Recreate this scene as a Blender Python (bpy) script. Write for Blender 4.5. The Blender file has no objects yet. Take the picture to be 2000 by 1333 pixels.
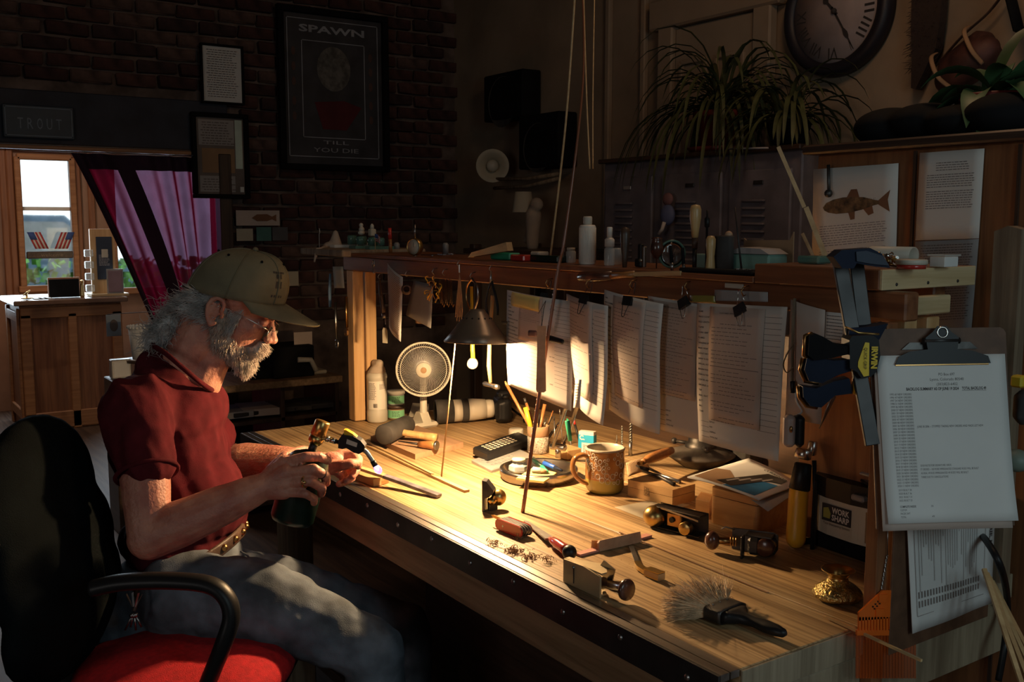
import bpy, bmesh, math, random
from mathutils import Vector as V, Matrix, Euler, Quaternion, noise
import numpy as np
from math import cos, sin
rad_ = math.radians; RNG = random.Random
R = RNG(7)
sc = bpy.context.scene
COL = sc.collection
PI = math.pi

# ------------------------------------------------------------------ camera
FPX = 1955.0; PXC, PYC = 1000.0, 666.5
PITCH = math.atan(233 / FPX); ANG = rad_(34.3)
CAMP = V((0, 0, 1.47))
HV = V((-cos(ANG), sin(ANG), 0)); RV = V((sin(ANG), cos(ANG), 0)); ZV = V((0, 0, 1))
FW = HV * cos(PITCH) - ZV * sin(PITCH); UP = HV * sin(PITCH) + ZV * cos(PITCH)
cam = bpy.data.cameras.new('camera'); camo = bpy.data.objects.new('camera', cam); COL.objects.link(camo)
cam.sensor_width = 36; cam.lens = FPX / 2000 * 36; cam.clip_start = .02; cam.clip_end = 100
camo.matrix_world = Matrix(((RV.x, UP.x, -FW.x, CAMP.x), (RV.y, UP.y, -FW.y, CAMP.y), (RV.z, UP.z, -FW.z, CAMP.z), (0, 0, 0, 1)))
sc.camera = camo

# ------------------------------------------------------------------ world, lights, exposure
sc.view_settings.view_transform = 'Standard'; sc.view_settings.look = 'None'
sc.view_settings.exposure = 0.0; sc.view_settings.gamma = 1; sc.view_settings.use_curve_mapping = False
w = bpy.data.worlds.new('sky'); sc.world = w; w.use_nodes = True
wn = w.node_tree.nodes; wl = w.node_tree.links
bgn = wn['Background']; bgn.inputs[0].default_value = (.80, .93, 1.0, 1); bgn.inputs[1].default_value = 2.6
sc.cycles.max_bounces = 7; sc.cycles.diffuse_bounces = 4; sc.cycles.glossy_bounces = 3; sc.cycles.transparent_max_bounces = 10
sc.cycles.sample_clamp_indirect = 4; sc.cycles.use_denoising = True; sc.cycles.caustics_reflective = False; sc.cycles.caustics_refractive = False

def light(name, kind, loc, energy, col, size=.1, to=None, sizey=None, spread=None):
    l = bpy.data.lights.new(name, kind); l.energy = energy; l.color = col
    if kind == 'AREA':
        l.size = size
        if sizey: l.shape = 'RECTANGLE'; l.size_y = sizey
        if spread: l.spread = rad_(spread)
    else: l.shadow_soft_size = size
    o = bpy.data.objects.new(name, l); COL.objects.link(o); o.location = loc
    if to is not None: o.rotation_euler = (V(to) - V(loc)).to_track_quat('-Z', 'Y').to_euler()
    return o
# daylight through the shop window beyond the doorway, then four added fill lights
light('shop_window_daylight', 'AREA', (-8.35, 1.6, 1.45), 42, (.72, .88, 1.0), 1.6, to=(-4, .9, 1.0), sizey=1.3)
light('front_warm_fill', 'AREA', (.2, -2.7, 1.7), 10, (.96, .88, .82), 1.2, to=(-1.4, 1, .8), sizey=1.2)  # added fill from the front, lifts the papers and bench apron
light('clipboard_cool_fill', 'AREA', (1.1, .9, 1.85), 7.5, (.72, .94, 1.0), .8, to=(-.95, 1.55, 1.15), sizey=.8)  # added cool fill aimed at the clipboards, no window stands here
light('back_wall_warm_fill', 'POINT', (-1.5, 2.0, 3.0), 15, (1.0, .60, .34), .2)  # added warm fill to brighten the plaster wall, no fixture
light('shop_room_fill', 'POINT', (-7.0, .7, 2.8), 42, (1.0, .76, .62), .2)  # added fill to brighten the shop wall and counter

# ------------------------------------------------------------------ pixel geometry (for measuring only)
def ray(x, y): return FW + RV * ((x - PXC) / FPX) + UP * ((PYC - y) / FPX)
BT = .82
def T(x, y, z=BT):
    d = ray(x, y); return CAMP + d * ((z - CAMP.z) / d.z)
def PX(x, y, X): d = ray(x, y); return CAMP + d * (X / d.x)
def PY(x, y, Y): d = ray(x, y); return CAMP + d * (Y / d.y)
def D(x, y, dd): return CAMP + ray(x, y) * dd
def colm(x, Y, z):
    y = 600
    for _ in range(8):
        p = PY(x, y, Y); v = p - CAMP; y += (p.z - z) * FPX / v.dot(FW)
    return PY(x, y, Y)

# ------------------------------------------------------------------ materials
def mat(name, col, rough=.6, metal=0, bump=0, bscale=60, var=.12, vscale=8, stretch=(1, 1, 1), emit=None, estr=0, trans=0, spec=None, sheen=0, alpha=1, sss=0, coat=0, col2=None, detail=3):
    m = bpy.data.materials.new(name); m.use_nodes = True
    nt = m.node_tree; n = nt.nodes; l = nt.links; b = n['Principled BSDF']
    tc = n.new('ShaderNodeTexCoord'); mp = n.new('ShaderNodeMapping'); mp.inputs['Scale'].default_value = stretch
    l.new(tc.outputs['Object'], mp.inputs[0])
    nz = n.new('ShaderNodeTexNoise'); nz.inputs['Scale'].default_value = vscale; nz.inputs['Detail'].default_value = detail
    l.new(mp.outputs[0], nz.inputs['Vector'])
    cr = n.new('ShaderNodeValToRGB'); cr.color_ramp.elements[0].position = .32; cr.color_ramp.elements[1].position = .68
    c = V(col[:3]); lo = c * (1 - var * 1.6) if col2 is None else V(col2); hi = c * (1 + var)
    cr.color_ramp.elements[0].color = (*[max(0, x) for x in lo], 1); cr.color_ramp.elements[1].color = (*[min(1, x) for x in hi], 1)
    l.new(nz.outputs['Fac'], cr.inputs[0]); l.new(cr.outputs[0], b.inputs['Base Color'])
    b.inputs['Roughness'].default_value = rough; b.inputs['Metallic'].default_value = metal
    if spec is not None: b.inputs['Specular IOR Level'].default_value = spec
    if sheen: b.inputs['Sheen Weight'].default_value = sheen
    if coat: b.inputs['Coat Weight'].default_value = coat
    if sss: b.inputs['Subsurface Weight'].default_value = sss; b.inputs['Subsurface Radius'].default_value = (1, .3, .15); b.inputs['Subsurface Scale'].default_value = .01
    if emit: b.inputs['Emission Color'].default_value = (*emit, 1); b.inputs['Emission Strength'].default_value = estr
    if trans: b.inputs['Transmission Weight'].default_value = trans
    if alpha < 1: b.inputs['Alpha'].default_value = alpha
    if bump:
        nb = n.new('ShaderNodeTexNoise'); nb.inputs['Scale'].default_value = bscale; nb.inputs['Detail'].default_value = 4
        l.new(mp.outputs[0], nb.inputs['Vector'])
        bp = n.new('ShaderNodeBump'); bp.inputs['Strength'].default_value = bump; bp.inputs['Distance'].default_value = .004
        l.new(nb.outputs['Fac'], bp.inputs['Height']); l.new(bp.outputs[0], b.inputs['Normal'])
    return m
def wood(name, c1, c2, axis=0, rough=.55, scale=1.0, bump=.25, lines=0, knots=True):
    """grain runs along the object axis given"""
    m = bpy.data.materials.new(name); m.use_nodes = True
    nt = m.node_tree; n = nt.nodes; l = nt.links; b = n['Principled BSDF']
    tc = n.new('ShaderNodeTexCoord'); mp = n.new('ShaderNodeMapping')
    s = [26, 26, 26]; s[axis] = 1.3; mp.inputs['Scale'].default_value = [x * scale for x in s]
    l.new(tc.outputs['Object'], mp.inputs[0])
    nz = n.new('ShaderNodeTexNoise'); nz.inputs['Scale'].default_value = 1.6; nz.inputs['Detail'].default_value = 7; nz.inputs['Roughness'].default_value = .62
    nz.inputs['Distortion'].default_value = .35
    l.new(mp.outputs[0], nz.inputs['Vector'])
    cr = n.new('ShaderNodeValToRGB'); e = cr.color_ramp.elements
    e[0].position = .36; e[0].color = (*c2, 1); e[1].position = .62; e[1].color = (*c1, 1)
    l.new(nz.outputs['Fac'], cr.inputs[0])
    fac = nz.outputs['Fac']; outc = cr.outputs[0]
    if lines:
        mp2 = n.new('ShaderNodeMapping'); s2 = [lines] * 3; s2[axis] = lines * .012; mp2.inputs['Scale'].default_value = s2
        l.new(tc.outputs['Object'], mp2.inputs[0])
        n2 = n.new('ShaderNodeTexNoise'); n2.inputs['Scale'].default_value = 1; n2.inputs['Detail'].default_value = 2
        l.new(mp2.outputs[0], n2.inputs['Vector'])
        c2r = n.new('ShaderNodeValToRGB'); q = c2r.color_ramp.elements; q[0].position = .36; q[0].color = (.42, .36, .30, 1); q[1].position = .54; q[1].color = (1, 1, 1, 1)
        l.new(n2.outputs['Fac'], c2r.inputs[0])
        mx = n.new('ShaderNodeMix'); mx.data_type = 'RGBA'; mx.blend_type = 'MULTIPLY'; mx.inputs[0].default_value = .8
        l.new(outc, mx.inputs[6]); l.new(c2r.outputs[0], mx.inputs[7]); outc = mx.outputs[2]
        # worn, dirty patches
        n3 = n.new('ShaderNodeTexNoise'); n3.inputs['Scale'].default_value = 5; n3.inputs['Detail'].default_value = 6
        l.new(tc.outputs['Object'], n3.inputs['Vector'])
        c3 = n.new('ShaderNodeValToRGB'); q = c3.color_ramp.elements; q[0].position = .35; q[0].color = (.66, .60, .55, 1); q[1].position = .6; q[1].color = (1, 1, 1, 1)
        l.new(n3.outputs['Fac'], c3.inputs[0])
        mx2 = n.new('ShaderNodeMix'); mx2.data_type = 'RGBA'; mx2.blend_type = 'MULTIPLY'; mx2.inputs[0].default_value = .7
        l.new(outc, mx2.inputs[6]); l.new(c3.outputs[0], mx2.inputs[7]); outc = mx2.outputs[2]
        fac = n2.outputs['Fac']
    l.new(outc, b.inputs['Base Color']); b.inputs['Roughness'].default_value = rough
    bp = n.new('ShaderNodeBump'); bp.inputs['Strength'].default_value = bump; bp.inputs['Distance'].default_value = .003
    l.new(fac, bp.inputs['Height']); l.new(bp.outputs[0], b.inputs['Normal'])
    return m

M = {}
M['plaster'] = mat('plaster', (.30, .225, .155), .85, var=.14, vscale=3, bump=.4, bscale=25)
M['mortar'] = mat('mortar', (.16, .115, .095), .95, var=.3, vscale=9, bump=.6, bscale=40)
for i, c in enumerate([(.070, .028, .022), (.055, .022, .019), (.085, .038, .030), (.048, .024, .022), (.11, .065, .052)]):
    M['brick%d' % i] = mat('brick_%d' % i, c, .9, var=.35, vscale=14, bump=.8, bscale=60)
M['header'] = mat('header_board', (.030, .034, .05), .7, var=.2)
M['floor'] = wood('floorboards', (.11, .065, .04), (.05, .028, .018), 0, .6)
M['ceiling'] = mat('ceiling_paint', (.16, .13, .10), .9)
M['darkwall'] = mat('dark_wall', (.10, .075, .06), .9)
M['shopwall'] = mat('shop_wall', (.34, .20, .13), .8, var=.08)
M['doorpaint'] = mat('door_paint', (.33, .25, .175), .7, var=.08, vscale=4)
M['benchtop'] = wood('bench_top_planks', (.62, .43, .22), (.44, .285, .135), 0, .48, lines=150, bump=.30)
M['benchend'] = wood('bench_end_grain', (.40, .33, .22), (.24, .19, .12), 2, .6)
M['apron'] = wood('bench_apron', (.36, .23, .125), (.20, .12, .06), 0, .55)
M['steelstrip'] = mat('steel_strip', (.42, .38, .34), .34, 1, var=.25, vscale=5, stretch=(.3, 6, 6), bump=.05)
M['darksteel'] = mat('dark_steel', (.05, .047, .046), .45, .6, var=.3, vscale=12)
M['pine_y'] = wood('pine', (.66, .42, .20), (.50, .29, .12), 2, .5)
M['pine_x'] = wood('pine_lying', (.60, .40, .20), (.45, .27, .12), 0, .5)
M['pine_yy'] = wood('pine_across', (.66, .52, .30), (.50, .37, .19), 1, .55, scale=1.4)
M['mahog'] = wood('mahogany', (.26, .105, .045), (.15, .055, .025), 0, .42)
M['mahog_z'] = wood('mahogany_upright', (.30, .125, .05), (.18, .07, .03), 2, .42)
M['oak'] = wood('oak_cabinet', (.30, .125, .055), (.18, .07, .032), 2, .5)
M['oak_l'] = wood('oak_cabinet_light', (.40, .19, .08), (.28, .12, .05), 1, .5)
M['oldwood'] = wood('old_wood', (.30, .23, .15), (.16, .11, .07), 2, .75)
M['darkwood'] = wood('dark_wood', (.085, .05, .032), (.045, .026, .018), 0, .4)
M['darkwood_z'] = wood('dark_wood_upright', (.085, .05, .032), (.045, .026, .018), 2, .4)
M['boxwood'] = wood('box_wood', (.58, .37, .17), (.46, .28, .12), 0, .5, scale=.7)
M['redbox'] = wood('cherry_box', (.58, .31, .12), (.44, .21, .075), 0, .4)
M['bamboo'] = wood('bamboo', (.62, .44, .22), (.46, .30, .14), 0, .4)
M['block'] = wood('chopping_board', (.48, .29, .17), (.36, .21, .12), 0, .6)
M['hammerwood'] = wood('hammer_handle', (.60, .40, .17), (.42, .25, .10), 2, .35)
M['handle_red'] = mat('red_lacquer', (.42, .03, .02), .25, var=.1, coat=.5)
M['handle_or'] = wood('turned_handle', (.42, .19, .06), (.26, .10, .035), 0, .35)
M['rosewood'] = mat('rosewood', (.09, .035, .022), .25, var=.3, vscale=30, coat=.4)
M['black'] = mat('black_plastic', (.012, .012, .013), .42, var=.1, spec=.3)
M['blackmatte'] = mat('black_matte', (.010, .010, .011), .85, var=.2, spec=.12)
M['rubber'] = mat('black_rubber', (.045, .040, .036), .8, var=.3, vscale=20)
M['chrome'] = mat('chrome', (.68, .66, .62), .24, 1, var=.06)
M['steel'] = mat('steel', (.40, .39, .38), .32, 1, var=.2, vscale=20)
M['iron'] = mat('cast_iron', (.10, .095, .09), .45, .8, var=.35, vscale=20, bump=.1)
M['brass'] = mat('brass', (.58, .38, .13), .32, 1, var=.18, vscale=16)
M['dullbrass'] = mat('dull_brass', (.62, .50, .30), .5, .55, var=.12, vscale=14)
M['pinkwood'] = mat('pink_wood', (.52, .24, .19), .6, var=.1)
M['bronze'] = mat('bronze', (.46, .26, .10), .3, 1, var=.2, vscale=18)
M['hbrass'] = mat('hammered_brass', (.55, .40, .15), .25, 1, var=.2, vscale=60, bump=1.0, bscale=160)
M['gold'] = mat('gold', (.85, .62, .28), .2, 1)
M['white'] = mat('white_plastic', (.74, .70, .62), .4, var=.04)
M['offwhite'] = mat('aged_white', (.56, .52, .43), .5, var=.10)
M['grey'] = mat('grey_plastic', (.26, .26, .26), .4)
M['silver'] = mat('silver_plastic', (.48, .47, .45), .35, .4)
M['green'] = mat('green_label', (.22, .56, .30), .5, var=.05)
M['bottle_green'] = mat('bottle_green', (.003, .018, .012), .30, var=.2, coat=.3)
M['red'] = mat('red_plastic', (.55, .04, .03), .35)
M['yellow'] = mat('yellow_plastic', (.80, .58, .04), .4)
M['orange'] = mat('orange_plastic', (.82, .15, .015), .35, var=.05)
M['amberyellow'] = mat('amber_yellow', (.85, .46, .03), .4, var=.08)
M['blue'] = mat('blue_plastic', (.02, .09, .42), .4)
M['navy'] = mat('navy_plastic', (.010, .016, .036), .6, var=.2, spec=.15)
M['cyan'] = mat('cyan_print', (.02, .36, .62), .5)
M['tealgreen'] = mat('teal_green', (.03, .36, .20), .4)
M['paper'] = mat('paper', (.70, .66, .61), .8, var=.03, vscale=6)
M['paper_tan'] = mat('paper_tan', (.56, .46, .40), .8, var=.05, vscale=6)
M['paper_cool'] = mat('paper_cool', (.74, .75, .73), .8, var=.03)
M['papergrey'] = mat('paper_grey', (.38, .36, .35), .85, var=.04)
M['ink'] = mat('ink', (.035, .03, .03), .8)
M['inkgrey'] = mat('ink_grey', (.16, .13, .12), .8)
M['inklight'] = mat('ink_light', (.28, .25, .24), .8)
M['kraft'] = mat('kraft', (.36, .22, .12), .85, var=.1)
M['sand'] = mat('sandpaper', (.42, .29, .17), .95, var=.1, bump=.5, bscale=400)
M['yellownote'] = mat('yellow_note', (.72, .58, .20), .8, var=.04)
M['notepaper'] = mat('note_paper', (.52, .47, .36), .85, var=.05)
M['locker'] = mat('locker_enamel', (.20, .18, .20), .55, .1, var=.15, vscale=10)
M['glass'] = mat('clear_glass', (.9, .95, .93), .05, trans=1)
M['greenglass'] = mat('green_glass', (.10, .22, .18), .12, alpha=.75)
M['smoke'] = mat('smoke_plastic', (.16, .14, .12), .2, alpha=.15)
M['orange_shaded'] = mat('orange_translucent_shaded', (.60, .10, .012), .35, alpha=.5)  # see-through orange, darkened to paint the shade on the lower comb
M['clearplastic'] = mat('clear_plastic', (.75, .80, .78), .15, alpha=.45)
M['skin'] = mat('skin', (.50, .235, .16), .5, var=.22, vscale=22, sss=.12, bump=.5, bscale=160, col2=(.40, .14, .10))
M['nail'] = mat('fingernail', (.60, .36, .27), .3)
M['shirt'] = mat('maroon_cotton', (.092, .010, .015), .95, var=.15, vscale=30, spec=.15, bump=.2, bscale=500)
M['denim'] = mat('denim', (.13, .155, .19), .9, var=.35, vscale=14, bump=.35, bscale=500)
M['capcloth'] = mat('cap_canvas', (.20, .175, .105), .9, var=.14, vscale=14, bump=.3, bscale=500)
M['hair'] = mat('grey_hair', (.56, .54, .52), .6, var=.25, vscale=40)
M['beard'] = mat('white_beard', (.60, .50, .42), .7, var=.2, vscale=60)
M['brow'] = mat('eyebrow', (.30, .22, .17), .8)
M['eye'] = mat('eye_white', (.62, .55, .50), .2)
M['iris'] = mat('iris', (.03, .03, .035), .2)
M['leather'] = mat('leather', (.085, .045, .028), .5, var=.3, vscale=20, bump=.4, bscale=120)
M['redcloth'] = mat('red_seat_cloth', (.50, .008, .015), .9, var=.15, vscale=80, bump=.5, bscale=400)
M['chaircloth'] = mat('black_seat_cloth', (.004, .006, .007), .95, var=.3, spec=.08, bump=.3, bscale=400)
M['curtain'] = mat('sheer_curtain', (.26, .012, .05), .9, var=.15, vscale=30)
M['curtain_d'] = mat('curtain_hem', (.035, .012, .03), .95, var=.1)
M['terracotta'] = mat('red_glazed_pot', (.16, .022, .018), .5)
M['leafdark'] = mat('spider_leaf', (.075, .085, .030), .6, var=.3, vscale=12)
M['leaf'] = mat('leaf_green', (.05, .12, .045), .5, var=.3)
M['bulb'] = mat('bulb_glow', (1, .9, .7), .5, emit=(1, .72, .36), estr=60)
M['shade'] = mat('lamp_enamel', (.17, .135, .10), .34, .35, var=.1, vscale=20)
M['shade_in'] = mat('lamp_enamel_inside', (.75, .70, .60), .5)
M['mug'] = mat('mug_glaze', (.34, .15, .045), .16, var=.35, vscale=9, coat=.6)
M['mugrim'] = mat('mug_grey_glaze', (.40, .36, .29), .3, var=.1)
M['muggreen'] = mat('mug_green_glaze', (.36, .30, .07), .2, var=.2, coat=.5)
M['hide'] = mat('clipboard_board', (.13, .065, .035), .6, var=.15, vscale=40)
M['bristle'] = mat('bristle', (.70, .50, .30), .7, var=.25, vscale=50)
M['cloth'] = mat('rag_cloth', (.46, .37, .29), .95, var=.12, bump=.4, bscale=120)
M['shaving'] = mat('wood_shavings', (.34, .17, .08), .8, var=.3)
M['flame'] = mat('flame', (.3, .2, .9), .5, emit=(.42, .28, 1.0), estr=1.6, alpha=.5)
M['flamecore'] = mat('flame_core', (.8, .8, 1), .5, emit=(.80, .72, 1.0), estr=2.6)
M['navyred'] = mat('flag_red', (.45, .05, .05), .8)
M['flagblue'] = mat('flag_blue', (.05, .10, .30), .8)
M['camera_w'] = mat('lens_beige', (.52, .47, .38), .45, var=.05)
M['hedge'] = mat('hedge_leaves', (.10, .30, .05), .7, var=.5, vscale=9)
M['asphalt'] = mat('asphalt', (.22, .24, .26), .8)
M['carblue'] = mat('car_paint', (.09, .15, .22), .3)

# ------------------------------------------------------------------ mesh helper
def Mz(a, b, up=None):
    """matrix whose z axis runs from a to b, origin at a"""
    a = V(a); z = (V(b) - a).normalized()
    u = V(up) if up is not None else (V((0, 0, 1)) if abs(z.z) < .95 else V((1, 0, 0)))
    x = u.cross(z).normalized(); y = z.cross(x)
    return Matrix(((x.x, y.x, z.x, a.x), (x.y, y.y, z.y, a.y), (x.z, y.z, z.z, a.z), (0, 0, 0, 1)))
def Tm(p, rz=0, rx=0, ry=0): return Matrix.Translation(V(p)) @ Euler((rx, ry, rz)).to_matrix().to_4x4()

class MB:
    def __init__(s): s.v = []; s.f = []; s.fm = []; s.mi = 0; s.sm = []; s.smooth = True
    def add(s, vs, fs, m=None, smooth=None):
        o = len(s.v); s.v += [tuple(m @ V(p)) if m is not None else tuple(p) for p in vs]
        s.f += [tuple(i + o for i in f) for f in fs]; s.fm += [s.mi] * len(fs); s.sm += [s.smooth if smooth is None else smooth] * len(fs)
        return s
    def box(s, size, c=(0, 0, 0), m=None, bev=0):
        sx, sy, sz = [x / 2 for x in size]; cx, cy, cz = c
        b = min(bev, sx * .9, sy * .9, sz * .9)
        if b <= 0:
            vs = [(cx + i * sx, cy + j * sy, cz + k * sz) for i in (-1, 1) for j in (-1, 1) for k in (-1, 1)]
            fs = [(0, 1, 3, 2), (4, 6, 7, 5), (0, 4, 5, 1), (2, 3, 7, 6), (0, 2, 6, 4), (1, 5, 7, 3)]
            return s.add(vs, fs, m, False)
        vs = []; idx = {}
        for i in (-1, 1):
            for j in (-1, 1):
                for k in (-1, 1):
                    for a in range(3):
                        p = [i * (sx - b), j * (sy - b), k * (sz - b)]
                        p[a] = (i * sx, j * sy, k * sz)[a]
                        idx[(i, j, k, a)] = len(vs); vs.append((cx + p[0], cy + p[1], cz + p[2]))
        fs = []
        for a in range(3):
            o = [q for q in range(3) if q != a]
            for sg in (-1, 1):
                q = []
                for u, w_ in ((-1, -1), (1, -1), (1, 1), (-1, 1)):
                    t = [0, 0, 0]; t[a] = sg; t[o[0]] = u; t[o[1]] = w_; q.append(idx[(*t, a)])
                fs.append(tuple(q))
            for u in (-1, 1):
                for w_ in (-1, 1):
                    t0 = [0, 0, 0]; t0[a] = -1; t0[o[0]] = u; t0[o[1]] = w_; t1 = list(t0); t1[a] = 1
                    fs.append((idx[(*t0, o[0])], idx[(*t1, o[0])], idx[(*t1, o[1])], idx[(*t0, o[1])]))
        for i in (-1, 1):
            for j in (-1, 1):
                for k in (-1, 1): fs.append(tuple(idx[(i, j, k, a)] for a in range(3)))
        return s.add(vs, fs, m, False)
    def lathe(s, prof, m=None, n=24, arc=None, smooth=True):
        vs = []; fs = []; rings = []
        for r, z in prof:
            if r < 1e-6: rings.append([len(vs)]); vs.append((0, 0, z))
            else:
                rings.append(list(range(len(vs), len(vs) + n)))
                vs += [(r * cos(2 * PI * i / n), r * sin(2 * PI * i / n), z) for i in range(n)]
        for a, b in zip(rings, rings[1:]):
            if len(a) == 1 and len(b) == 1: continue
            for i in range(n):
                j = (i + 1) % n
                if len(a) == 1: fs.append((a[0], b[j], b[i]))
                elif len(b) == 1: fs.append((a[i], a[j], b[0]))
                else: fs.append((a[i], a[j], b[j], b[i]))
        return s.add(vs, fs, m, smooth)
    def cyl(s, a, b, r, r2=None, n=16, cap=True, bev=0):
        r2 = r if r2 is None else r2; L = (V(b) - V(a)).length; m = Mz(a, b)
        if bev: pr = [(0, 0), (r - bev, 0), (r, bev), (r2, L - bev), (r2 - bev, L), (0, L)]
        else: pr = ([(0, 0)] if cap else []) + [(r, 0), (r2, L)] + ([(0, L)] if cap else [])
        o = len(s.f); s.lathe(pr, m, n)
        if cap and not bev:
            for i in range(o, o + n): s.sm[i] = False
            for i in range(len(s.f) - n, len(s.f)): s.sm[i] = False
        return s
    def ball(s, c, r, n=16, m=None):
        rr = (r, r, r) if not hasattr(r, '__len__') else r
        k = n // 2
        pr = [(sin(PI * i / k), -cos(PI * i / k)) for i in range(k + 1)]
        pr[0] = (0, -1); pr[-1] = (0, 1)
        mm = Matrix.Translation(V(c)) @ (m if m is not None else Matrix()) @ Matrix.Diagonal((*rr, 1))
        return s.lathe(pr, mm, n)
    def tube(s, pts, r, n=10, cap=True, flat=None, closed=False):
        pts = [V(p) for p in pts]; N = len(pts); rs = r if hasattr(r, '__len__') else [r] * N
        vs = []; fs = []; up = None
        for i, p in enumerate(pts):
            if closed: t = pts[(i + 1) % N] - pts[i - 1]
            else: t = pts[min(i + 1, N - 1)] - pts[max(i - 1, 0)]
            t = t.normalized() if t.length > 1e-9 else V((0, 0, 1))
            if up is None: up = V((0, 0, 1)) if abs(t.z) < .9 else V((1, 0, 0))
            x = up.cross(t)
            if x.length < 1e-5: x = V((1, 0, 0)).cross(t)
            x.normalize(); y = t.cross(x); up = y
            fx, fy = flat if flat else (1, 1)
            for k in range(n):
                a = 2 * PI * k / n; vs.append(p + x * (rs[i] * fx * cos(a)) + y * (rs[i] * fy * sin(a)))
        for i in range(N if closed else N - 1):
            i2 = (i + 1) % N
            for k in range(n):
                k2 = (k + 1) % n; fs.append((i * n + k, i * n + k2, i2 * n + k2, i2 * n + k))
        if cap and not closed: fs.append(tuple(range(n))[::-1]); fs.append(tuple((N - 1) * n + k for k in range(n)))
        return s.add(vs, fs)
    def prism(s, pts, th, m=None, both=True, smooth=False):
        """outline in local x,y, extruded along local z from 0 to th"""
        n = len(pts); vs = [(x, y, 0) for x, y in pts] + [(x, y, th) for x, y in pts]
        fs = [tuple(range(n))[::-1], tuple(range(n, 2 * n))] + [(i, (i + 1) % n, n + (i + 1) % n, n + i) for i in range(n)]
        return s.add(vs, fs, m, smooth)
    def grid(s, f, nu, nv, smooth=True, th=0):
        """surface f(u,v)->point, optional thickness"""
        P = [[V(f(i / nu, j / nv)) for j in range(nv + 1)] for i in range(nu + 1)]
        vs = [p for row in P for p in row]; W = nv + 1
        fs = [(i * W + j, (i + 1) * W + j, (i + 1) * W + j + 1, i * W + j + 1) for i in range(nu) for j in range(nv)]
        if th:
            nn = []
            for i in range(nu + 1):
                for j in range(nv + 1):
                    du = P[min(i + 1, nu)][j] - P[max(i - 1, 0)][j]; dv = P[i][min(j + 1, nv)] - P[i][max(j - 1, 0)]
                    c = du.cross(dv); nn.append(c.normalized() if c.length > 1e-12 else V((0, 0, 1)))
            o = len(vs); vs += [p - q * th for p, q in zip(vs[:o], nn)]
            fs += [tuple(o + k for k in f_[::-1]) for f_ in fs]
            bd = [i * W for i in range(nu + 1)] + [nu * W + j for j in range(1, nv + 1)] + [i * W + nv for i in range(nu - 1, -1, -1)] + [j for j in range(nv - 1, 0, -1)]
            for k in range(len(bd)):
                a, b = bd[k], bd[(k + 1) % len(bd)]; fs.append((b, a, a + o, b + o))
        return s.add(vs, fs, None, smooth)
    def mesh(s, name, org=(0, 0, 0)):
        me = bpy.data.meshes.new(name); o = V(org)
        me.from_pydata([tuple(V(p) - o) for p in s.v], [], s.f)
        me.polygons.foreach_set('use_smooth', s.sm); me.polygons.foreach_set('material_index', s.fm)
        me.update(); return me

def wloc(o):
    p = V((0, 0, 0))
    while o is not None: p += o.location; o = o.parent
    return p
def obj(name, mb, m, parent=None, label=None, org=None):
    me = None; base = wloc(parent) if parent else None
    if parent is None:
        if org is None:
            a = np.array(mb.v); org = V(((a[:, 0].min() + a[:, 0].max()) / 2, (a[:, 1].min() + a[:, 1].max()) / 2, a[:, 2].min()))
        base = V(org)
    me = mb.mesh(name, base)
    for mm in (m if isinstance(m, (list, tuple)) else [m]): me.materials.append(M[mm] if isinstance(mm, str) else mm)
    o = bpy.data.objects.new(name, me); COL.objects.link(o)
    if parent is None: o.location = base
    else: o.parent = parent
    if label: o['label'] = label
    return o
def tag(o, label, cat, group=None, kind=None):
    o['label'] = label; o['category'] = cat
    if group: o['group'] = group
    if kind: o['kind'] = kind
    return o
def thing(name, label, cat, loc, group=None):
    o = bpy.data.objects.new(name, None); COL.objects.link(o); o.location = V(loc); o.empty_display_size = .05
    return tag(o, label, cat, group)
def single(name, mb, m, label, cat, group=None, org=None): return tag(obj(name, mb, m, None, None, org), label, cat, group)
def struct(name, mb, m, parent=None):
    o = obj(name, mb, m, parent)
    if parent is None: o['kind'] = 'structure'
    return o
def stuff(o): o['kind'] = 'stuff'; return o
def copy_tree(o, parent=None):
    c = o.copy(); COL.objects.link(c)
    if parent is not None: c.parent = parent
    for ch in list(o.children): copy_tree(ch, c)
    return c

# text ---------------------------------------------------------------
_tc = {}
def text_geo(s, bold=0):
    k = (s, bold)
    if k in _tc: return _tc[k]
    cu = bpy.data.curves.new('t', 'FONT'); cu.body = s; cu.size = 1; cu.resolution_u = 2; cu.offset = bold
    o = bpy.data.objects.new('t', cu); COL.objects.link(o)
    dg = bpy.context.evaluated_depsgraph_get(); me = bpy.data.meshes.new_from_object(o.evaluated_get(dg), depsgraph=dg)
    vs = [tuple(v.co) for v in me.vertices]; fs = [tuple(p.vertices) for p in me.polygons]
    bpy.data.objects.remove(o); bpy.data.curves.remove(cu); bpy.data.meshes.remove(me)
    if vs:
        x0 = min(v[0] for v in vs); x1 = max(v[0] for v in vs)
    else: x0 = 0; x1 = 1
    vs = [(v[0] - x0, v[1], 0) for v in vs]
    _tc[k] = (vs, fs, x1 - x0); return _tc[k]
def put_text(mb, s, h, fmap, x, y, width=None, align='L', bold=0):
    """h = letter size; fmap(x,y)->3d point ; x,y baseline start"""
    vs, fs, w0 = text_geo(s, bold); sx = h if width is None else width / w0
    W = w0 * sx; x0 = x - (W / 2 if align == 'C' else W if align == 'R' else 0)
    mb.add([fmap(x0 + v[0] * sx, y + v[1] * h) for v in vs], fs, None, False)
    return W
def plane_map(o, ux, uy, off=.0004):
    o = V(o); ux = V(ux).normalized(); uy = V(uy).normalized(); n = ux.cross(uy)
    return lambda x, y: o + ux * x + uy * y + n * off

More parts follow.
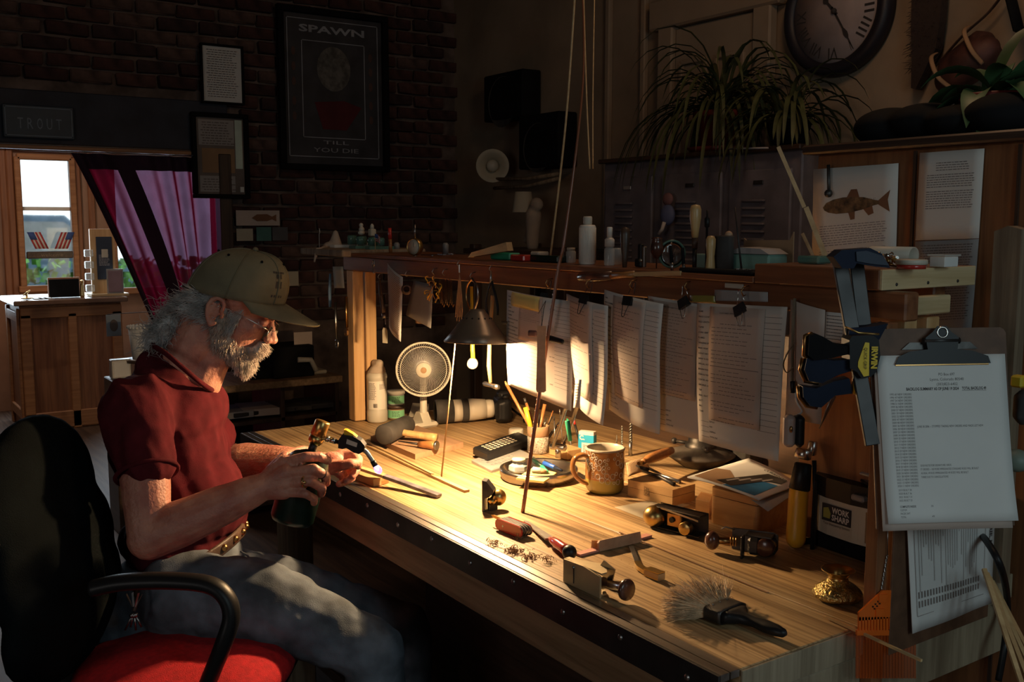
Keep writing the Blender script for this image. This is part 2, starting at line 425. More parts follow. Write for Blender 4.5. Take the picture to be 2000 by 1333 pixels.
# organic blobs ------------------------------------------------------
def blob(parts, voxel, smooth=4, name='b', subdiv=0):
    """parts: ('c', a, b, ra, rb) tapered capsule | ('e', centre, (r..), Matrix) ellipsoid -> (verts, faces)"""
    mb = MB()
    for p in parts:
        if p[0] == 'b': mb.box(p[2], (0, 0, 0), p[1], bev=p[3])
        elif p[0] == 'e': mb.ball(p[1], p[2], 20, p[3] if len(p) > 3 else None)
        else:
            a, b, ra, rb = V(p[1]), V(p[2]), p[3], p[4]; L = (b - a).length; m = Mz(a, b); n = 16
            pr = [(0, -ra)] + [(ra * sin(t), -ra * cos(t)) for t in (.4, .8, 1.2)] + [(ra, 0)]
            if L > ra: pr += [(ra + (rb - ra) * k / 3, L * k / 3) for k in (1, 2)]
            pr += [(rb, L)] + [(rb * cos(t), L + rb * sin(t)) for t in (.4, .8, 1.2)] + [(0, L + rb)]
            mb.lathe(pr, m, n)
    me = mb.mesh(name); o = bpy.data.objects.new(name, me); COL.objects.link(o)
    md = o.modifiers.new('r', 'REMESH'); md.mode = 'VOXEL'; md.voxel_size = voxel; md.adaptivity = 0
    if smooth:
        ms = o.modifiers.new('s', 'SMOOTH'); ms.factor = .5; ms.iterations = smooth
    dg = bpy.context.evaluated_depsgraph_get(); m2 = bpy.data.meshes.new_from_object(o.evaluated_get(dg), depsgraph=dg)
    nv = len(m2.vertices); co = np.empty(nv * 3); m2.vertices.foreach_get('co', co); no = np.empty(nv * 3); m2.vertices.foreach_get('normal', no)
    fs = [tuple(p.vertices) for p in m2.polygons]
    bpy.data.objects.remove(o); bpy.data.meshes.remove(me); bpy.data.meshes.remove(m2)
    return co.reshape(-1, 3), no.reshape(-1, 3), fs
def blob_mb(parts, voxel, smooth=4, disp=None):
    co, no, fs = blob(parts, voxel, smooth)
    if disp is not None: co = disp(co, no)
    mb = MB(); mb.v = [tuple(p) for p in co]; mb.f = fs; mb.fm = [0] * len(fs); mb.sm = [True] * len(fs)
    return mb
# ================================================================== the setting
XB = -5.6; YB = 3.4      # brick wall plane, plaster wall plane
fl = struct('floor', MB().box((13, 7.4, .1), (-3.3, .3, -.05)), 'floor')
struct('ceiling', MB().box((13, 7.4, .1), (-3.3, .3, 3.25)), 'ceiling')
struct('wall_back', MB().box((7.1, .15, 3.2), (-2.2, YB + .075, 1.6)), 'plaster')
struct('wall_right', MB().box((.15, 7.4, 3.2), (2.6, .3, 1.6)), 'darkwall')
struct('wall_front', MB().box((11.5, .15, 3.2), (-3.1, -3.1, 1.6)), 'darkwall')
# brick wall with the doorway into the shop
HZ = 1.845; DR = PX(432, 400, XB).y      # header height, right jamb
mb = MB()
mb.box((.16, 6.4, 3.2 - HZ - .0), (XB - .12, .2, (3.2 + HZ) / 2))
mb.box((.16, YB - DR, HZ), (XB - .12, (YB + DR) / 2, HZ / 2))
mb.box((.16, 3.3, HZ), (XB - .12, -1.35, HZ / 2))  # out-of-view wall piece, widened to keep shop light off the floor
wl_ = struct('wall_left', mb, 'mortar')
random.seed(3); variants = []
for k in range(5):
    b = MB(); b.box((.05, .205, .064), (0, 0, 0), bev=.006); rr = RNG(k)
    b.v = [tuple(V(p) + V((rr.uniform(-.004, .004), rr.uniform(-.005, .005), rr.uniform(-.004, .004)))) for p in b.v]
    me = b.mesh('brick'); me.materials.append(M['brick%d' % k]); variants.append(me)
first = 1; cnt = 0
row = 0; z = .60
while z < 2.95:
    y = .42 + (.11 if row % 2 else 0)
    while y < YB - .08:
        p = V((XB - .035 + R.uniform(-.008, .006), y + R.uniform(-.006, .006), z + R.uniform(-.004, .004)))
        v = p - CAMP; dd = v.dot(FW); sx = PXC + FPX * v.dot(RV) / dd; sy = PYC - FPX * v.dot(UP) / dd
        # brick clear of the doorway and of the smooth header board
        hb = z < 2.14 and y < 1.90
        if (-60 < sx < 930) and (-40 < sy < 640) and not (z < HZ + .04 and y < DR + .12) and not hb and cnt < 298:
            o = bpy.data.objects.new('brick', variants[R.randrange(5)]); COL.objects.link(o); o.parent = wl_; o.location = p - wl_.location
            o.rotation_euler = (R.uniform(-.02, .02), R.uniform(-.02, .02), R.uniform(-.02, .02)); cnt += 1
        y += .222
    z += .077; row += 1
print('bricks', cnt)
struct('trim_1', MB().box((.05, 3.6, 2.13 - HZ), (XB - .03, .10, (2.13 + HZ) / 2), bev=.004), 'header')
mb = MB(); mb.box((.035, DR + 2.0, .028), (XB - .01, (DR - 2.0) / 2, HZ + .005), bev=.004); mb.box((.10, .07, HZ), (XB - .02, DR + .02, HZ / 2), bev=.004)
struct('trim_2', mb, 'darkwood_z')
struct('trim_3', MB().box((.03, DR + 1.2, .02), (XB + .005, (DR - 1.2) / 2, HZ - .002), bev=.003), 'oak_l')
# shop beyond: window wall
XW = -8.6
mb = MB()
def wbox(x0, x1, y0, y1):      # a piece of the window wall given by pixels on it
    a = PX(x0, y0, XW); b = PX(x1, y1, XW); mb.box((.12, abs(b.y - a.y), abs(a.z - b.z)), (XW - .06, (a.y + b.y) / 2, (a.z + b.z) / 2))
wy0, wy1 = PX(36, 400, XW).y, PX(142, 400, XW).y; wz1 = PX(90, 308, XW).z; wz0 = PX(90, 563, XW).z
g0, g1 = PX(222, 500, XW).y, PX(430, 500, XW).y; gz0 = PX(240, 568, XW).z
mb.box((.12, 2.8 + wy0, 3.2), (XW - .06, (wy0 - 2.8) / 2, 1.6))
mb.box((.12, g0 - wy1, 3.2), (XW - .06, (g0 + wy1) / 2, 1.6))
mb.box((.12, wy1 - wy0, wz0), (XW - .06, (wy0 + wy1) / 2, wz0 / 2)); mb.box((.12, wy1 - wy0, 3.2 - wz1), (XW - .06, (wy0 + wy1) / 2, (3.2 + wz1) / 2))
mb.box((.12, g1 - g0, gz0), (XW - .06, (g1 + g0) / 2, gz0 / 2)); mb.box((.12, g1 - g0, 3.2 - wz1), (XW - .06, (g0 + g1) / 2, (3.2 + wz1) / 2))
mb.box((.12, 4.0 - g1, 3.2), (XW - .06, (g1 + 4.0) / 2, 1.6))
struct('wall_far', mb, 'shopwall')
struct('wall_shop_side', MB().box((3.1, .12, 3.2), (-7.1, 4.0, 1.6)), 'shopwall')
for k, (a, b, c) in enumerate(((wy0, wy1, wz0), (g0, g1, gz0))):
    fr = MB()
    for y in (a, b): fr.box((.07, .045, wz1 - c), (XW + .02, y, (wz1 + c) / 2), bev=.006)
    fr.box((.07, b - a, .045), (XW + .02, (a + b) / 2, wz1), bev=.006); fr.box((.10, b - a + .08, .05), (XW + .035, (a + b) / 2, c), bev=.006)
    fo = struct('window_%d' % (k + 1), fr, 'oak_l')
    if k == 0:
        zz = PX(90, 408, XW).z; obj('sash_rail', MB().box((.04, b - a, .03), (XW - .03, (a + b) / 2, zz)), 'white', fo)
    pn = MB(); pn.box((.006, b - a, wz1 - c), (XW - .04, (a + b) / 2, (wz1 + c) / 2)); obj('pane', pn, 'glass', fo)
for (px, n) in ((8, 3), (22, 4), (152, 5), (178, 6)):
    y = PX(px, 400, XW).y; struct('trim_%d' % (n + 2), MB().box((.03, .05, 3.0), (XW + .015, y, 1.5), bev=.008), 'oak')
struct('trim_9', MB().box((.07, 4.0, .025), (XW + .03, 1.2, wz1 + .07), bev=.004), 'oak_l')
# outside
o = struct('ground_outside', MB().box((20, 40, .1), (-19, 3, -.25)), 'asphalt')
rr = RNG(5); mb = MB()
for k in range(5200):
    p = V((-10.6 + rr.uniform(-.35, .35), rr.uniform(-1, 6), rr.uniform(-.15, PX(90, 508, -10.6).z))); n = V((rr.uniform(-1, 1), rr.uniform(-1, 1), rr.uniform(-1, 1))).normalized(); a = n.orthogonal().normalized() * .045; b = n.cross(a)
    mb.add([p - a, p + b, p + a, p - b], [(0, 1, 2, 3)], None, False)
tag(stuff(obj('hedge', mb, 'hedge')), 'bright green hedge growing outside the shop window', 'hedge')
cr_ = thing('parked_car', 'dark blue car parked outside the shop window', 'car', (-14, 2.1, -.2))
mb = MB(); m_ = Tm((-14, 2.1, .35)); mb.prism([(-2.2, -.35), (2.2, -.35), (2.25, .2), (1.6, .55), (.9, .65), (.3, 1.2), (-1.3, 1.22), (-1.9, .9), (-2.25, .5)], 1.7, Tm((-14.8, 2.1, .35)) @ Matrix.Rotation(PI / 2, 4, 'Z') @ Matrix.Rotation(PI / 2, 4, 'X'))
obj('body', mb, 'carblue', cr_)
for yy in (.75, 3.45):
    obj('wheel', MB().cyl((-13.1, yy, .12), (-12.9, yy, .12), .33, n=20), 'rubber', cr_)
obj('side_window', MB().prism([(.8, .70), (.28, 1.12), (-1.25, 1.14), (-1.7, .72)], .02, Tm((-13.08, 2.1, .35)) @ Matrix.Rotation(PI / 2, 4, 'Z') @ Matrix.Rotation(PI / 2, 4, 'X')), 'grey', cr_)

# door and trims in the plaster wall
def ybox(x0, x1, y0, y1, Y, th, mbb=None, bev=.004):
    """a board on a plane Y whose front face spans the measured edges"""
    xm = (x0 + x1) / 2; ym = (y0 + y1) / 2
    a = PY(x0, ym, Y); b = PY(x1, ym, Y); t = PY(xm, y0, Y).z; u = PY(xm, y1, Y).z
    q = mbb or MB(); q.box((abs(b.x - a.x), th, abs(t - u)), ((a.x + b.x) / 2, Y + th / 2, (t + u) / 2), bev=bev); return q
xl, xr = PY(1318, 150, YB - .04).x, PY(1470, 150, YB - .04).x; dt = PY(1390, 42, YB - .04).z
dd_ = MB(); dd_.box((xr - xl, .04, dt), ((xl + xr) / 2, YB - .02, dt / 2), bev=.004); do = struct('door_1', dd_, 'doorpaint')
q = MB(); wd = (xr - xl)
for i in (0, 1):
    for (z0, z1) in ((.25, 1.0), (1.15, dt - .16)):
        cx = xl + wd * (.27 + .46 * i); W2 = wd * .33
        for s in (-1, 1): q.box((.022, .02, z1 - z0), (cx + s * W2 / 2, YB - .048, (z0 + z1) / 2), bev=.004)
        for zz in (z0, z1): q.box((W2, .02, .022), (cx, YB - .048, zz), bev=.004)
obj('panel_moulding', q, 'doorpaint', do)
q = MB(); q.ball((xr - .07, YB - .09, 1.0), .028, 14); q.cyl((xr - .07, YB - .08, 1.0), (xr - .07, YB - .03, 1.0), .011, n=10); obj('door_knob', q, 'brass', do)
q = MB()
for x in (xl - .055, xr + .055): q.box((.10, .05, dt + .1), (x, YB - .035, (dt + .1) / 2), bev=.008)
q.box((wd + .32, .06, .14), ((xl + xr) / 2, YB - .04, dt + .08), bev=.01); struct('trim_10', q, 'doorpaint')
for k, px in enumerate((1193, 1262)):
    p = PY(px, 150, YB); struct('trim_%d' % (11 + k), MB().box((.035, .03, 3.1), (p.x, YB - .015, 1.55), bev=.006), 'doorpaint')
for nm, s_, c_ in (('baseboard_back', (7.0, .02, .14), (-2.2, YB - .01, .07)), ('baseboard_left', (.02, YB - DR - .1, .14), (XB - .0, (YB + DR) / 2 + .05, .07))):
    struct(nm, MB().box(s_, c_, bev=.004), 'darkwood')
# ================================================================== workbench
X0, X1 = -2.985, -.966; YF = 1.022; YBK = 1.785
bench = thing('workbench', 'long worn plank workbench with a steel edge strip, under the desk lamp', 'workbench', ((X0 + X1) / 2, 1.5, 0))
ys = [1.062, 1.336, 1.338 + .0, 1.62, 1.98]
for (a, b) in ((1.063, 1.3345), (1.3375, 1.6185), (1.6215, YBK)):
    obj('plank', MB().box((X1 - X0, b - a, .048), ((X0 + X1) / 2, (a + b) / 2, BT - .024), bev=.0015), 'benchtop', bench)
for (a, b) in ((YF, 1.0405), (1.0425, 1.0615)):
    obj('steel_strip', MB().box((X1 - X0 + .002, b - a, .012), ((X0 + X1) / 2, (a + b) / 2, BT - .005), bev=.0008), 'steelstrip', bench)
obj('angle_iron', MB().box((X1 - X0, .004, .052), ((X0 + X1) / 2, YF - .002, BT - .026)), 'darksteel', bench)
for k in range(13):
    x = X0 + .12 + k * .153
    obj('screw', MB().ball((x, YF - .004, BT - .026 + (k % 2) * .008), (.006, .003, .006), 10), 'steel', bench)
obj('front_rail', MB().box((X1 - X0 - .01, .036, .075), ((X0 + X1) / 2, YF + .020, BT - .09), bev=.003), 'apron', bench)
obj('end_rail', MB().box((.04, YBK - 1.063, .10), (X1 - .019, (1.063 + YBK) / 2, BT - .1), bev=.003), 'benchend', bench)
obj('end_rail', MB().box((.04, YBK - 1.063, .09), (X0 + .021, (1.063 + YBK) / 2, BT - .094), bev=.003), 'benchend', bench)
for x in (X0 + .12, X1 - .16):
    for y in (1.14, 1.90):
        obj('leg', MB().box((.085, .085, BT - .048), (x, y, (BT - .048) / 2), bev=.004), 'oldwood', bench)
obj('back_panel', MB().box((1.2, .02, .62), (-1.75, 1.32, .42), bev=.003), 'darkwood', bench)
obj('lower_shelf', MB().box((1.75, .8, .03), (-1.96, 1.52, .17), bev=.003), 'darkwood', bench)

obj('end_board', MB().box((.005, YBK - 1.063, .046), (X1 + .0027, (1.063 + YBK) / 2, BT - .0245), bev=.001), 'benchend', bench)
obj('plank', MB().box((-1.475 - X0, .235, .048), ((X0 - 1.475) / 2, YBK + .119, BT - .024), bev=.0015), 'benchtop', bench)
obj('back_board', MB().box((-1.475 - X0, .016, .40), ((X0 - 1.475) / 2, YBK + .245, BT + .16), bev=.003), 'darkwood', bench)  # added dark board, stands in for the darkness behind the bench
# shelf unit standing on the bench
ZS0, ZS1, ZS2 = 1.314, 1.360, 1.390
YR = 1.385; YR2 = 1.627
unit = thing('shelf_unit', 'open wooden shelf standing on the workbench, with papers clipped to its front rail', 'shelf', ((X0 + X1) / 2, 1.5, BT))
obj('front_rail', MB().box((X1 - X0 + .046, .035, ZS1 - ZS0), ((X0 + X1) / 2 + .003, YR + .0175, (ZS0 + ZS1) / 2), bev=.003), 'mahog', unit)
obj('rear_rail', MB().box((X1 - X0 - .06, .035, ZS1 - ZS0), ((X0 + X1) / 2 - .03, YR2 - .0175, (ZS0 + ZS1) / 2), bev=.003), 'mahog', unit)
xe = PY(1478, 560, YR).x
obj('shelf_board', MB().box((xe - X0 + .06, YR2 - YR + .02, .012), ((xe + X0 - .06) / 2, (YR + YR2) / 2, ZS1 + .006), bev=.002), 'mahog', unit)
XQE = -.984
obj('thick_board', MB().box((XQE - xe, YR2 - YR + .02, .034), ((xe + XQE) / 2, (YR + YR2) / 2 + .002, ZS1 + .018), bev=.002), 'mahog', unit)
obj('board_end', MB().box((.006, YR2 - YR + .018, .033), (XQE + .002, (YR + YR2) / 2 + .002, ZS1 + .018), bev=.001), 'pine_yy', unit)
for k in range(3): obj('nail', MB().ball((XQE + .005, YR + .03 + k * .085, ZS1 + .010), (.002, .003, .003), 8), 'darksteel', unit)
# left end board at the top (sticks out at the left)
a = PY(608, 500, YR); obj('end_board', MB().box((.34, YR2 - YR + .06, .022), (a.x + .17, (YR + YR2) / 2 - .01, ZS1 + .010), bev=.003), 'oldwood', unit)
# posts
for nm, (px0, px1), Y, m_ in (('post', (655, 689), YR, 'pine_y'), ('post', (694, 718), YR + .045, 'pine_y')):
    p0 = PY(px0, 800, Y); p1 = PY(px1, 800, Y)
    wdt = .042
    cx = (p0.x + p1.x) / 2
    obj('post', MB().box((.045, .038, ZS0 - BT - .004), (X0 + .026, Y + .019, (ZS0 + BT) / 2 + .002), bev=.002), m_, unit)
for y0, y1 in ((1.428, 1.460), (1.488, 1.522)):
    obj('post', MB().box((.032, y1 - y0, ZS0 - BT - .004), (X1 - .018, (y0 + y1) / 2, (ZS0 + BT) / 2 + .002), bev=.002), 'pine_y', unit)
obj('end_brace', MB().box((.018, .112, .03), (X1 - .002 + .008, 1.468, ZS0 + .022), bev=.002), 'pine_yy', unit)
obj('hanging_board', MB().box((.022, .028, ZS0 - .55), (X1 + .013, 1.357, (ZS0 + .55) / 2), bev=.001), 'mahog_z', unit)
# reddish plywood panel behind the right part of the shelf
a = PY(1575, 700, YR2); obj('back_panel', MB().box((X1 - a.x - .04, .012, .44), ((X1 + a.x) / 2 - .02, YR2 - .006, BT + .23), bev=.001), 'mahog_z', unit)

# ================================================================== desk lamp
LP = PY(931, 668, 1.285)          # centre of the shade rim
lamp = thing('desk_lamp', 'lit desk lamp with dark conical metal shade, chrome rods and round chrome dish base', 'lamp', T(1055, 938))
RS = .078; top = .079
ml = Matrix.Translation(LP) @ Euler((rad_(-3), rad_(-2), 0)).to_matrix().to_4x4()
mb = MB(); pr = [(RS, 0), (RS + .0015, .002), (RS * .80, .022), (RS * .60, .043), (RS * .40, .061), (RS * .28, .072), (.016, .079), (0, .080)]
mb.lathe(pr, ml, 48); mb.mi = 1
mb.lathe([(r - .0016 if r > 0 else 0, z - .0018) for r, z in pr][::-1], ml, 48)
mb.mi = 0
mb.lathe([(RS, 0), (RS + .002, .001), (RS + .001, -.0015), (RS - .002, -.001)], ml, 48)
shade = obj('lamp_shade', mb, ['shade', 'shade_in'], lamp)
mb = MB()
for k in range(14):
    a = 2 * PI * k / 14; r_ = RS * .445; mb.ball(ml @ V((r_ * cos(a), r_ * sin(a), .0572)), .0024, 8)
obj('vent_hole', mb, 'black', shade)['kind'] = 'stuff'
BP = ml @ V((0, 0, .022))
obj('bulb', MB().ball(ml @ V((0, 0, .020)), (.019, .019, .022), 16), 'bulb', lamp)
obj('socket', MB().cyl(ml @ V((0, 0, .040)), ml @ V((0, 0, .076)), .012, n=14), 'white', lamp)
lo = light('lamp_bulb_light', 'POINT', ml @ V((0, 0, .006)), 104.0, (1.0, .64, .32), .02); 
# arm: from the dish base up behind the papers, over to the shade
bj = T(1090, 905) + V((0, 0, .045)); el = PY(1172, 600, YR + .06); el.z = 1.24
mb = MB()
for s in (-1, 1):
    off = RV * .014 * s; mb.cyl(bj + off, el + off, .0048, n=10)
obj('rod', mb, 'chrome', lamp)
hd = LP + V((.05, .05, .055)); mb = MB()
for s in (-1, 1):
    off = V((0, .010 * s, .006 * s)); mb.tube([el + off, (el + hd) / 2 + off + V((0, .01, 0)), hd + off], .0036, 8)
obj('upper_rod', mb, 'chrome', lamp)
obj('joint', MB().cyl(bj - V((.022, .008, 0)), bj + V((.022, .008, 0)), .010, n=16, bev=.002), 'chrome', lamp)
obj('post', MB().cyl(bj - V((0, 0, .03)), bj, .008, n=12), 'chrome', lamp)
obj('joint', MB().cyl(el - V((.02, .01, 0)), el + V((.02, .01, 0)), .009, n=14, bev=.002), 'chrome', lamp)
bc = T(1052, 934); mb = MB()
mb.lathe([(.0, .001), (.094, .001), (.096, .004), (.101, .022), (.099, .028), (.094, .030), (.088, .028), (.080, .014), (.030, .010), (.02, .016), (0, .017)], Matrix.Translation(bc) @ Matrix.Diagonal((1, 1, 1, 1)), 56)
obj('dish_base', mb, 'chrome', lamp)
# ================================================================== the man at the bench
def hairs(mb, n, rootf, dirf, L, r=.0006, seg=3, curl=.004, rnd=None):
    rnd = rnd or R
    for k in range(n):
        p = V(rootf(rnd)); d = V(dirf(p, rnd)).normalized(); l = L * rnd.uniform(.6, 1.25); pts = [p]
        for j in range(seg):
            d = (d + V((rnd.uniform(-1, 1), rnd.uniform(-1, 1), rnd.uniform(-1, 1))) * curl / (L / seg) * .5).normalized(); pts.append(pts[-1] + d * l / seg)
        mb.tube(pts, [r] * seg + [r * .35], 3, cap=False)
SIDE = -HV                                   # towards the near side of the man
a28 = rad_(28)
HF = RV * cos(a28) - ZV * sin(a28); HU = RV * sin(a28) + ZV * cos(a28)
HO = D(455, 607, 2.30)
HM = Matrix(((HF.x, HU.x, SIDE.x), (HF.y, HU.y, SIDE.y), (HF.z, HU.z, SIDE.z))).to_4x4()
def H(a, b, c=0): return HO + HF * a + HU * b + SIDE * c
def he(a, b, c, ra, rb, rc): return ('e', H(a, b, c), (ra, rb, rc), HM)
BM = Matrix(((RV.x, SIDE.x, 0), (RV.y, SIDE.y, 0), (0, 0, 1))).to_4x4()      # forward, side, up
def be(px, py, d, ra, rs, rz, tilt=0): return ('e', D(px, py, d), (ra, rs, rz), BM @ Matrix.Rotation(rad_(tilt), 4, 'Y'))
def cap(p, q, ra, rb): return ('c', D(*p), D(*q), ra, rb)
def chain(pts, rs): return [cap(pts[i], pts[i + 1], rs[i], rs[i + 1]) for i in range(len(pts) - 1)]
body = [he(-.008, .045, 0, .096, .080, .074), he(-.038, .015, 0, .062, .065, .064), he(.040, -.010, 0, .048, .078, .058), he(.030, -.062, 0, .052, .042, .052),
        he(.070, -.090, 0, .022, .020, .024), he(.078, .036, 0, .017, .012, .048), he(.055, -.008, .034, .026, .026, .022), he(.055, -.008, -.034, .026, .026, .022),
        ('c', H(.084, .022), H(.108, -.014), .0085, .011), he(.112, -.017, 0, .011, .0105, .012), he(.103, -.020, .012, .011, .009, .008), he(.103, -.020, -.012, .011, .009, .008),
        he(.094, -.046, 0, .014, .007, .024), he(.091, -.058, 0, .013, .007, .021), he(.080, .016, .031, .010, .008, .017), he(.080, .016, -.031, .010, .008, .017), 
        he(.079, .004, .032, .008, .006, .016), he(.079, .004, -.032, .008, .006, .016)]
for s in (1, -1):                      # ears: shell, helix rim and lobe
    body += [he(-.020, -.008, .074 * s, .012, .026, .006)]
    pts = [(-.004, .004), (-.004, .018), (-.012, .027), (-.024, .028), (-.034, .018), (-.037, .002), (-.032, -.014), (-.022, -.028), (-.012, -.034), (-.006, -.026)]
    for p, q in zip(pts, pts[1:]): body.append(('c', H(p[0], p[1], .083 * s), H(q[0], q[1], .083 * s), .0048, .0048))
    body += [he(-.014, -.030, .082 * s, .009, .010, .005), he(.000, -.006, .078 * s, .005, .008, .006), ('c', H(-.024, .012, .081 * s), H(-.024, -.012, .080 * s), .0035, .0035)]
body += [('c', H(-.040, -.030), D(352, 742, 2.31), .060, .070), ('c', H(.006, -.070), D(388, 745, 2.30), .040, .052), cap((345, 760, 2.31), (350, 1080, 2.31), .085, .09),
         cap((290, 790, 2.18), (360, 795, 2.45), .05, .05)]
# near (right) arm
body += chain([(268, 805, 2.15), (284, 940, 2.08), (292, 1045, 2.05)], [.050, .050, .044]) + [cap((292, 1052, 2.05), (355, 1022, 2.06), .045, .049)] + \
    chain([(355, 1022, 2.06), (440, 985, 2.09), (516, 950, 2.12)], [.049, .042, .030])
body += [be(540, 936, 2.125, .034, .017, .036, 20), cap((516, 946, 2.12), (556, 905, 2.13), .024, .017), cap((516, 950, 2.12), (560, 924, 2.11), .026, .018), cap((516, 953, 2.12), (558, 944, 2.11), .026, .018),
         cap((518, 957, 2.12), (554, 962, 2.11), .024, .016)]
FI = [[(556, 905, 2.13), (597, 893, 2.105), (624, 893, 2.12), (640, 900, 2.145)], [(560, 924, 2.11), (613, 917, 2.09), (636, 930, 2.12), (637, 944, 2.15)],
      [(558, 944, 2.11), (606, 941, 2.09), (629, 954, 2.115), (627, 966, 2.14)], [(554, 962, 2.11), (597, 965, 2.095), (614, 975, 2.115), (613, 983, 2.135)]]
for f, r_ in zip(FI, (.0105, .0105, .010, .009)): body += chain(f, [r_ * 1.12, r_ * 1.08, r_ * .98, r_ * .85])
body += chain([(528, 925, 2.14), (556, 893, 2.19), (590, 880, 2.25), (610, 884, 2.265)], [.016, .013, .0115, .010])
# far (left) arm and the hand that holds the strip
body += chain([(352, 805, 2.50), (405, 925, 2.56)], [.050, .050]) + chain([(405, 915, 2.56), (480, 905, 2.53), (560, 905, 2.49), (632, 908, 2.45)], [.052, .052, .042, .030])
body += [be(652, 903, 2.43, .032, .018, .026, 10), cap((634, 908, 2.45), (668, 890, 2.44), .022, .016), cap((634, 910, 2.45), (662, 918, 2.46), .022, .016)]
body += chain([(648, 914, 2.41), (672, 909, 2.375), (686, 906, 2.37), (698, 905, 2.385)], [.016, .0125, .0115, .0105])
for f, r_ in zip([[(668, 888, 2.44), (690, 887, 2.43), (701, 898, 2.42), (699, 911, 2.40)], [(666, 900, 2.47), (688, 906, 2.46), (696, 920, 2.43), (688, 930, 2.40)],
                  [(660, 912, 2.48), (680, 922, 2.47), (687, 934, 2.43), (676, 940, 2.40)], [(652, 920, 2.48), (668, 932, 2.46), (672, 943, 2.43), (662, 946, 2.41)]], (.0105, .0105, .010, .0088)):
    body += chain(f, [r_ * 1.1, r_ * 1.05, r_, r_ * .88])
def skin_disp(co, no):
    out = co.copy()
    for i in range(len(co)):
        p = V(co[i]) * 28; out[i] += no[i] * (noise.noise(p) * .0012)
    return out
person = blob_mb(body, .0027, 3, skin_disp)
person = obj('person', person, 'skin', None, org=D(345, 1120, 2.31))
tag(person, 'bearded person in cap and maroon t-shirt sitting at the bench, holding torch and strip', 'person')
P_ = person
# face details
for s in (1, -1):
    eye = obj('eye', MB().ball(H(.075, .010, .031 * s), .0125, 16), 'eye', P_)
    obj('iris', MB().ball(H(.0845, .006, .031 * s), (.004, .0055, .0055), 12, HM), 'iris', eye)
mb = MB(); rr = RNG(2)
for s in (1, -1): hairs(mb, 120, lambda q: H(.090 + q.uniform(-.003, .003), .034 + q.uniform(-.004, .004), s * q.uniform(.012, .048)), lambda p, q: HF * .5 + SIDE * s * .9 + HU * q.uniform(-.2, .3), .012, .0006, 2, .002, rr)
stuff(obj('eyebrows', mb, 'brow', P_))
# beard: a fuller shell and many short hairs
bparts = [he(.018, -.062, 0, .050, .038, .0595), he(.048, -.070, 0, .042, .032, .046), he(.076, -.090, 0, .024, .028, .028), he(.084, -.103, 0, .015, .018, .018), he(.094, -.038, 0, .012, .009, .027),
          he(.092, -.052, .022, .012, .014, .010), he(.092, -.052, -.022, .012, .014, .010), he(.002, -.030, .055, .016, .034, .012), he(.002, -.030, -.055, .016, .034, .012)]
def bdisp(co, no):
    out = co.copy()
    for i in range(len(co)):
        p = V(co[i]); q = V((p.dot(HF) * 260, p.dot(HU) * 90, p.dot(SIDE) * 260)); out[i] += no[i] * (noise.noise(q) * .0022)
    return out
bmb = blob_mb(bparts, .003, 2, bdisp); beard = obj('beard', bmb, 'beard', P_)
mb = MB(); rr = RNG(11); cand = [(V(v)) for v in bmb.v]; cen = H(.03, -.05)
def broot(q):
    while True:
        p = cand[q.randrange(len(cand))]
        if (p - cen).dot(SIDE) > -.03 : return p
hairs(mb, 5200, broot, lambda p, q: (p - H(.01, -.03)).normalized() * .7 - HU * .75 + HF * .25 + V((q.uniform(-.3, .3), q.uniform(-.3, .3), q.uniform(-.3, .3))), .017, .00055, 3, .003, rr)
stuff(obj('beard_hair', mb, 'beard', beard))
# hair: back of the head, sideburn, loose curly pony tail
hp = [he(-.060, -.012, 0, .050, .052, .066), he(-.030, .005, 0, .062, .040, .076)]
tail = [(368, 590, 2.30), (350, 612, 2.29), (332, 634, 2.28), (312, 655, 2.27), (292, 676, 2.26)]
hp += chain(tail, [.028, .026, .028, .022, .012])
hmb = blob_mb(hp, .004, 3, bdisp); hair = obj('hair', hmb, 'hair', P_)
mb = MB(); rr = RNG(21)
def troot(q):
    t = q.uniform(0, 3.2); i = int(t); a = D(*tail[i]).lerp(D(*tail[min(i + 1, 4)]), t - i); r_ = .030 - .003 * i
    d = V((q.gauss(0, 1), q.gauss(0, 1), q.gauss(0, 1))).normalized(); return a + d * r_
tdir = (D(*tail[-1]) - D(*tail[0])).normalized()
hairs(mb, 1500, troot, lambda p, q: tdir + V((q.uniform(-.5, .5), q.uniform(-.5, .5), q.uniform(-.5, .3))), .045, .0006, 6, .010, rr)
hairs(mb, 260, troot, lambda p, q: tdir * .8 + V((q.uniform(-.8, .8), q.uniform(-.8, .8), q.uniform(-.8, .5))), .07, .00045, 8, .013, rr)
hairs(mb, 700, lambda q: H(q.uniform(-.085, .0), q.uniform(-.035, .02), .066 + q.uniform(-.006, .008)), lambda p, q: -HF + HU * q.uniform(-.9, -.1) + SIDE * .12, .04, .0006, 4, .005, rr)
hairs(mb, 500, lambda q: H(q.uniform(.005, .035), q.uniform(-.035, .03), .060 + q.uniform(-.003, .003)), lambda p, q: -HU + SIDE * .25 + HF * q.uniform(-.5, .1), .018, .0006, 3, .003, rr)
stuff(obj('loose_strands', mb, 'hair', hair))
mb = MB(); pc = D(360, 600, 2.295); mb.tube([pc + (ZV * cos(t) * .8 + RV * cos(t) * .5 + SIDE * sin(t)) * .033 for t in [2 * PI * i / 20 for i in range(20)]], .005, 8, closed=True); obj('hair_tie', mb, 'blackmatte', P_)
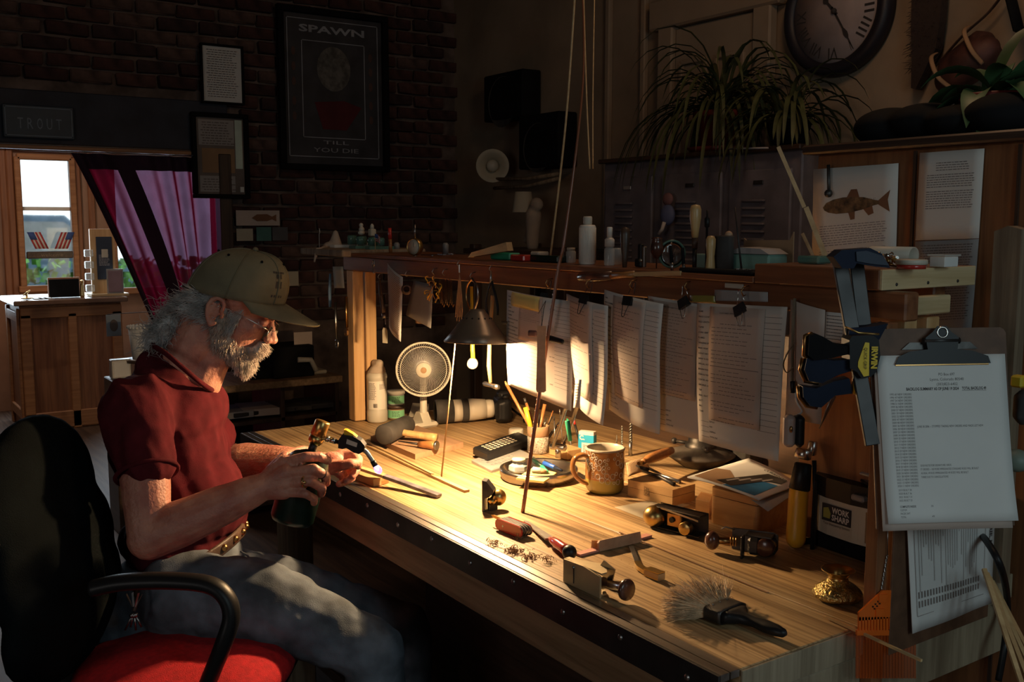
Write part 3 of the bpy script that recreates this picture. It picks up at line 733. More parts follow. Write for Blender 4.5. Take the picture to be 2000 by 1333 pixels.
# cap
CC = (-.010, .034); 
def cbase(th, k=1.0): return (CC[0] + .108 * k * cos(th), CC[1] + .031 * cos(th) * k, .088 * k * sin(th))
def dome(u, v, off=0):
    th = 2 * PI * u; t = v * PI / 2; k = cos(t) ** .72 if v < 1 else 0; a, b, c = cbase(th, k + off / .1)
    hgt = (.112 + off) * sin(t) ** .93
    return H(a - .008 * sin(t), b + hgt, c)
capo = obj('cap', MB().grid(dome, 48, 18, th=-.002), 'capcloth', P_)
mb = MB()
for k in range(6):
    u = k / 6 + 1 / 12; mb.tube([dome(u, v / 14 * .985, .0008) for v in range(15)], .0013, 6)
seam = obj('seam', mb, 'capcloth', capo); stuff(seam)
obj('button', MB().ball(dome(0, 1, .002), .007, 12), 'capcloth', capo)
for k in range(6):
    mb = MB(); p = dome(k / 6 + .0, .62, .0012); mb.ball(p, .0032, 8); obj('eyelet', mb, 'blackmatte', capo)
def brim(u, v):
    th = (u - .5) * rad_(142); a0, b0, c0 = cbase(th)
    ext = .092 * cos((u - .5) * PI * .92) ** .55; c = c0 * (1 + .03 * v)
    return H(a0 + ext * v, b0 + .003 - .006 * v - .10 * abs(c0) ** 2 / .088 * v, c)
obj('brim', MB().grid(brim, 28, 10, th=.0035), 'capcloth', capo)
obj('brim_edge', MB().tube([brim(i / 40, 1) for i in range(41)], .0022, 6), 'capcloth', capo)
obj('back_strap', MB().tube([H(*cbase(rad_(t))) for t in range(150, 211, 6)], .011, 8, flat=(1, .2)), 'leather', capo)
mb = MB(); rr = RNG(4)
for j, (v0, n_, hh) in enumerate(((.44, 6, .007), (.36, 3, .014), (.22, 3, .02), (.10, 5, .006))):
    for i in range(n_):
        u = .075 - (i - n_ / 2) * .011; p = dome(u, v0, .0012); q = dome(u + .007, v0, .0012); e = dome(u, v0 + hh * 5, .0012); f = dome(u + .007, v0 + hh * 5, .0012); mb.add([p, q, f, e], [(0, 1, 2, 3)], None, False)
stuff(obj('embroidery', mb, 'ink', capo))
# glasses
gl = MB()
for s in (1, -1):
    c = H(.103, -.002, .030 * s); ring = [c + SIDE * (.021 * cos(t)) + (HU * .93 - HF * .2) * (.017 * sin(t)) for t in [2 * PI * i / 24 for i in range(24)]]
    gl.tube(ring, .0009, 6, closed=True)
    gl.tube([H(.100, .008, .051 * s), H(.088, .011, .062 * s), H(.040, .014, .071 * s), H(-.012, .014, .080 * s), H(-.030, -.002, .082 * s)], .0009, 6)
gl.tube([H(.105, .002, .010), H(.109, .006, 0), H(.105, .002, -.010)], .0009, 6)
gl = tag(obj('glasses', gl, 'chrome', None), 'thin wire-rimmed glasses low on the bearded man’s nose', 'glasses')
for s in (1, -1):
    mb = MB(); c = H(.103, -.002, .030 * s); vs = [c + SIDE * (.0205 * cos(t)) + (HU * .93 - HF * .2) * (.0165 * sin(t)) for t in [2 * PI * i / 24 for i in range(24)]]
    mb.prism([(0, 0)] * 0 or [(.0205 * cos(2 * PI * i / 24), .0165 * sin(2 * PI * i / 24)) for i in range(24)], .0012, Matrix.Translation(c) @ Matrix(((SIDE.x, (HU * .93 - HF * .2).x, HF.x), (SIDE.y, (HU * .93 - HF * .2).y, HF.y), (SIDE.z, (HU * .93 - HF * .2).z, HF.z))).to_4x4())
    obj('lens', mb, 'glass', gl)
# shirt
sp = [be(318, 835, 2.31, .118, .185, .165, 8), be(345, 900, 2.31, .120, .165, .15, 8), be(382, 985, 2.31, .122, .155, .14, 6), be(352, 1050, 2.31, .135, .165, .085, 0),
      cap((268, 800, 2.15), (345, 800, 2.47), .082, .080), cap((318, 745, 2.29), (325, 800, 2.30), .070, .10), cap((296, 716, 2.27), (340, 735, 2.31), .040, .055), cap((340, 745, 2.34), (350, 790, 2.42), .06, .08),
      cap((266, 805, 2.14), (284, 905, 2.085), .080, .064), cap((352, 812, 2.50), (410, 855, 2.53), .080, .066), be(372, 815, 2.31, .080, .15, .10, 20)]
def sdisp(co, no):
    out = co.copy(); vpt = D(415, 761, 2.30)
    for i in range(len(co)):
        p = V(co[i]); a = p.dot(RV); b = p.z; c = p.dot(SIDE)
        f = (.5 - abs(noise.noise(V((a * 13 + b * 5, b * 2.4, c * 11))))) * .018 - .009 + noise.noise(V((a * 34 + b * 14, b * 7, c * 30))) * .005
        out[i] += no[i] * f
    return out
smb = blob_mb(sp, .0048, 4, sdisp); shirt = obj('shirt', smb, 'shirt', P_)
cpts = [D(300, 676, 2.24), D(302, 669, 2.30), D(330, 672, 2.37), D(385, 716, 2.385), D(408, 745, 2.34), D(415, 762, 2.285), D(395, 750, 2.225), D(362, 723, 2.19), D(325, 692, 2.19)]
def spl(P, n, closed=False):
    P = [V(p) for p in P]; out = []; N = len(P)
    for i in range(N if closed else N - 1):
        p0 = P[(i - 1) % N] if closed or i > 0 else P[0]; p1 = P[i]; p2 = P[(i + 1) % N]; p3 = P[(i + 2) % N] if closed or i + 2 < N else P[-1]
        for k in range(n):
            t = k / n; out.append(.5 * ((2 * p1) + (p2 - p0) * t + (2 * p0 - 5 * p1 + 4 * p2 - p3) * t * t + (3 * p1 - p0 - 3 * p2 + p3) * t ** 3))
    if not closed: out.append(P[-1])
    return out
obj('collar', MB().tube(spl(cpts, 5, True), .0060, 8, closed=True), 'shirt', shirt)
def hemring(c, ax, r, n=24):
    m = Mz(c, V(c) + V(ax)); return [m @ V((r * cos(2 * PI * i / n), r * sin(2 * PI * i / n), 0)) for i in range(n)]
obj('sleeve_hem', MB().tube(hemring(D(287, 925, 2.08), D(287, 925, 2.08) - D(266, 805, 2.14), .0625), .0045, 8, closed=True), 'shirt', shirt)
# jeans
jp = [be(335, 1140, 2.31, .135, .175, .105, -5), be(370, 1110, 2.31, .12, .16, .085, -15), cap((355, 1160, 2.19), (520, 1178, 2.15), .098, .088), cap((520, 1178, 2.15), (735, 1275, 2.14), .088, .066),
      cap((375, 1130, 2.41), (560, 1160, 2.44), .092, .084), cap((560, 1160, 2.44), (790, 1225, 2.52), .082, .064), be(285, 1185, 2.31, .12, .19, .09, 0)]
kn, kf = D(735, 1275, 2.14), D(790, 1225, 2.52); an, af = V((kn.x + .04, kn.y - .03, .11)), V((kf.x + .03, kf.y + .02, .11))
jp += [('c', kn, an, .066, .052), ('c', kf, af, .064, .052)]
def jdisp(co, no):
    out = co.copy()
    for i in range(len(co)):
        p = V(co[i]); a = p.dot(RV); b = p.z; c = p.dot(SIDE)
        out[i] += no[i] * (noise.noise(V((a * 16 - b * 10, b * 9, c * 6))) * .010 + noise.noise(V((a * 45, b * 40, c * 30))) * .003)
    return out
jeans = obj('jeans', blob_mb(jp, .0065, 4, jdisp), 'denim', P_)
obj('pocket_seam', MB().tube(spl([D(470, 1078, 2.215), D(487, 1090, 2.19), D(497, 1118, 2.165), D(490, 1145, 2.14)], 6), .0022, 6), 'denim', jeans)
for a in (an, af):
    mb = MB(); d_ = RV.normalized(); q = blob_mb([('c', a - V((0, 0, .055)) - d_ * .03, a - V((0, 0, .068)) + d_ * .16, .045, .036), ('c', a, a - V((0, 0, .05)), .048, .045)], .007, 3); obj('boot', q, 'leather', P_)
# belt with metal conchos
bc_ = D(368, 1090, 2.31); bm = BM @ Matrix.Rotation(rad_(-26), 4, 'Y'); bm.translation = bc_
mb = MB(); ring = [bm @ V((.136 * cos(2 * PI * i / 48), .172 * sin(2 * PI * i / 48), 0)) for i in range(48)]
mb.tube(ring, .017, 8, closed=True, flat=(.28, 1)); belt = obj('belt', mb, 'leather', P_)
for i in range(0, 24):
    p = bm @ V((.141 * cos(2 * PI * i / 24), .177 * sin(2 * PI * i / 24), 0)); obj('concho', MB().ball(p, .0085, 10), 'bronze', belt)
# rings, nails, watch-less wrist
def fring(name, p, q, r, th, m_):
    m2 = Mz(p, q); return obj(name, MB().tube([m2 @ V((r * cos(2 * PI * i / 20), r * sin(2 * PI * i / 20), 0)) for i in range(20)], th, 8, closed=True, flat=(1, 1.6)), m_, P_)
a, b = D(*FI[2][0]), D(*FI[2][1]); fr_ = fring('gold_ring', a.lerp(b, .80), b, .0118, .0018, 'gold')
obj('ring_stone', MB().ball(a.lerp(b, .80) + SIDE * .012 + ZV * .002, (.005, .005, .004), 10), 'gold', fr_)
a, b = D(*FI[1][2]), D(*FI[1][1]); fring('thin_ring', a.lerp(b, .3), b, .0112, .0008, 'darksteel')
for f, r_ in ((FI[0], .0095), ([(0, 0, 0), (0, 0, 0), (686, 906, 2.37), (698, 905, 2.385)], .0105)):
    a, b = D(*f[2]), D(*f[3]); obj('fingernail', MB().ball(b + (b - a).normalized() * .002 + SIDE * r_ * .62 + ZV * .003, (.0060, .0022, .0048), 12, BM), 'nail', P_)
# arm hair on the far forearm
mb = MB(); rr = RNG(9); A0, A1 = D(440, 908, 2.54), D(620, 908, 2.455)
def aroot(q):
    t = q.random(); p = A0.lerp(A1, t); r_ = .052 - .02 * t; an_ = q.uniform(-.5, 2.3); return p + SIDE * (cos(an_) * r_) + ZV * (sin(an_) * r_)
hairs(mb, 1500, aroot, lambda p, q: RV * .8 + ZV * q.uniform(-.2, .6) + SIDE * .3, .011, .00035, 2, .002, rr); stuff(obj('arm_hair', mb, 'beard', P_))
# keys hanging at the hip
kb = thing('key_bunch', 'bunch of keys hanging by a strap from the bearded man’s belt', 'keys', D(262, 1240, 2.06))
obj('strap', MB().tube([D(268, 1150, 2.08), D(266, 1180, 2.06), D(262, 1195, 2.05)], .004, 6, flat=(1, .4)), 'leather', kb)
for k in range(4):
    p = D(262, 1195, 2.05); q = D(242 + 12 * k, 1236 - (k % 2) * 7, 2.05); mb = MB(); mb.prism([(-.002, .01), (.002, .01), (.002, .04), (-.002, .038)], .0015, Mz(p, q) @ Matrix.Rotation(-PI / 2, 4, 'X')); mb.cyl(p.lerp(q, .1), p.lerp(q, .9), .0022, n=6); mb.ball(p.lerp(q, .2), .006, 8); obj('key', mb, 'steel', kb)

# ================================================================== torch and strip in his hands
TA, TB = D(568, 1022, 2.195), D(607, 884, 2.195); ax = (TB - TA).normalized(); Lc = (TB - TA).length
tor = thing('propane_torch', 'small green gas bottle torch with brass valve, in the man’s near hand', 'torch', TA)
obj('gas_bottle', MB().lathe([(0, .004), (.030, .004), (.034, 0), (.042, .002), (.0475, .012), (.0475, Lc - .030), (.044, Lc - .014), (.034, Lc - .004), (.018, Lc + .002), (.014, Lc + .004), (0, Lc + .004)], Mz(TA, TB), 40), 'bottle_green', tor)
NB = D(614, 868, 2.195); NT = D(631, 823, 2.195)
mb = MB(); Ln = (NT - NB).length; mb.lathe([(0, 0), (.012, 0), (.014, .004), (.0165, .006), (.0165, Ln * .34), (.0155, Ln * .35), (.0155, Ln * .38), (.0165, Ln * .39), (.0165, Ln - .002), (.015, Ln), (0, Ln)], Mz(NB, NT), 32); obj('brass_valve', mb, 'brass', tor)
obj('valve_neck', MB().cyl(TB + ax * .0, NB + ax * .004, .009, n=16), 'darksteel', tor)
c1, c2, c3 = D(629, 855, 2.19), D(664, 865, 2.19), D(668, 866, 2.19)
mb = MB(); mb.cyl(c1, c2, .0045, n=12); mb.cyl(c1.lerp(c2, .22), c1.lerp(c2, .40), .0068, n=6); mb.cyl(c1.lerp(c2, .45), c1.lerp(c2, .8), .0062, n=12); obj('supply_tube', mb, 'chrome', tor)
hdm = Matrix.Translation(D(660, 868, 2.175)) @ Matrix(((RV.x, 0, HV.x), (RV.y, 0, HV.y), (0, 1, 0))).to_4x4()
k_ = 2.19 / 1955
def hpx(l): return [((x - 660) * k_, -(y - 868) * k_) for x, y in l]
obj('trigger_housing', MB().prism(hpx([(660, 876), (661, 860), (668, 850), (690, 853), (704, 862), (712, 872), (710, 882), (700, 888), (690, 885), (676, 876), (668, 878)]), .030, hdm), 'black', tor)
obj('trigger', MB().prism(hpx([(671, 850), (671, 841), (676, 842), (688, 849), (696, 856), (692, 857)]), .018, hdm @ Matrix.Translation((0, 0, .006))), 'amberyellow', tor)
obj('sticker', MB().prism(hpx([(678, 858), (698, 866), (696, 874), (676, 867)]), .001, hdm @ Matrix.Translation((0, 0, -.001))), 'offwhite', tor)
bt = [D(*p) for p in ((708, 878, 2.19), (716, 884, 2.19), (723, 894, 2.19), (729, 903, 2.19), (733, 910, 2.19))]
bo_ = obj('burner_tube', MB().tube(spl(bt, 5), .0050, 12), 'steel', tor)
obj('burner_tip', MB().cyl(D(728, 901, 2.19), D(733.5, 911, 2.19), .0062, n=16, cap=True), 'darksteel', tor)
f0, f1 = D(733, 910, 2.19), D(744, 926, 2.19); fo = obj('flame', MB().lathe([(0, 0), (.0055, .001), (.0075, .006), (.0085, .012), (.006, .018), (0, .022)], Mz(f0, f1), 14), 'flame', tor)
obj('flame_core', MB().lathe([(0, 0), (.0035, .001), (.0045, .006), (.002, .012), (0, .014)], Mz(f0, f1), 12), 'flamecore', fo)
# strip being heated
s0, s1, s2 = T(694, 912, BT + .045), T(770, 937, BT + .022), T(858, 969, BT + .006)
st = thing('bamboo_strip', 'scorched blue-grey bamboo strip held over the bench under the torch flame', 'strip', s2)
def strip_mb(pts, w_, h_):
    mb = MB(); N = len(pts); vs = []; fs = []
    for i, p in enumerate(pts):
        t = (pts[min(i + 1, N - 1)] - pts[max(i - 1, 0)]).normalized(); x = t.cross(ZV).normalized(); y = x.cross(t)
        vs += [p + x * w_ / 2 + y * h_ / 2, p - x * w_ / 2 + y * h_ / 2, p - x * w_ / 2 - y * h_ / 2, p + x * w_ / 2 - y * h_ / 2]
    for i in range(N - 1):
        for k in range(4): fs.append((i * 4 + k, i * 4 + (k + 1) % 4, i * 4 + 4 + (k + 1) % 4, i * 4 + 4 + k))
    fs += [(3, 2, 1, 0), tuple(4 * N - 4 + k for k in range(4))]; return mb.add(vs, fs, None, False)
M['scorched'] = mat('scorched_bamboo', (.115, .105, .125), .5, var=.35, vscale=30)
obj('bare_end', strip_mb([s0, s0.lerp(s1, .75)], .017, .007), 'bamboo', st)
obj('scorched_end', strip_mb([s0.lerp(s1, .752), s1, s2], .0175, .0075), 'scorched', st)

# ================================================================== office chair
def Q(sr, dh, z): return RV * sr + HV * dh + ZV * z
ch = thing('office_chair', 'black office chair with a red cloth seat and loop armrests, under the man', 'chair', Q(-.68, 2.0, 0))
rot = Matrix(((RV.x, HV.x, 0), (RV.y, HV.y, 0), (0, 0, 1))).to_4x4()
def QM(sr, dh, z, ry=0): m = rot @ Matrix.Rotation(ry, 4, 'Y'); m.translation = Q(sr, dh, z); return m
seat = blob_mb([('b', QM(-.690, 2.0, .548), (.36, .42, .06), .02), ('e', Q(-.56, 2.0, .550), (.105, .24, .056), rot), ('e', Q(-.70, 2.0, .560), (.20, .245, .045), rot)], .008, 8); obj('seat', seat, 'redcloth', ch)
obj('seat_pan', MB().box((.40, .40, .03), (0, 0, 0), QM(-.68, 2.0, .495), bev=.012), 'black', ch)
back = blob_mb([('e', Q(-.955, 1.97, .915), (.060, .235, .170), rot @ Matrix.Rotation(-.10, 4, 'Y')), ('e', Q(-.925, 1.97, .80), (.062, .25, .16), rot @ Matrix.Rotation(-.10, 4, 'Y')), ('e', Q(-.90, 1.95, .70), (.055, .25, .14), rot)], .009, 6); obj('backrest', back, 'chaircloth', ch)
obj('back_bar', MB().tube(spl([Q(-.95, 1.98, .78), Q(-.95, 1.98, .6), Q(-.85, 1.99, .47), Q(-.70, 2.0, .47)], 6), .022, 10, flat=(1.6, .5)), 'black', ch)
for s, dn in ((0, 1.84), (1, 2.27)):
    ap = [D(180, 1150, dn), D(240, 1138, dn), D(330, 1135, dn), D(405, 1142, dn), D(440, 1165, dn), D(452, 1205, dn), D(436, 1260, dn), D(408, 1330, dn + .03), D(385, 1390, dn + .06)]
    if s: ap = [p - ZV * .0 + RV * -.16 - ZV * .12 for p in ap]
    obj('armrest', MB().tube(spl(ap, 6), .019, 12, flat=(1.15, .8)), 'black', ch)
obj('gas_column', MB().cyl(Q(-.68, 2.0, .10), Q(-.68, 2.0, .48), .028, n=16), 'darksteel', ch)
for k in range(5):
    a = 2 * PI * k / 5 + .3; e = Q(-.68 + .30 * cos(a), 2.0 + .30 * sin(a), .075); lg = obj('leg', MB().tube([Q(-.68, 2.0, .11), e], [.028, .018], 10), 'black', ch)
    obj('caster', MB().cyl(e + V((0, -.02, -.045)), e + V((0, .02, -.045)), .029, n=16), 'rubber', lg)
# ================================================================== papers clipped to the rail
def surf_from(TL, TR, BR, BL, bulge):
    TL, TR, BR, BL = map(V, (TL, TR, BR, BL)); n = (TR - TL).cross(BL - TL).normalized()
    if n.dot(CAMP - TL) < 0: n = -n
    def f(u, v):
        p = TL.lerp(TR, u).lerp(BL.lerp(BR, u), v); return p + n * bulge(u, v)
    return f, n
def sheet(name, label, cs, Ws, bulge, matn, cat='paper', group=None, txt=None, inkm='ink', W=.216, Hh=.279, nu=14, nv=16):
    f, n = surf_from(*cs, bulge)
    mb = MB(); mb.grid(f, nu, nv, th=.0006)
    o = single(name, mb, matn, label, cat, group)
    if txt:
        q = MB(); fm = lambda x, y: f(min(max(x / W, 0), 1), min(max(-y / Hh, 0), 1)) + n * .0009
        txt(q, fm, RNG(hash(label) % 1000 if 0 else len(label)))
        if q.v: stuff(obj('print', q, inkm, o))
    return o, f, n
def rule(q, fm, x0, x1, y, t=.0007, seg=6):
    for k in range(seg):
        a = x0 + (x1 - x0) * k / seg; b = x0 + (x1 - x0) * (k + 1) / seg
        q.add([fm(a, y), fm(b, y), fm(b, y - t), fm(a, y - t)], [(0, 3, 2, 1)], None, False)
def words(q, fm, x0, x1, y, h, rr, fill=.9):
    x = x0
    while x < x0 + (x1 - x0) * fill:
        w_ = rr.uniform(.004, .014); w_ = min(w_, x1 - x)
        q.add([fm(x, y), fm(x + w_, y), fm(x + w_, y - h), fm(x, y - h)], [(0, 3, 2, 1)], None, False); x += w_ + .0022
FORM = ['NAME', 'PRICE CONFIRMED', 'ROD LENGTH', 'TAPER', 'CORK GRIP', 'FLAMED', 'WINDING SPACER', 'MAIN WRAP', 'SIGNATURE WRAP', 'WRAP GUIDES', 'SPECIAL INTEREST', 'ENGRAVING, DATE', 'FERRULE REMARK', 'COATED AND TAG', 'ORDERED, ADD', 'TIP', 'REEL SEAT', 'BUTT', 'BAG', 'TUBE']
def form(q, fm, rr, left=True, right=True, body=True, foot=True):
    if left:
        for i, s in enumerate(FORM): put_text(q, s, .0046, fm, .006, -.018 - i * .0105, min(.046, .0031 * len(s)), bold=.02)
    if body:
        for i in range(22): rule(q, fm, .052 if left else .01, .132, -.020 - i * .0105, .0005)
    if right:
        for i in range(21):
            rule(q, fm, .165, .208, -.020 - i * .0105, .0006)
            if rr.random() < .3: put_text(q, rr.choice(['GUIDES', 'TIP TOP', 'CHECK', 'STEPS']), .0042, fm, .150, -.020 - i * .0105, bold=.02)
    if foot:
        for i in range(4): rule(q, fm, .010, .034, -.235 - i * .010, .0006); put_text(q, ['DEPOSIT', 'PAID', 'SHIPPING', 'TOTAL DUE'][i], .0042, fm, .036, -.235 - i * .010, bold=.02)
def letter(q, fm, rr, W=.12, n=30, top=-.014, sig=True):
    y = top; put_text(q, 'CUSTOMER INFORMATION', .0042, fm, W * .2, y, bold=.02); y -= .012
    for i in range(n):
        if i == 12: rule(q, fm, .004, W - .006, y, .0012); y -= .0085; continue
        if rr.random() < .12: y -= .0075; continue
        words(q, fm, .006 + (rr.random() < .2) * .02, W - .008, y, .0011, rr, rr.uniform(.45, .95)); y -= .0078
    if sig:
        pts = [(W * .35 + i * .0016, y + .006 * sin(i * 1.3) * (1 - i / 40)) for i in range(26)]
        for (a, b), (c, d) in zip(pts, pts[1:]): q.add([fm(a, b), fm(c, d), fm(c, d - .0006), fm(a, b - .0006)], [(0, 3, 2, 1)], None, False)
def P4(tl, tr, br, bl): return [PY(*p) for p in (tl, tr, br, bl)]
S1 = sheet('order_form', 'curled order form clipped on the rail beside the lamp, lower half glaring in lamplight', P4((984, 567, 1.325), (1124, 590, 1.372), (1118, 803, 1.352), (989, 752, 1.325)), None,
      lambda u, v: .010 * sin(u * PI) - .012 * (1 - u) ** 3 + .004 * sin(v * PI) + .006 * sin(u * 5 + v * 2) * v, 'paper', txt=lambda q, f, r: form(q, f, r))
S2 = sheet('order_form', 'narrow bent order form hanging second from the lamp, with a lit lower corner', P4((1108, 574, 1.379), (1188, 598, 1.345), (1181, 832, 1.335), (1118, 785, 1.372)), None,
      lambda u, v: .012 * sin(u * PI) + .006 * sin(v * 4 + u * 3) * v, 'paper', txt=lambda q, f, r: form(q, f, r, left=False))
S3 = sheet('order_form', 'order form with a half-size letter over it, third along the rail from the lamp', P4((1181, 566, 1.372), (1296, 594, 1.352), (1279, 850, 1.338), (1187, 800, 1.366)), None,
      lambda u, v: .009 * sin(u * PI) - .010 * max(0, u - .8) * v * 4 + .004 * sin(v * 5), 'paper', txt=lambda q, f, r: form(q, f, r, body=False))
S4 = sheet('order_form', 'wide order form hanging just behind the edge of the largest front order form', P4((1266, 578, 1.384), (1440, 606, 1.374), (1420, 872, 1.366), (1283, 838, 1.378)), None,
      lambda u, v: .004 * sin(u * PI), 'paper', txt=lambda q, f, r: form(q, f, r, left=False, right=False, body=False))
S5 = sheet('order_form', 'largest front order form, nearest the hanging strap, with printed labels down its side', P4((1362, 592, 1.364), (1541, 600, 1.366), (1518, 902, 1.350), (1366, 862, 1.348)), None,
      lambda u, v: .006 * sin(u * PI) + .004 * sin(v * 3 + u), 'paper', txt=lambda q, f, r: form(q, f, r, body=False))
# half-size letters lying on the forms
def inset(S, u0, u1, v0, v1, label, top=True, matn='paper_tan', wm=.12, n=30, sig=True):
    _, f, nn = S; g = lambda u, v: f(u0 + (u1 - u0) * u, v0 + (v1 - v0) * v) + nn * (.0022 + .002 * v)
    o = single('letter', MB().grid(g, 8, 12, th=.0005), matn, label, 'paper', None)
    q = MB(); W = wm; Hh = .23; fm = lambda x, y: g(min(max(x / W, 0), 1), min(max(-y / Hh, 0), 1)) + nn * .0006
    letter(q, fm, RNG(len(label)), W, n, sig=sig); stuff(obj('print', q, 'inkgrey', o)); return o
inset(S1, .26, .60, .0, .46, 'small tan letter at the top of the lamp-lit curled order form', n=14, sig=False)
inset(S2, .0, .74, .0, .86, 'tan letter covering most of the narrow bent order form')
inset(S3, .22, .78, .02, .84, 'tan letter with a signature on the third order form from the lamp')
inset(S4, .03, .60, .02, .72, 'dim tan letter on the order form behind the largest front one')
inset(S5, .18, .80, .02, .82, 'tan signed letter on the largest front order form')
q = MB(); f, nn = S1[1], S1[2]; g = lambda u, v: f(.12 + .45 * u, .005 + .14 * v) + nn * (.004 + .003 * sin(v * 3)); q.grid(g, 6, 4, th=.0004); single('yellow_slip', q, 'yellownote', 'yellow slip clipped over the top of the lamp-lit curled order form', 'paper')
# more paper behind the clamps
def flat(name, label, cs, matn, cat='paper', txt=None, inkm='ink', group=None, W=.216, Hh=.279, b=0): return sheet(name, label, cs, None, lambda u, v: b * sin(u * PI), matn, cat, group, txt, inkm, W, Hh, 6, 6)
flat('envelope', 'worn tan envelope hanging between the largest order form and the bar clamps', P4((1545, 585, 1.376), (1612, 606, 1.376), (1604, 830, 1.372), (1534, 812, 1.372)), 'paper_tan', b=.006)
flat('receipt', 'small pale printed slip hanging just behind the upper bar clamp handle', P4((1611, 609, 1.380), (1664, 614, 1.380), (1662, 675, 1.378), (1609, 668, 1.378)), 'paper', txt=lambda q, f, r: [words(q, f, .02, .19, -.03 - i * .03, .006, r) for i in range(8)])
flat('label_strip', 'pinkish paper strip taped on the rail above the largest order form', P4((1396, 566, 1.383), (1500, 571, 1.383), (1500, 590, 1.383), (1396, 588, 1.383)), 'papergrey')
flat('green_slip', 'small green slip behind the clip of the wide order form', P4((1348, 577, 1.383), (1398, 578, 1.383), (1398, 592, 1.383), (1348, 590, 1.383)), M['muggreen'])
# binder clips
def clip(px, py, Y, lab, ang=0, sc_=1.0, white=False):
    p = PY(px, py, Y - .006); t = thing('binder_clip', lab, 'binder clip', p, None)
    m = Matrix.Translation(p) @ Matrix.Rotation(ang, 4, 'Y') @ Matrix.Scale(sc_, 4)
    obj('spring_body', MB().prism([(-.0055, -.011), (.0055, -.011), (.0012, .008), (-.0012, .008)], .026, m @ Matrix.Translation((-.013, 0, 0)) @ Matrix.Rotation(PI / 2, 4, 'Y') @ Matrix.Rotation(PI / 2, 4, 'Z')), 'black', t)
    for s in (1, -1):
        mb = MB(); yy = -.0075 * s; pts = [(-.009, yy * .7, -.010), (-.005, yy * 1.5, -.026), (-.004, yy * 1.7, -.032), (0, yy * 1.75, -.034), (.004, yy * 1.7, -.032), (.005, yy * 1.5, -.026), (.009, yy * .7, -.010)]
        if s == -1: pts = [(x, y + .004, -z + .002) for x, y, z in pts]
        mb.tube([m @ V(x) for x in pts], .0008, 6); obj('wire_handle', mb, 'chrome' if white else 'darksteel', t)
    h = p + V((0, .012, .034)); mb = MB(); mb.tube([h + V((0, .012, .006)), h + V((0, -.004, .004)), h + V((0, -.008, -.004)), h + V((0, -.002, -.012)), h + V((0, .003, -.010))], .0011, 6)
    single('cup_hook', mb, 'bronze', 'small hook in the rail holding the ' + lab.replace('black ', ''), 'hook')
clip(1063, 579, 1.362, 'black binder clip on the lamp-lit curled order form'); clip(1141, 583, 1.352, 'black binder clip on the narrow bent order form', .1)
clip(1226, 586, 1.352, 'black binder clip on the third order form'); clip(1334, 590, 1.372, 'black binder clip on the wide rear order form', -.5, 1, True); clip(1444, 603, 1.358, 'black binder clip on the largest front order form', -.5, 1, True)

# ================================================================== clipboards at the bench end
def frame3(o, ex, ey): ex = V(ex).normalized(); ey = V(ey).normalized(); ez = ex.cross(ey); return Matrix(((ex.x, ey.x, ez.x, o[0]), (ex.y, ey.y, ez.y, o[1]), (ex.z, ey.z, ez.z, o[2]), (0, 0, 0, 1)))
cl0 = D(1722, 1030, 1.520); tl0 = D(1709, 695, 1.535)
exx = (RV * cos(rad_(4)) + HV * sin(rad_(4))); exx = (exx + ZV * .035).normalized()
eyy = (tl0 - cl0).normalized(); exx = (exx - eyy * exx.dot(eyy)).normalized()
cf = frame3(cl0, exx, eyy); SCp = 1.0; sh = (tl0 - cl0).length / .272
cf = cf @ Matrix.Scale(sh * .98, 4)
cb = thing('clipboard', 'brown clipboard with large steel clip and a backlog list, hanging at the bench end', 'clipboard', cf @ V((.11, .14, -.01)))
mb = MB(); rc = [(-.006, -.004), (.226, -.004), (.226, .312)] + [(.214 + .012 * cos(a), .310 + .012 * sin(a)) for a in (0.3, .8, 1.3)] + [(.006 + .0 - .0 - .012 * cos(a) + .0, .310 + .012 * sin(a)) for a in (1.3, .8, .3)]
mb.prism(rc, .003, cf @ Matrix.Translation((0, 0, -.009))); obj('board', mb, 'hide', cb)
mb = MB()  # steel clip
mb.prism([(.030, .262), (.190, .262), (.186, .274), (.160, .283), (.135, .286), (.138, .305), (.126, .314), (.118, .324), (.103, .324), (.094, .314), (.082, .305), (.085, .286), (.055, .283), (.036, .275)], .0016, cf @ Matrix.Translation((0, 0, .007))); obj('clip_plate', mb, 'black', cb)
mb = MB(); m5 = cf @ Matrix.Translation((.1105, .3135, .0085)); mb.tube([m5 @ V((.0085 * cos(2 * PI * i / 20), .0085 * sin(2 * PI * i / 20), .0)) for i in range(20)], .0017, 6, closed=True); obj('hanging_eye', mb, 'chrome', cb)
mb = MB(); mb.cyl(cf @ V((.080, .300, .004)), cf @ V((.141, .300, .004)), .005, n=12); mb.mi = 0; obj('spring_barrel', mb, 'darksteel', cb)
obj('clip_lip', MB().box((.158, .005, .002), (.110, .262, .004), cf, bev=.0008), 'bronze', cb)
obj('base_plate', MB().prism([(.046, .2865), (.175, .2865), (.162, .298), (.060, .298)], .0015, cf @ Matrix.Translation((0, 0, -.0035))), 'iron', cb)
def cpaper(name, lab, x0, x1, y0, y1, z, skew, matn, curl=.01):
    g = lambda u, v: cf @ V((x0 + (x1 - x0) * u + skew * v, y1 + (y0 - y1) * v, z + .003 * v + curl * max(0, v - .6) ** 2 * 4 * (1 - .3 * u) + .003 * sin(u * 4 + v * 3) * v))
    return single(name, MB().grid(g, 12, 16, th=.0005), matn, lab, 'paper'), g
cpaper('backing_sheet', 'lower sheet of the stack on the upper clipboard, showing along its left edge', -.003, .213, -.006, .274, .0005, .002, 'paper_tan', .003)
pg, g = cpaper('backlog_sheet', 'printed backlog summary sheet on top of the upper clipboard', .001, .2175, .006, .277, .0028, .0045, 'paper_cool')
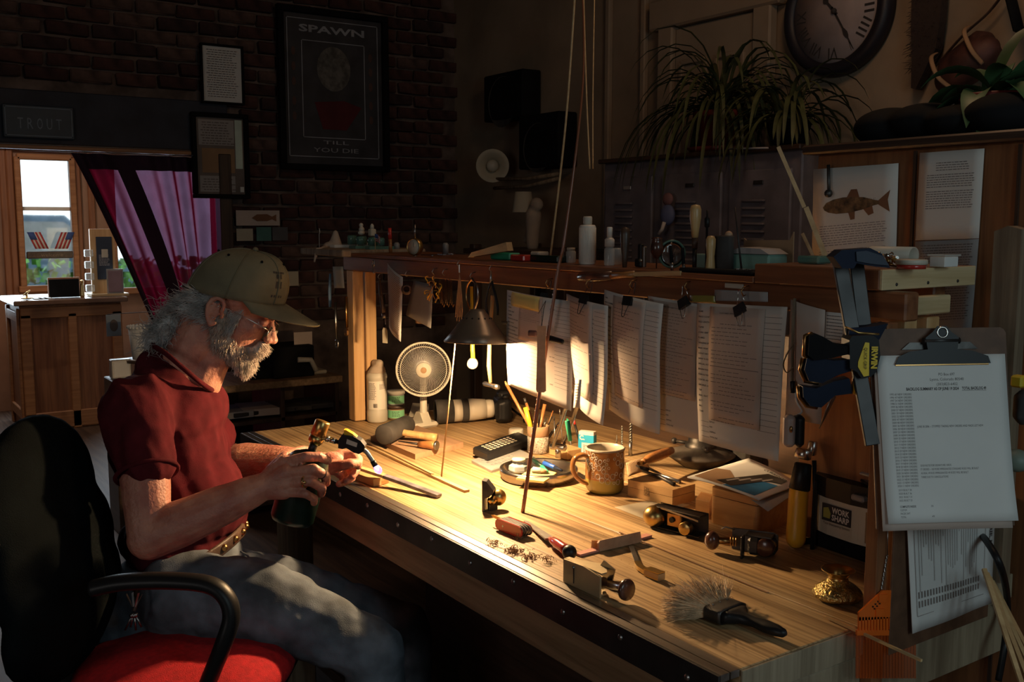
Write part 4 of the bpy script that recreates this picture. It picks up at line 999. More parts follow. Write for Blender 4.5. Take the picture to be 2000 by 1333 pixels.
q = MB(); nn = cf.to_3x3().col[2].normalized(); fm = lambda x, y: g(x / .216, min(1, -y / .271)) + nn * .0006
for s, y, h in (('PO Box 697', -.034, .0058), ('Lyons, Colorado 80540', -.042, .0058), ('(303)823-6402', -.050, .0058)): put_text(q, s, h * 1.1, fm, .115, y, .0027 * len(s) * 1.0, 'C')
put_text(q, 'BACKLOG SUMMARY AS OF JUNE 19 2024', .0066, fm, .046, -.0575, .088, bold=.03); put_text(q, 'TOTAL BACKLOG 49', .0066, fm, .1395, -.0575, .041, bold=.03); rule(q, fm, .1395, .1805, -.0587, .0005)
yy = -.065
for i in range(30):
    put_text(q, '%d %d NEW ORDERS' % (1995 + i, [60, 47, 34, 51, 46, 57, 59, 52, 47, 48, 36, 38, 23, 24, 25, 17, 9, 7, 29, 25, 23, 17, 19, 20, 17, 24, 28, 21, 13, 11][i]), .0046, fm, .018 + i * .0001, yy - i * .0051, .036)
put_text(q, 'JUNE 30 2006 -- STOPPED TAKING NEW ORDERS AND MADE LIST NEW', .0050, fm, .060, -.118, .112)
for i, s in enumerate(('2018 NOTE FOR SIGNATURE ORDS', 'IT ORDERS -- 100 MORE IMPREGNATED STANDARD RODS WILL BE BUILT', 'AS REAL 49 ROD IMPREGNATED 49 RODS WILL BE BUILT', 'THREE DUE TO CANCELLATIONS')): put_text(q, s, .0048, fm, .062, -.181 - i * .0062, (.052, .098, .080, .046)[i])
for i, s in enumerate(('2019 BUILT 38', '2020 BUILT 36', '2021 BUILT 31', '2022 BUILT 33')): put_text(q, s, .0044, fm, .022, -.2195 - i * .0055, .022)
for i, (s, v_) in enumerate((('COMPLETE INSIDE', '35'), ('CUSTOM', ''), ('PACER 5WT', ''), ('TOTAL', '49'))): put_text(q, s, .0046, fm, .0225, -.246 - i * .0055, .0018 * len(s), bold=.02 if i == 0 else 0); v_ and put_text(q, v_, .0044, fm, .075, -.246 - i * .0055)
stuff(obj('print', q, 'ink', pg))
# lower clipboard, flat against the hanging board
XC = X1 + .034
a = PX(1766, 1010, XC); b = PX(1941, 1000, XC); c = PX(1938, 1180, XC); d = PX(1775, 1236, XC)
lo_ = thing('clipboard', 'lower brown clipboard, edge on, under the backlog clipboard at the bench end', 'clipboard', d)
mb = MB(); ym, y1m = PX(1752, 1100, XC).y, PX(1765, 1100, XC).y
mb.box((.004, b.y - ym + .012, .318), (XC - .005, (b.y + ym) / 2, (a.z + d.z) / 2 + .03), bev=.001); obj('board', mb, 'hide', lo_)
obj('clip_plate', MB().box((.006, .09, .02), (XC + .002, (a.y + b.y) / 2, a.z + .045), bev=.002), 'steel', lo_)
f2, n2 = surf_from(a + V((0, 0, .03)), b + V((0, 0, .03)), c, d, lambda u, v: .001 + .010 * max(0, .35 - u) ** 2 * 4 * v + .004 * v * sin(u * 5))
mp_ = single('map_sheet', MB().grid(f2, 12, 12, th=.0012), 'paper_cool', 'drawing sheet with pale shaded panels on the lower clipboard', 'paper')
q = MB(); fm = lambda x, y: f2(min(max(x, 0), 1), min(max(-y, 0), 1)) + n2 * .0026
def vr(x0, x1, y0, y1): q.add([fm(x0, -y0), fm(x1, -y0), fm(x1, -y1), fm(x0, -y1)], [(0, 3, 2, 1)], None, False)
vr(.88, .884, .1, .74); vr(.06, .884, .88, .884); vr(.055, .06, .12, .88)
rr = RNG(8)
for i in range(26):
    x = .10 + i * .027; vr(x, x + .004, rr.uniform(.05, .2), rr.uniform(.25, .72))
for i in range(46):
    x = .08 + (i % 23) * .033; y = .70 + (i // 23) * .07; vr(x, x + .012, y, y + .05)
stuff(obj('print', q, 'inklight', mp_))
q = MB(); fs_ = lambda x, y: fm(.935 + y, -(.10 + x * 1.0))
put_text(q, 'REEL.LTD REEL, Rev 7', .045, fs_, 0, 0, .40, bold=.02); stuff(obj('title_print', q, 'ink', mp_))
# ================================================================== things on the workbench
def pm(px, d): return px * d / FPX
def dep(p): return (V(p) - CAMP).dot(FW)
def bstand(name, lab, cat, px, py, prof, matn, n=28, group=None):
    p = T(px, py); return single(name, MB().lathe([(r, z + .0005) for r, z in prof], Matrix.Translation(p), n), matn, lab, cat, group), p
def txtblock(par, matn, fm, lines, h, w, gap=1.6, seed=1):
    q = MB(); rr = RNG(seed)
    for i in range(lines):
        x = 0
        while x < w * rr.uniform(.7, 1):
            l = rr.uniform(.1, .25) * w; l = min(l, w - x)
            if l <= 0: break
            q.add([fm(x, -i * h * gap), fm(x + l, -i * h * gap), fm(x + l, -i * h * gap - h), fm(x, -i * h * gap - h)], [(0, 3, 2, 1)], None, False); x += l + w * .04
    return stuff(obj('print', q, matn, par))
def cylmap(p, r, a0):        # text on an upright cylinder, centred on angle a0
    return lambda x, y: V(p) + V((cos(a0 + x / r) * (r + .0005), sin(a0 + x / r) * (r + .0005), y))
def face_ang(p): return math.atan2(-(V(p).y), -(V(p).x))
# white squeeze bottle
p = T(737, 824); wb = thing('squeeze_bottle', 'tall off-white plastic bottle with a rag tied over its cap, beside the shelf posts', 'bottle', p)
obj('bottle', MB().lathe([(0, .001), (.030, .001), (.034, .006), (.034, .035), (.0325, .038), (.0325, .142), (.034, .146), (.034, .152), (.030, .162), (.020, .170), (0, .172)], Matrix.Translation(p), 32), 'offwhite', wb)
mb = blob_mb([('e', p + V((0, 0, .166)), (.031, .031, .010)), ('e', p + V((.006, 0, .176)), (.024, .026, .012)), ('c', p + V((-.012, 0, .192)), p + V((.013, .004, .193)), .0125, .014)], .004, 2, None); obj('rag', mb, 'cloth', wb)
fa = face_ang(p); mb = MB(); 
mb.grid(lambda u, v: cylmap(p, .0330, fa - .9)(u * .060, .046 + v * .092), 14, 3); obj('label', mb, 'white', wb)
txtblock(wb, 'inkgrey', lambda x, y: cylmap(p, .0336, fa - .85)(x, .132 + y), 16, .0016, .026, 2.2, 3); txtblock(wb, 'inkgrey', lambda x, y: cylmap(p, .0336, fa + .25)(x, .128 + y), 5, .0016, .020, 2.2, 5)
q = MB()
for i in range(11):
    f_ = cylmap(p, .0338, fa - .35); q.add([f_(i * .0012, .052), f_(i * .0012 + .0006, .052), f_(i * .0012 + .0006, .065), f_(i * .0012, .065)], [(0, 1, 2, 3)], None, False)
stuff(obj('barcode', q, 'ink', wb))
# green label jars
for k, (dz, lab) in enumerate(((.0, 'lower green-labelled jar of the stack beside the fan'), (.048, 'upper green-labelled jar with white lid, stacked beside the fan'))):
    p = T(774, 818) + V((0, 0, dz)); t = thing('jar', lab, 'jar', p)
    obj('jar_body', MB().lathe([(0, .001), (.026, .001), (.028, .003), (.028, .034), (.026, .036), (0, .036)], Matrix.Translation(p), 28), 'kraft' if k == 0 else 'clearplastic', t)
    mb = MB(); fa = face_ang(p); mb.grid(lambda u, v: cylmap(p, .0283, fa - 1.2)(u * .068, .006 + v * .026), 14, 2); obj('label', mb, 'green', t); txtblock(t, 'ink', lambda x, y: cylmap(p, .0290, fa - .5)(x, .028 + y), 4, .0016, .030, 3, 3 + k)
    obj('lid', MB().lathe([(0, .036), (.030, .036), (.030, .046), (.028, .0475), (0, .0475)], Matrix.Translation(p), 28), 'white' if k else 'darkwood', t)
o, p = bstand('glass_jar', 'tiny clear jar tucked beside the tall off-white bottle and the post', 'jar', 709, 820, [(0, 0), (.010, 0), (.011, .002), (.011, .028), (.009, .032), (.010, .034), (.010, .040), (0, .040)], 'clearplastic')
# desk fan
fc = PY(827, 722, 1.50); fb = colm(822, 1.53, BT); fan = thing('desk_fan', 'small round wire-caged desk fan with beige hub, behind the board', 'fan', fb)
nz = (CAMP - fc).normalized(); nz = (nz + V((.12, -.05, -.10))).normalized(); fm_ = Mz(fc, fc + nz); RF = .083
def fpt(r, a, z): return fm_ @ V((r * cos(a), r * sin(a), z))
for r_, z_, th in ((RF, 0, .0035), (RF * .86, .010, .0014), (RF * .97, -.014, .0025)):
    obj('cage_ring', MB().tube([fpt(r_, 2 * PI * i / 56, z_) for i in range(56)], th, 6, closed=True), 'offwhite', fan)
mb = MB()
for k in range(72):
    a = 2 * PI * k / 72; mb.tube([fpt(RF * t, a + (1 - t) * .9, .024 * (1 - t ** 2.2)) for t in (.28, .45, .62, .8, .97)], .0008, 4, cap=False)
stuff(obj('front_grille', mb, 'silver', fan))
mb = MB()
for k in range(72):
    a = 2 * PI * k / 72; mb.tube([fpt(RF * .86, a, .011), fpt(RF * .99, a, .0), fpt(RF * .98, a, -.018), fpt(RF * .6, a, -.036)], .0009, 4, cap=False)
stuff(obj('rear_grille', mb, 'smoke', fan))
hb = obj('hub_cap', MB().lathe([(0, .030), (.011, .030), (.012, .029), (.0225, .028), (.024, .024), (.022, .018), (0, .018)], fm_, 28), 'offwhite', fan)
obj('badge', MB().lathe([(0, .0315), (.009, .031), (.010, .029), (0, .029)], fm_, 20), 'kraft', hb)
for k in range(4):
    a = 2 * PI * k / 4 + .3; obj('fan_blade', MB().grid(lambda u, v: fpt(.014 + u * (RF - .026), a + (v - .5) * (.7 + .5 * u), (v - .5) * .018 - .003), 5, 4, th=.001), 'smoke', fan)
obj('motor_housing', MB().cyl(fpt(0, 0, -.012), fpt(0, 0, -.075), .026, .020, 20), 'offwhite', fan)
obj('neck', MB().tube([fpt(0, 0, -.05) - V((0, 0, .02)), fb + V((0, .01, .03)), fb + V((0, .01, .01))], [.010, .012, .02], 10), 'offwhite', fan)
mb = MB(); mb.box((.085, .10, .018), fb + V((0, -.005, .010)), bev=.008); mb.prism([(-.035, 0), (.035, 0), (.012, .03), (-.012, .03)], .03, Matrix.Translation(fb + V((0, .02, .018))) @ Matrix.Rotation(PI / 2, 4, 'X')); obj('foot', mb, 'offwhite', fan)
# camera with a long lens lying on the bench
la, lb = T(850, 829) + V((0, 0, .040)), T(955, 825) + V((0, .02, .044)); cam_ = thing('camera', 'black camera with long beige and black zoom lens lying beside the fan', 'camera', la - V((0, 0, .04)))
L = (lb - la).length; ml_ = Mz(la, lb)
def seg(nm, z0, z1, pr, m_): return obj(nm, MB().lathe([(0, z0)] + [(r, z0 + (z1 - z0) * t) for r, t in pr] + [(0, z1)], ml_, 32), m_, cam_)
obj('lens_hood', MB().lathe([(.030, .010), (.036, .0), (.0385, .001), (.0395, .008), (.0375, L * .30), (.030, L * .30)], ml_, 36), 'rubber', cam_)
seg('front_ring', L * .30, L * .44, [(.036, 0), (.036, 1)], 'camera_w'); seg('focus_ring', L * .44, L * .55, [(.0375, 0), (.038, .1), (.038, .9), (.0375, 1)], 'rubber')
seg('lens_barrel', L * .55, L * .85, [(.036, 0), (.036, .3), (.034, .6), (.032, 1)], 'camera_w'); seg('tripod_ring', L * .85, L * .98, [(.028, 0), (.030, .1), (.030, .6), (.028, 1)], 'camera_w')
obj('front_glass', MB().lathe([(0, .012), (.028, .012), (.029, .011)], ml_, 28), 'black', cam_)
obj('red_mark', MB().box((.005, .0008, .008), (0, -.0365, 0), ml_ @ Matrix.Translation((0, 0, L * .37)), bev=0), 'red', cam_)
ex = (lb - la).normalized(); side = ex.cross(ZV).normalized(); bcn = lb + ex * .028
m6 = Matrix(((side.x, 0, ex.x, bcn.x), (side.y, 0, ex.y, bcn.y), (side.z, 1, ex.z, bcn.z), (0, 0, 0, 1)))
q = blob_mb([('b', m6, (.125, .080, .040), .012), ('b', m6 @ Matrix.Translation((.045, -.002, -.018)), (.030, .076, .032), .012), ('b', m6 @ Matrix.Translation((0, .046, .004)), (.048, .026, .044), .010)], .0035, 3); obj('camera_body', q, 'black', cam_)
obj('mode_dial', MB().cyl(m6 @ V((.045, .038, 0)), m6 @ V((.045, .050, 0)), .010, n=16), 'black', cam_)
obj('neck_strap', MB().tube(spl([m6 @ V((-.06, .03, 0)), m6 @ V((-.085, .0, .03)), m6 @ V((-.075, -.030, .06)), m6 @ V((-.02, -.040, .075)), m6 @ V((.05, -.041, .06))], 6), .007, 8, flat=(1, .25)), 'blackmatte', cam_)
q = blob_mb([('e', T(985, 822) + V((0, 0, .018)), (.035, .03, .02))], .005, 2); single('cloth_pouch', q, 'rubber', 'small dark grey pouch lying behind the camera body', 'pouch')
# white folded box under the lens
mb = MB(); pp = [T(*p) for p in ((798, 823), (832, 826), (838, 806), (806, 802))]; mb.add([x + V((0, 0, .001)) for x in pp] + [pp[0] + V((0, 0, .016)), pp[1] + V((0, 0, .016)), pp[2] + V((0, 0, .030)), pp[3] + V((0, 0, .026))], [(3, 2, 1, 0), (4, 5, 6, 7), (0, 1, 5, 4), (1, 2, 6, 5), (2, 3, 7, 6), (3, 0, 4, 7)], None, False)
single('carton', mb, 'offwhite', 'small white carton squeezed between the fan foot and the lens hood', 'box')
# board with mallet and awl
A, B, C_ = T(724, 862), T(811, 899), T(905, 875); Dd = A + C_ - B; hb_ = .016
mb = MB(); vs = [x + V((0, 0, .0005)) for x in (A, B, C_, Dd)] + [x + V((0, 0, hb_)) for x in (A, B, C_, Dd)]; mb.add(vs, [(3, 2, 1, 0), (4, 5, 6, 7), (0, 1, 5, 4), (1, 2, 6, 5), (2, 3, 7, 6), (3, 0, 4, 7)], None, False)
cbd = single('wooden_board', mb, 'block', 'thick square wooden board lying under the rubber mallet', 'board')
q = MB(); nb = T(827, 890); q.cyl(nb + V((.0, -.0006, .008)), nb + V((0, -.003, .008)), .0022, n=8); obj('nail', q, 'darksteel', cbd)
h0, h1 = T(750, 850, BT + hb_ + .032), T(787, 833, BT + hb_ + .032); mal = thing('rubber_mallet', 'rubber mallet with pale wooden handle lying on the wooden board', 'mallet', h0 - V((0, 0, .03)))
obj('head', MB().cyl(h0, h1 + (h1 - h0) * .25, .030, .027, 32, bev=.004), 'rubber', mal)
g0_, g1_ = T(772, 843, BT + hb_ + .028), T(853, 856, BT + hb_ + .014); obj('handle', MB().tube([g0_, g0_.lerp(g1_, .3), g0_.lerp(g1_, .6), g0_.lerp(g1_, .9), g1_], [.0125, .011, .012, .0145, .0145], 18, flat=(1, .85)), 'hammerwood', mal)
a0, a1, a2 = T(778, 862, BT + hb_ + .012), T(818, 868, BT + hb_ + .012), T(853, 871, BT + hb_ + .013); aw = thing('chisel', 'brown-handled chisel with steel end cap lying on the wooden board', 'chisel', a1)
obj('blade', MB().tube([a0, a0.lerp(a1, .5), a1], [.002, .004, .006], 10, flat=(1, .6)), 'darksteel', aw)
obj('handle', MB().tube([a1, a1.lerp(a2, .3), a1.lerp(a2, .7), a2], [.008, .010, .0125, .0122], 18), 'handle_or', aw)
mb = MB(); mb.cyl(a2 - (a2 - a1).normalized() * .004, a2 + (a2 - a1).normalized() * .002, .0128, n=20); mb.mi = 0; obj('end_cap', mb, 'steel', aw)
def twirl(mb, c, n, r, rr, th=.0007, z=.004):
    for k in range(n):
        p = V(c) + V((rr.gauss(0, r), rr.gauss(0, r), abs(rr.gauss(0, z)) + .001)); rad = rr.uniform(.0015, .0045); tw = rr.uniform(1, 4); ax_ = V((rr.uniform(-1, 1), rr.uniform(-1, 1), rr.uniform(-.2, .6))).normalized(); m = Mz(p, p + ax_)
        pts = [m @ V((rad * cos(t), rad * sin(t), t * .0008)) for t in [tw * 2 * i / 9 for i in range(10)]]; pts = [V((q.x, q.y, max(q.z, V(c).z + .0005))) for q in pts]
        mb.tube(pts, th, 4, flat=(1, .35))
rr = RNG(31)
for (px, py, n, r, nm) in ((968, 1066, 30, .007, 'curly shavings heap nearest the steel edge strip'), (1003, 1080, 60, .009, 'largest curly shavings heap in front of the red pocket knife'), (1036, 1090, 34, .007, 'curly shavings beside the red file handle'), (1068, 1098, 18, .008, 'thin scatter of shavings near the brass block plane'), (1015, 1052, 20, .006, 'shavings right under the red pocket knife')):
    mb = MB(); twirl(mb, T(px, py), n, r, rr); tag(stuff(obj('shavings', mb, 'shaving')), nm, 'shavings')
mb = MB(); rr = RNG(12)
for k in range(170):
    p = T(rr.uniform(900, 1500), rr.uniform(960, 1200)); a = rr.uniform(0, PI); d = V((cos(a), sin(a), 0)); n_ = V((-d.y, d.x, 0)); l = rr.uniform(.001, .004); w_ = .0007
    if p.y > YF + .05: mb.add([p + d * l + V((0, 0, .0012)), p + n_ * w_ + V((0, 0, .0005)), p - d * l + V((0, 0, .0008)), p - n_ * w_ + V((0, 0, .0006))], [(0, 1, 2, 3)], None, False)
tag(stuff(obj('crumbs', mb, 'shaving')), 'wood crumbs scattered over the bench top', 'crumbs')
mb = MB(); rr = RNG(13)
for k in range(240):
    p = A.lerp(C_, .45) + V((rr.gauss(-.01, .018), rr.gauss(-.01, .010), hb_)); a = rr.uniform(0, PI); d = V((cos(a), sin(a), 0)); n_ = V((-d.y, d.x, 0))
    mb.add([p + d * .0018 + V((0, 0, .0012)), p + n_ * .0005 + V((0, 0, .0006)), p - d * .0018 + V((0, 0, .0008)), p - n_ * .0005 + V((0, 0, .0006))], [(0, 1, 2, 3)], None, False)
tag(stuff(obj('sawdust', mb, 'pine_x')), 'sawdust on the board in front of the mallet handle', 'sawdust')
# loose bamboo strips
def bstrip(lab, pts, w_=.008, h_=.004, m_='bamboo'): return single('bamboo_strip', strip_mb([T(*p) + V((0, 0, h_ / 2 + (p[2] - BT if len(p) > 2 else 0))) if 0 else T(p[0], p[1], p[2] if len(p) > 2 else BT + h_ / 2 + .0006) for p in pts], w_, h_), m_, lab, 'strip')
bstrip('long pale split bamboo strip lying on the bench behind the torch', [(640, 836), (700, 862), (800, 909), (912, 960)], .014, .006)
bstrip('thin bamboo strip lying on the longer pale strip behind the torch', [(700, 857, BT + .009), (760, 884, BT + .009), (845, 926, BT + .0095)], .008, .003)
mb = MB(); 
for i, (px, py) in enumerate(((797, 908), (803, 911))): pass
bd = strip_mb([T(684, 931) + V((0, 0, .011)), T(737, 951) + V((0, 0, .011))], .022, .018); single('wood_offcut', bd, 'boxwood', 'short slanted wood block under the strip beside the man’s far hand', 'offcut')
bd = strip_mb([T(741, 948) + V((0, 0, .006)), T(756, 944) + V((0, 0, .006))], .012, .009); single('wood_offcut', bd, 'handle_or', 'small brown wood chip beside the slanted block', 'offcut')
# remotes
def quadbox(cs, h, z0=BT, bev=.002):
    P = [T(x, y, z0) for x, y in cs]; mb = MB(); c = sum(P, V()) / 4
    lo = [p + V((0, 0, .0005)) for p in P]; mi = [p + V((0, 0, h - bev)) for p in P]; hi = [c + (p - c) * .96 + V((0, 0, h)) for p in P]
    mb.add(lo + mi + hi, [(3, 2, 1, 0), (8, 9, 10, 11)] + [(i, (i + 1) % 4, 4 + (i + 1) % 4, 4 + i) for i in range(4)] + [(4 + i, 4 + (i + 1) % 4, 8 + (i + 1) % 4, 8 + i) for i in range(4)], None, False)
    return mb, P
def remote(lab, cs, z0, h, m_, bm_, nx, ny):
    mb, P = quadbox(cs, h, z0, .003); t = thing('remote_control', lab, 'remote control', P[0]); obj('case', mb, m_, t)
    for i in range(nx):
        for j in range(ny):
            u = .10 + .62 * (i + .5) / nx; v = .15 + .7 * (j + .5) / ny; c = P[0].lerp(P[3], u).lerp(P[1].lerp(P[2], u), v) + V((0, 0, h + .0008))
            e1 = (P[3] - P[0]).normalized(); b = MB(); b.box((.009, .007, .002), (0, 0, 0), Matrix.Translation(c) @ Matrix.Rotation(math.atan2(e1.y, e1.x), 4, 'Z'), bev=.0008); obj('button', b, bm_, t)
remote('silver remote control lying under the black one beside the lamp dish', [(921, 905), (960, 925), (1045, 898), (1008, 880)], BT, .010, 'silver', 'grey', 8, 3)
remote('chunky black remote control stacked on the silver one', [(924, 888), (952, 901), (1041, 869), (1012, 856)], BT + .011, .020, 'black', 'offwhite', 8, 4)
# things in the lamp dish
lampd = T(1052, 934); DZ = BT + .020
def dcol(px, py, z=DZ): return T(px, py, z)
p = dcol(1013, 920); t = thing('glass_inkpot', 'clear squat glass bottle standing in the lamp dish', 'bottle', p)
obj('bottle', MB().lathe([(0, 0), (.024, 0), (.026, .004), (.025, .014), (.016, .020), (.016, .025), (0, .025)], Matrix.Translation(p), 6, smooth=False), 'clearplastic', t); obj('cap', MB().lathe([(0, .025), (.017, .025), (.017, .032), (0, .032)], Matrix.Translation(p), 20), 'offwhite', t)
mb = MB(); a = [dcol(*c, DZ + .001) for c in ((1008, 938), (1062, 945), (1088, 927), (1040, 918))]; mb.add(a + [x + V((0, 0, .005)) for x in a], [(3, 2, 1, 0), (4, 5, 6, 7), (0, 1, 5, 4), (1, 2, 6, 5), (2, 3, 7, 6), (3, 0, 4, 7)], None, False); single('note_pad', mb, 'yellownote', 'yellow note pad lying in the lamp dish', 'note pad')
for nm, lab, m1, m2, a, b in (('pen', 'green and silver pen lying across the lamp dish', 'bottle_green', 'tealgreen', (1040, 898, DZ + .022), (1070, 922, DZ + .012)), ('pen', 'blue pen lying across the lamp dish, its tip over the rim', 'blue', 'navy', (1062, 905, DZ + .020), (1098, 920, DZ + .016)), ('lighter', 'cream lighter lying in the lamp dish under the pens', 'offwhite', 'kraft', (1040, 918, DZ + .014), (1068, 922, DZ + .012))):
    a, b = T(*a), T(*b); t = thing(nm, lab, nm, a); c = a.lerp(b, .62); r_ = .0062 if nm == 'pen' else .008
    obj('barrel', MB().cyl(a, c, r_, n=14, bev=.0015), m1, t); obj('tip', MB().cyl(c, b, r_ * .95, r_ * .4, 14), m2, t)
    if nm == 'pen': obj('pocket_clip', MB().box((.002, .002, (c - a).length * .7), (0, r_ + .002, (c - a).length * .4), Mz(a, b), bev=.0006), 'steel', t)
# mug
p = T(1184, 968) + HV * .040; mug = thing('mug', 'tall amber glazed mug with ring pattern and a big handle', 'mug', p); MR, MH = .0475, .108
obj('foot', MB().lathe([(0, .003), (.036, .003), (.040, .001), (.042, .004), (.0465, .012), (.0475, .035)], Matrix.Translation(p), 40), 'muggreen', mug)
obj('body', MB().lathe([(MR, .035), (MR, .060), (MR * .985, .10), (MR, MH - .002), (MR - .001, MH + .0), (MR - .004, MH - .001), (MR - .005, .012), (0, .010)], Matrix.Translation(p), 40), 'mug', mug)
obj('rim', MB().lathe([(MR + .0005, MH - .004), (MR + .001, MH), (MR - .002, MH + .0016), (MR - .0048, MH), (MR - .0045, MH - .012), (MR - .0045, .014)], Matrix.Translation(p), 40), 'mugrim', mug)
hd_ = (-RV * .93 - HV * .28).normalized(); obj('handle', MB().tube(spl([p + hd_ * r + ZV * z for r, z in ((.044, .088), (.060, .094), (.078, .086), (.084, .066), (.078, .046), (.062, .030), (.045, .022))], 5), .0072, 12, flat=(1.25, .8)), 'mug', mug)
fa = face_ang(p); mb = MB(); rr = RNG(77); placed = []
for k in range(400):
    x, y, r_ = rr.uniform(-.048, .048), rr.uniform(.030, .100), rr.choice((.0028, .0036, .0046, .0056))
    if abs(x) > .048 or any((x - a) ** 2 + (y - b) ** 2 < (r_ + c + .0012) ** 2 for a, b, c in placed) or len(placed) > 34: continue
    placed.append((x, y, r_)); f_ = cylmap(p, MR, fa); mb.tube([f_(x + r_ * cos(t), y + r_ * 1.15 * sin(t)) for t in [2 * PI * i / 16 for i in range(16)]], .0007, 4, closed=True)
stuff(obj('ring_pattern', mb, 'paper', mug))
# pencil cup
p = T(1051, 884); cup = thing('pencil_cup', 'round beige woven pencil cup packed with pencils and tools behind the lamp dish', 'cup', p)
obj('woven_sleeve', MB().lathe([(0, .001), (.029, .001), (.0305, .003), (.0305, .048), (.0295, .0485)], Matrix.Translation(p), 28), mat('woven_band', (.50, .44, .36), .9, var=.35, vscale=260, bump=.8, bscale=300), cup)
obj('rim', MB().lathe([(.0300, .049), (.0312, .050), (.0312, .076), (.0300, .078), (.0285, .076), (.0285, .01), (0, .006)], Matrix.Translation(p), 28), 'kraft', cup)
def stick(nm, lab, cat, b, e, r, m_, tip=None, tm=None, group=None, n=8, r2=None):
    t = thing(nm, lab, cat, b, group); b, e = V(b), V(e); obj('shaft', MB().cyl(b, e if tip is None else b.lerp(e, 1 - tip), r, r2 or r, n), m_, t)
    if tip: obj('tip', MB().cyl(b.lerp(e, 1 - tip), e, r * 1.02, r * .5 if tm in ('pine_y', 'ink') else r, n), tm, t)
    return t
ci = p + V((0, 0, .012)); dcup = dep(p)
def ctop(px, py, dd=0): return D(px, py, dcup + dd)
stick('pencil', 'orange pencil leaning far out of the cup towards the camera lens', 'pencil', ci + V((.012, .004, 0)), ctop(986, 745), .0045, 'handle_or', .06, 'pine_y', n=6)
stick('pencil', 'short orange pencil standing behind the leaning one', 'pencil', ci + V((.006, .010, 0)), ctop(1024, 778, .02), .0040, 'handle_or', .1, 'darksteel', n=6)
stick('paddle_brush', 'orange wooden stick leaning out of the cup towards the papers', 'stick', ci + V((-.012, 0, 0)), ctop(1064, 790, .01), .0055, 'handle_or', n=6)
t = stick('marker', 'yellow marker pen leaning on the rim of the woven cup', 'marker', ci + V((.0, -.020, .045)), ctop(1026, 796, -.02), .0068, 'yellow', n=14)
for k in range(9):
    px = 1030 + k * 8; e = ctop(px + (k % 3) * 5, 800 + (k * 37) % 26, .01 * (k % 3)); stick('needle_file', 'dark needle file standing in the woven pencil cup', 'file', ci + V(((k % 3) * .008 - .008, (k // 3) * .008 - .008, 0)), e, .0018, 'darksteel', .35, ('black', 'steel', 'handle_or')[k % 3], group='needle files in the pencil cup')
# white tape roll / small white cup
p = T(1008, 862); t = thing('small_cup', 'small white lidded cup beside the woven pencil cup', 'cup', p)
obj('cup_body', MB().lathe([(0, .001), (.021, .001), (.022, .004), (.022, .034), (.020, .038), (.012, .039), (0, .039)], Matrix.Translation(p), 24), 'offwhite', t)
mb = MB(); q = p + V((.018, -.020, .020)); mb.tube([q + (RV * cos(a_) + ZV * sin(a_)) * .010 for a_ in [2 * PI * i / 20 for i in range(20)]], .004, 8, closed=True); obj('ring_handle', mb, 'offwhite', t)
# jumble behind the lamp rods
b_ = T(1098, 893); single('tool_block', MB().box((.085, .05, .028), b_ + V((0, .01, .0145)), bev=.002), 'boxwood', 'wooden block full of small tools behind the lamp rods', 'block')
for lab, nm, px, py, tx, ty, m_, tm, r_ in (('green-handled awl standing behind the lamp rods', 'awl', 1118, 890, 1108, 818, 'steel', 'tealgreen', .0022), ('red-capped black pen standing beside the blue packet', 'pen', 1135, 876, 1121, 822, 'black', 'red', .0034), ('steel scriber standing between the lamp rods and the cup', 'scriber', 1085, 884, 1082, 812, 'steel', 'darksteel', .0018), ('thin steel rod standing left of the blue packet', 'rod', 1100, 884, 1093, 800, 'steel', 'steel', .0015)):
    b = T(px, py) + V((0, 0, .001)); stick(nm, lab, nm, b, D(tx, ty, dep(b) + .0), r_, m_, .42 if m_ == 'steel' and tm == 'tealgreen' else .14, tm)
b_ = T(1102, 890) + V((0, .05, 0)); mb = MB(); e_ = D(1107, 838, dep(b_) - .03)
single('screwdriver_grip', MB().cyl(D(1108, 822, 2.38), D(1114, 862, 2.38), .0062, .005, 12, bev=.001), 'tealgreen', 'plump green screwdriver grip behind the lamp rods', 'screwdriver')
p = T(1147, 888); t = thing('packet', 'blue and white upright packet standing behind the mug', 'packet', p)
m7 = Matrix.Translation(p + V((0, 0, .001))) @ Matrix.Rotation(rad_(28), 4, 'Z'); obj('carton', MB().box((.046, .020, .066), (0, 0, .033), m7, bev=.001), 'paper', t)
obj('blue_band', MB().box((.0465, .0205, .022), (0, 0, .045), m7), 'cyan', t); obj('blue_side', MB().box((.010, .0206, .034), (-.0183, 0, .017), m7), 'cyan', t)
q = MB(); fmm = lambda x, y: m7 @ V((x, -.0108, y)); put_text(q, 'C.', .018, fmm, -.020, .042, bold=.04); obj('lettering', q, 'paper', t); txtblock(t, 'inkgrey', lambda x, y: m7 @ V((x - .008, -.0108, y + .028)), 5, .002, .028, 2.3, 5)
# drill bits
for k, (px, top_) in enumerate(((1214, 808), (1231, 812), (1204, 846))):
    b = T(px, 893 - k * 2) + V((0, 0, .001)); hgt = (.086, .092, .055)[k]; r_ = (.0032, .0052, .002)[k]; t = thing('drill_bit', ('medium twist drill bit standing upright behind the mug', 'thickest twist drill bit standing upright behind the mug', 'thinnest short drill bit standing beside the mug rim')[k], 'drill bit', b)
    obj('shank', MB().cyl(b, b + ZV * hgt * .42, r_, n=12), 'steel', t)
    mb = MB()
    for s in (0, PI): mb.tube([b + ZV * (hgt * (.42 + .58 * i / 40)) + V((cos(i * .55 + s), sin(i * .55 + s), 0)) * r_ * .55 for i in range(41)], r_ * .5, 6)
    stuff(obj('flutes', mb, 'steel', t))
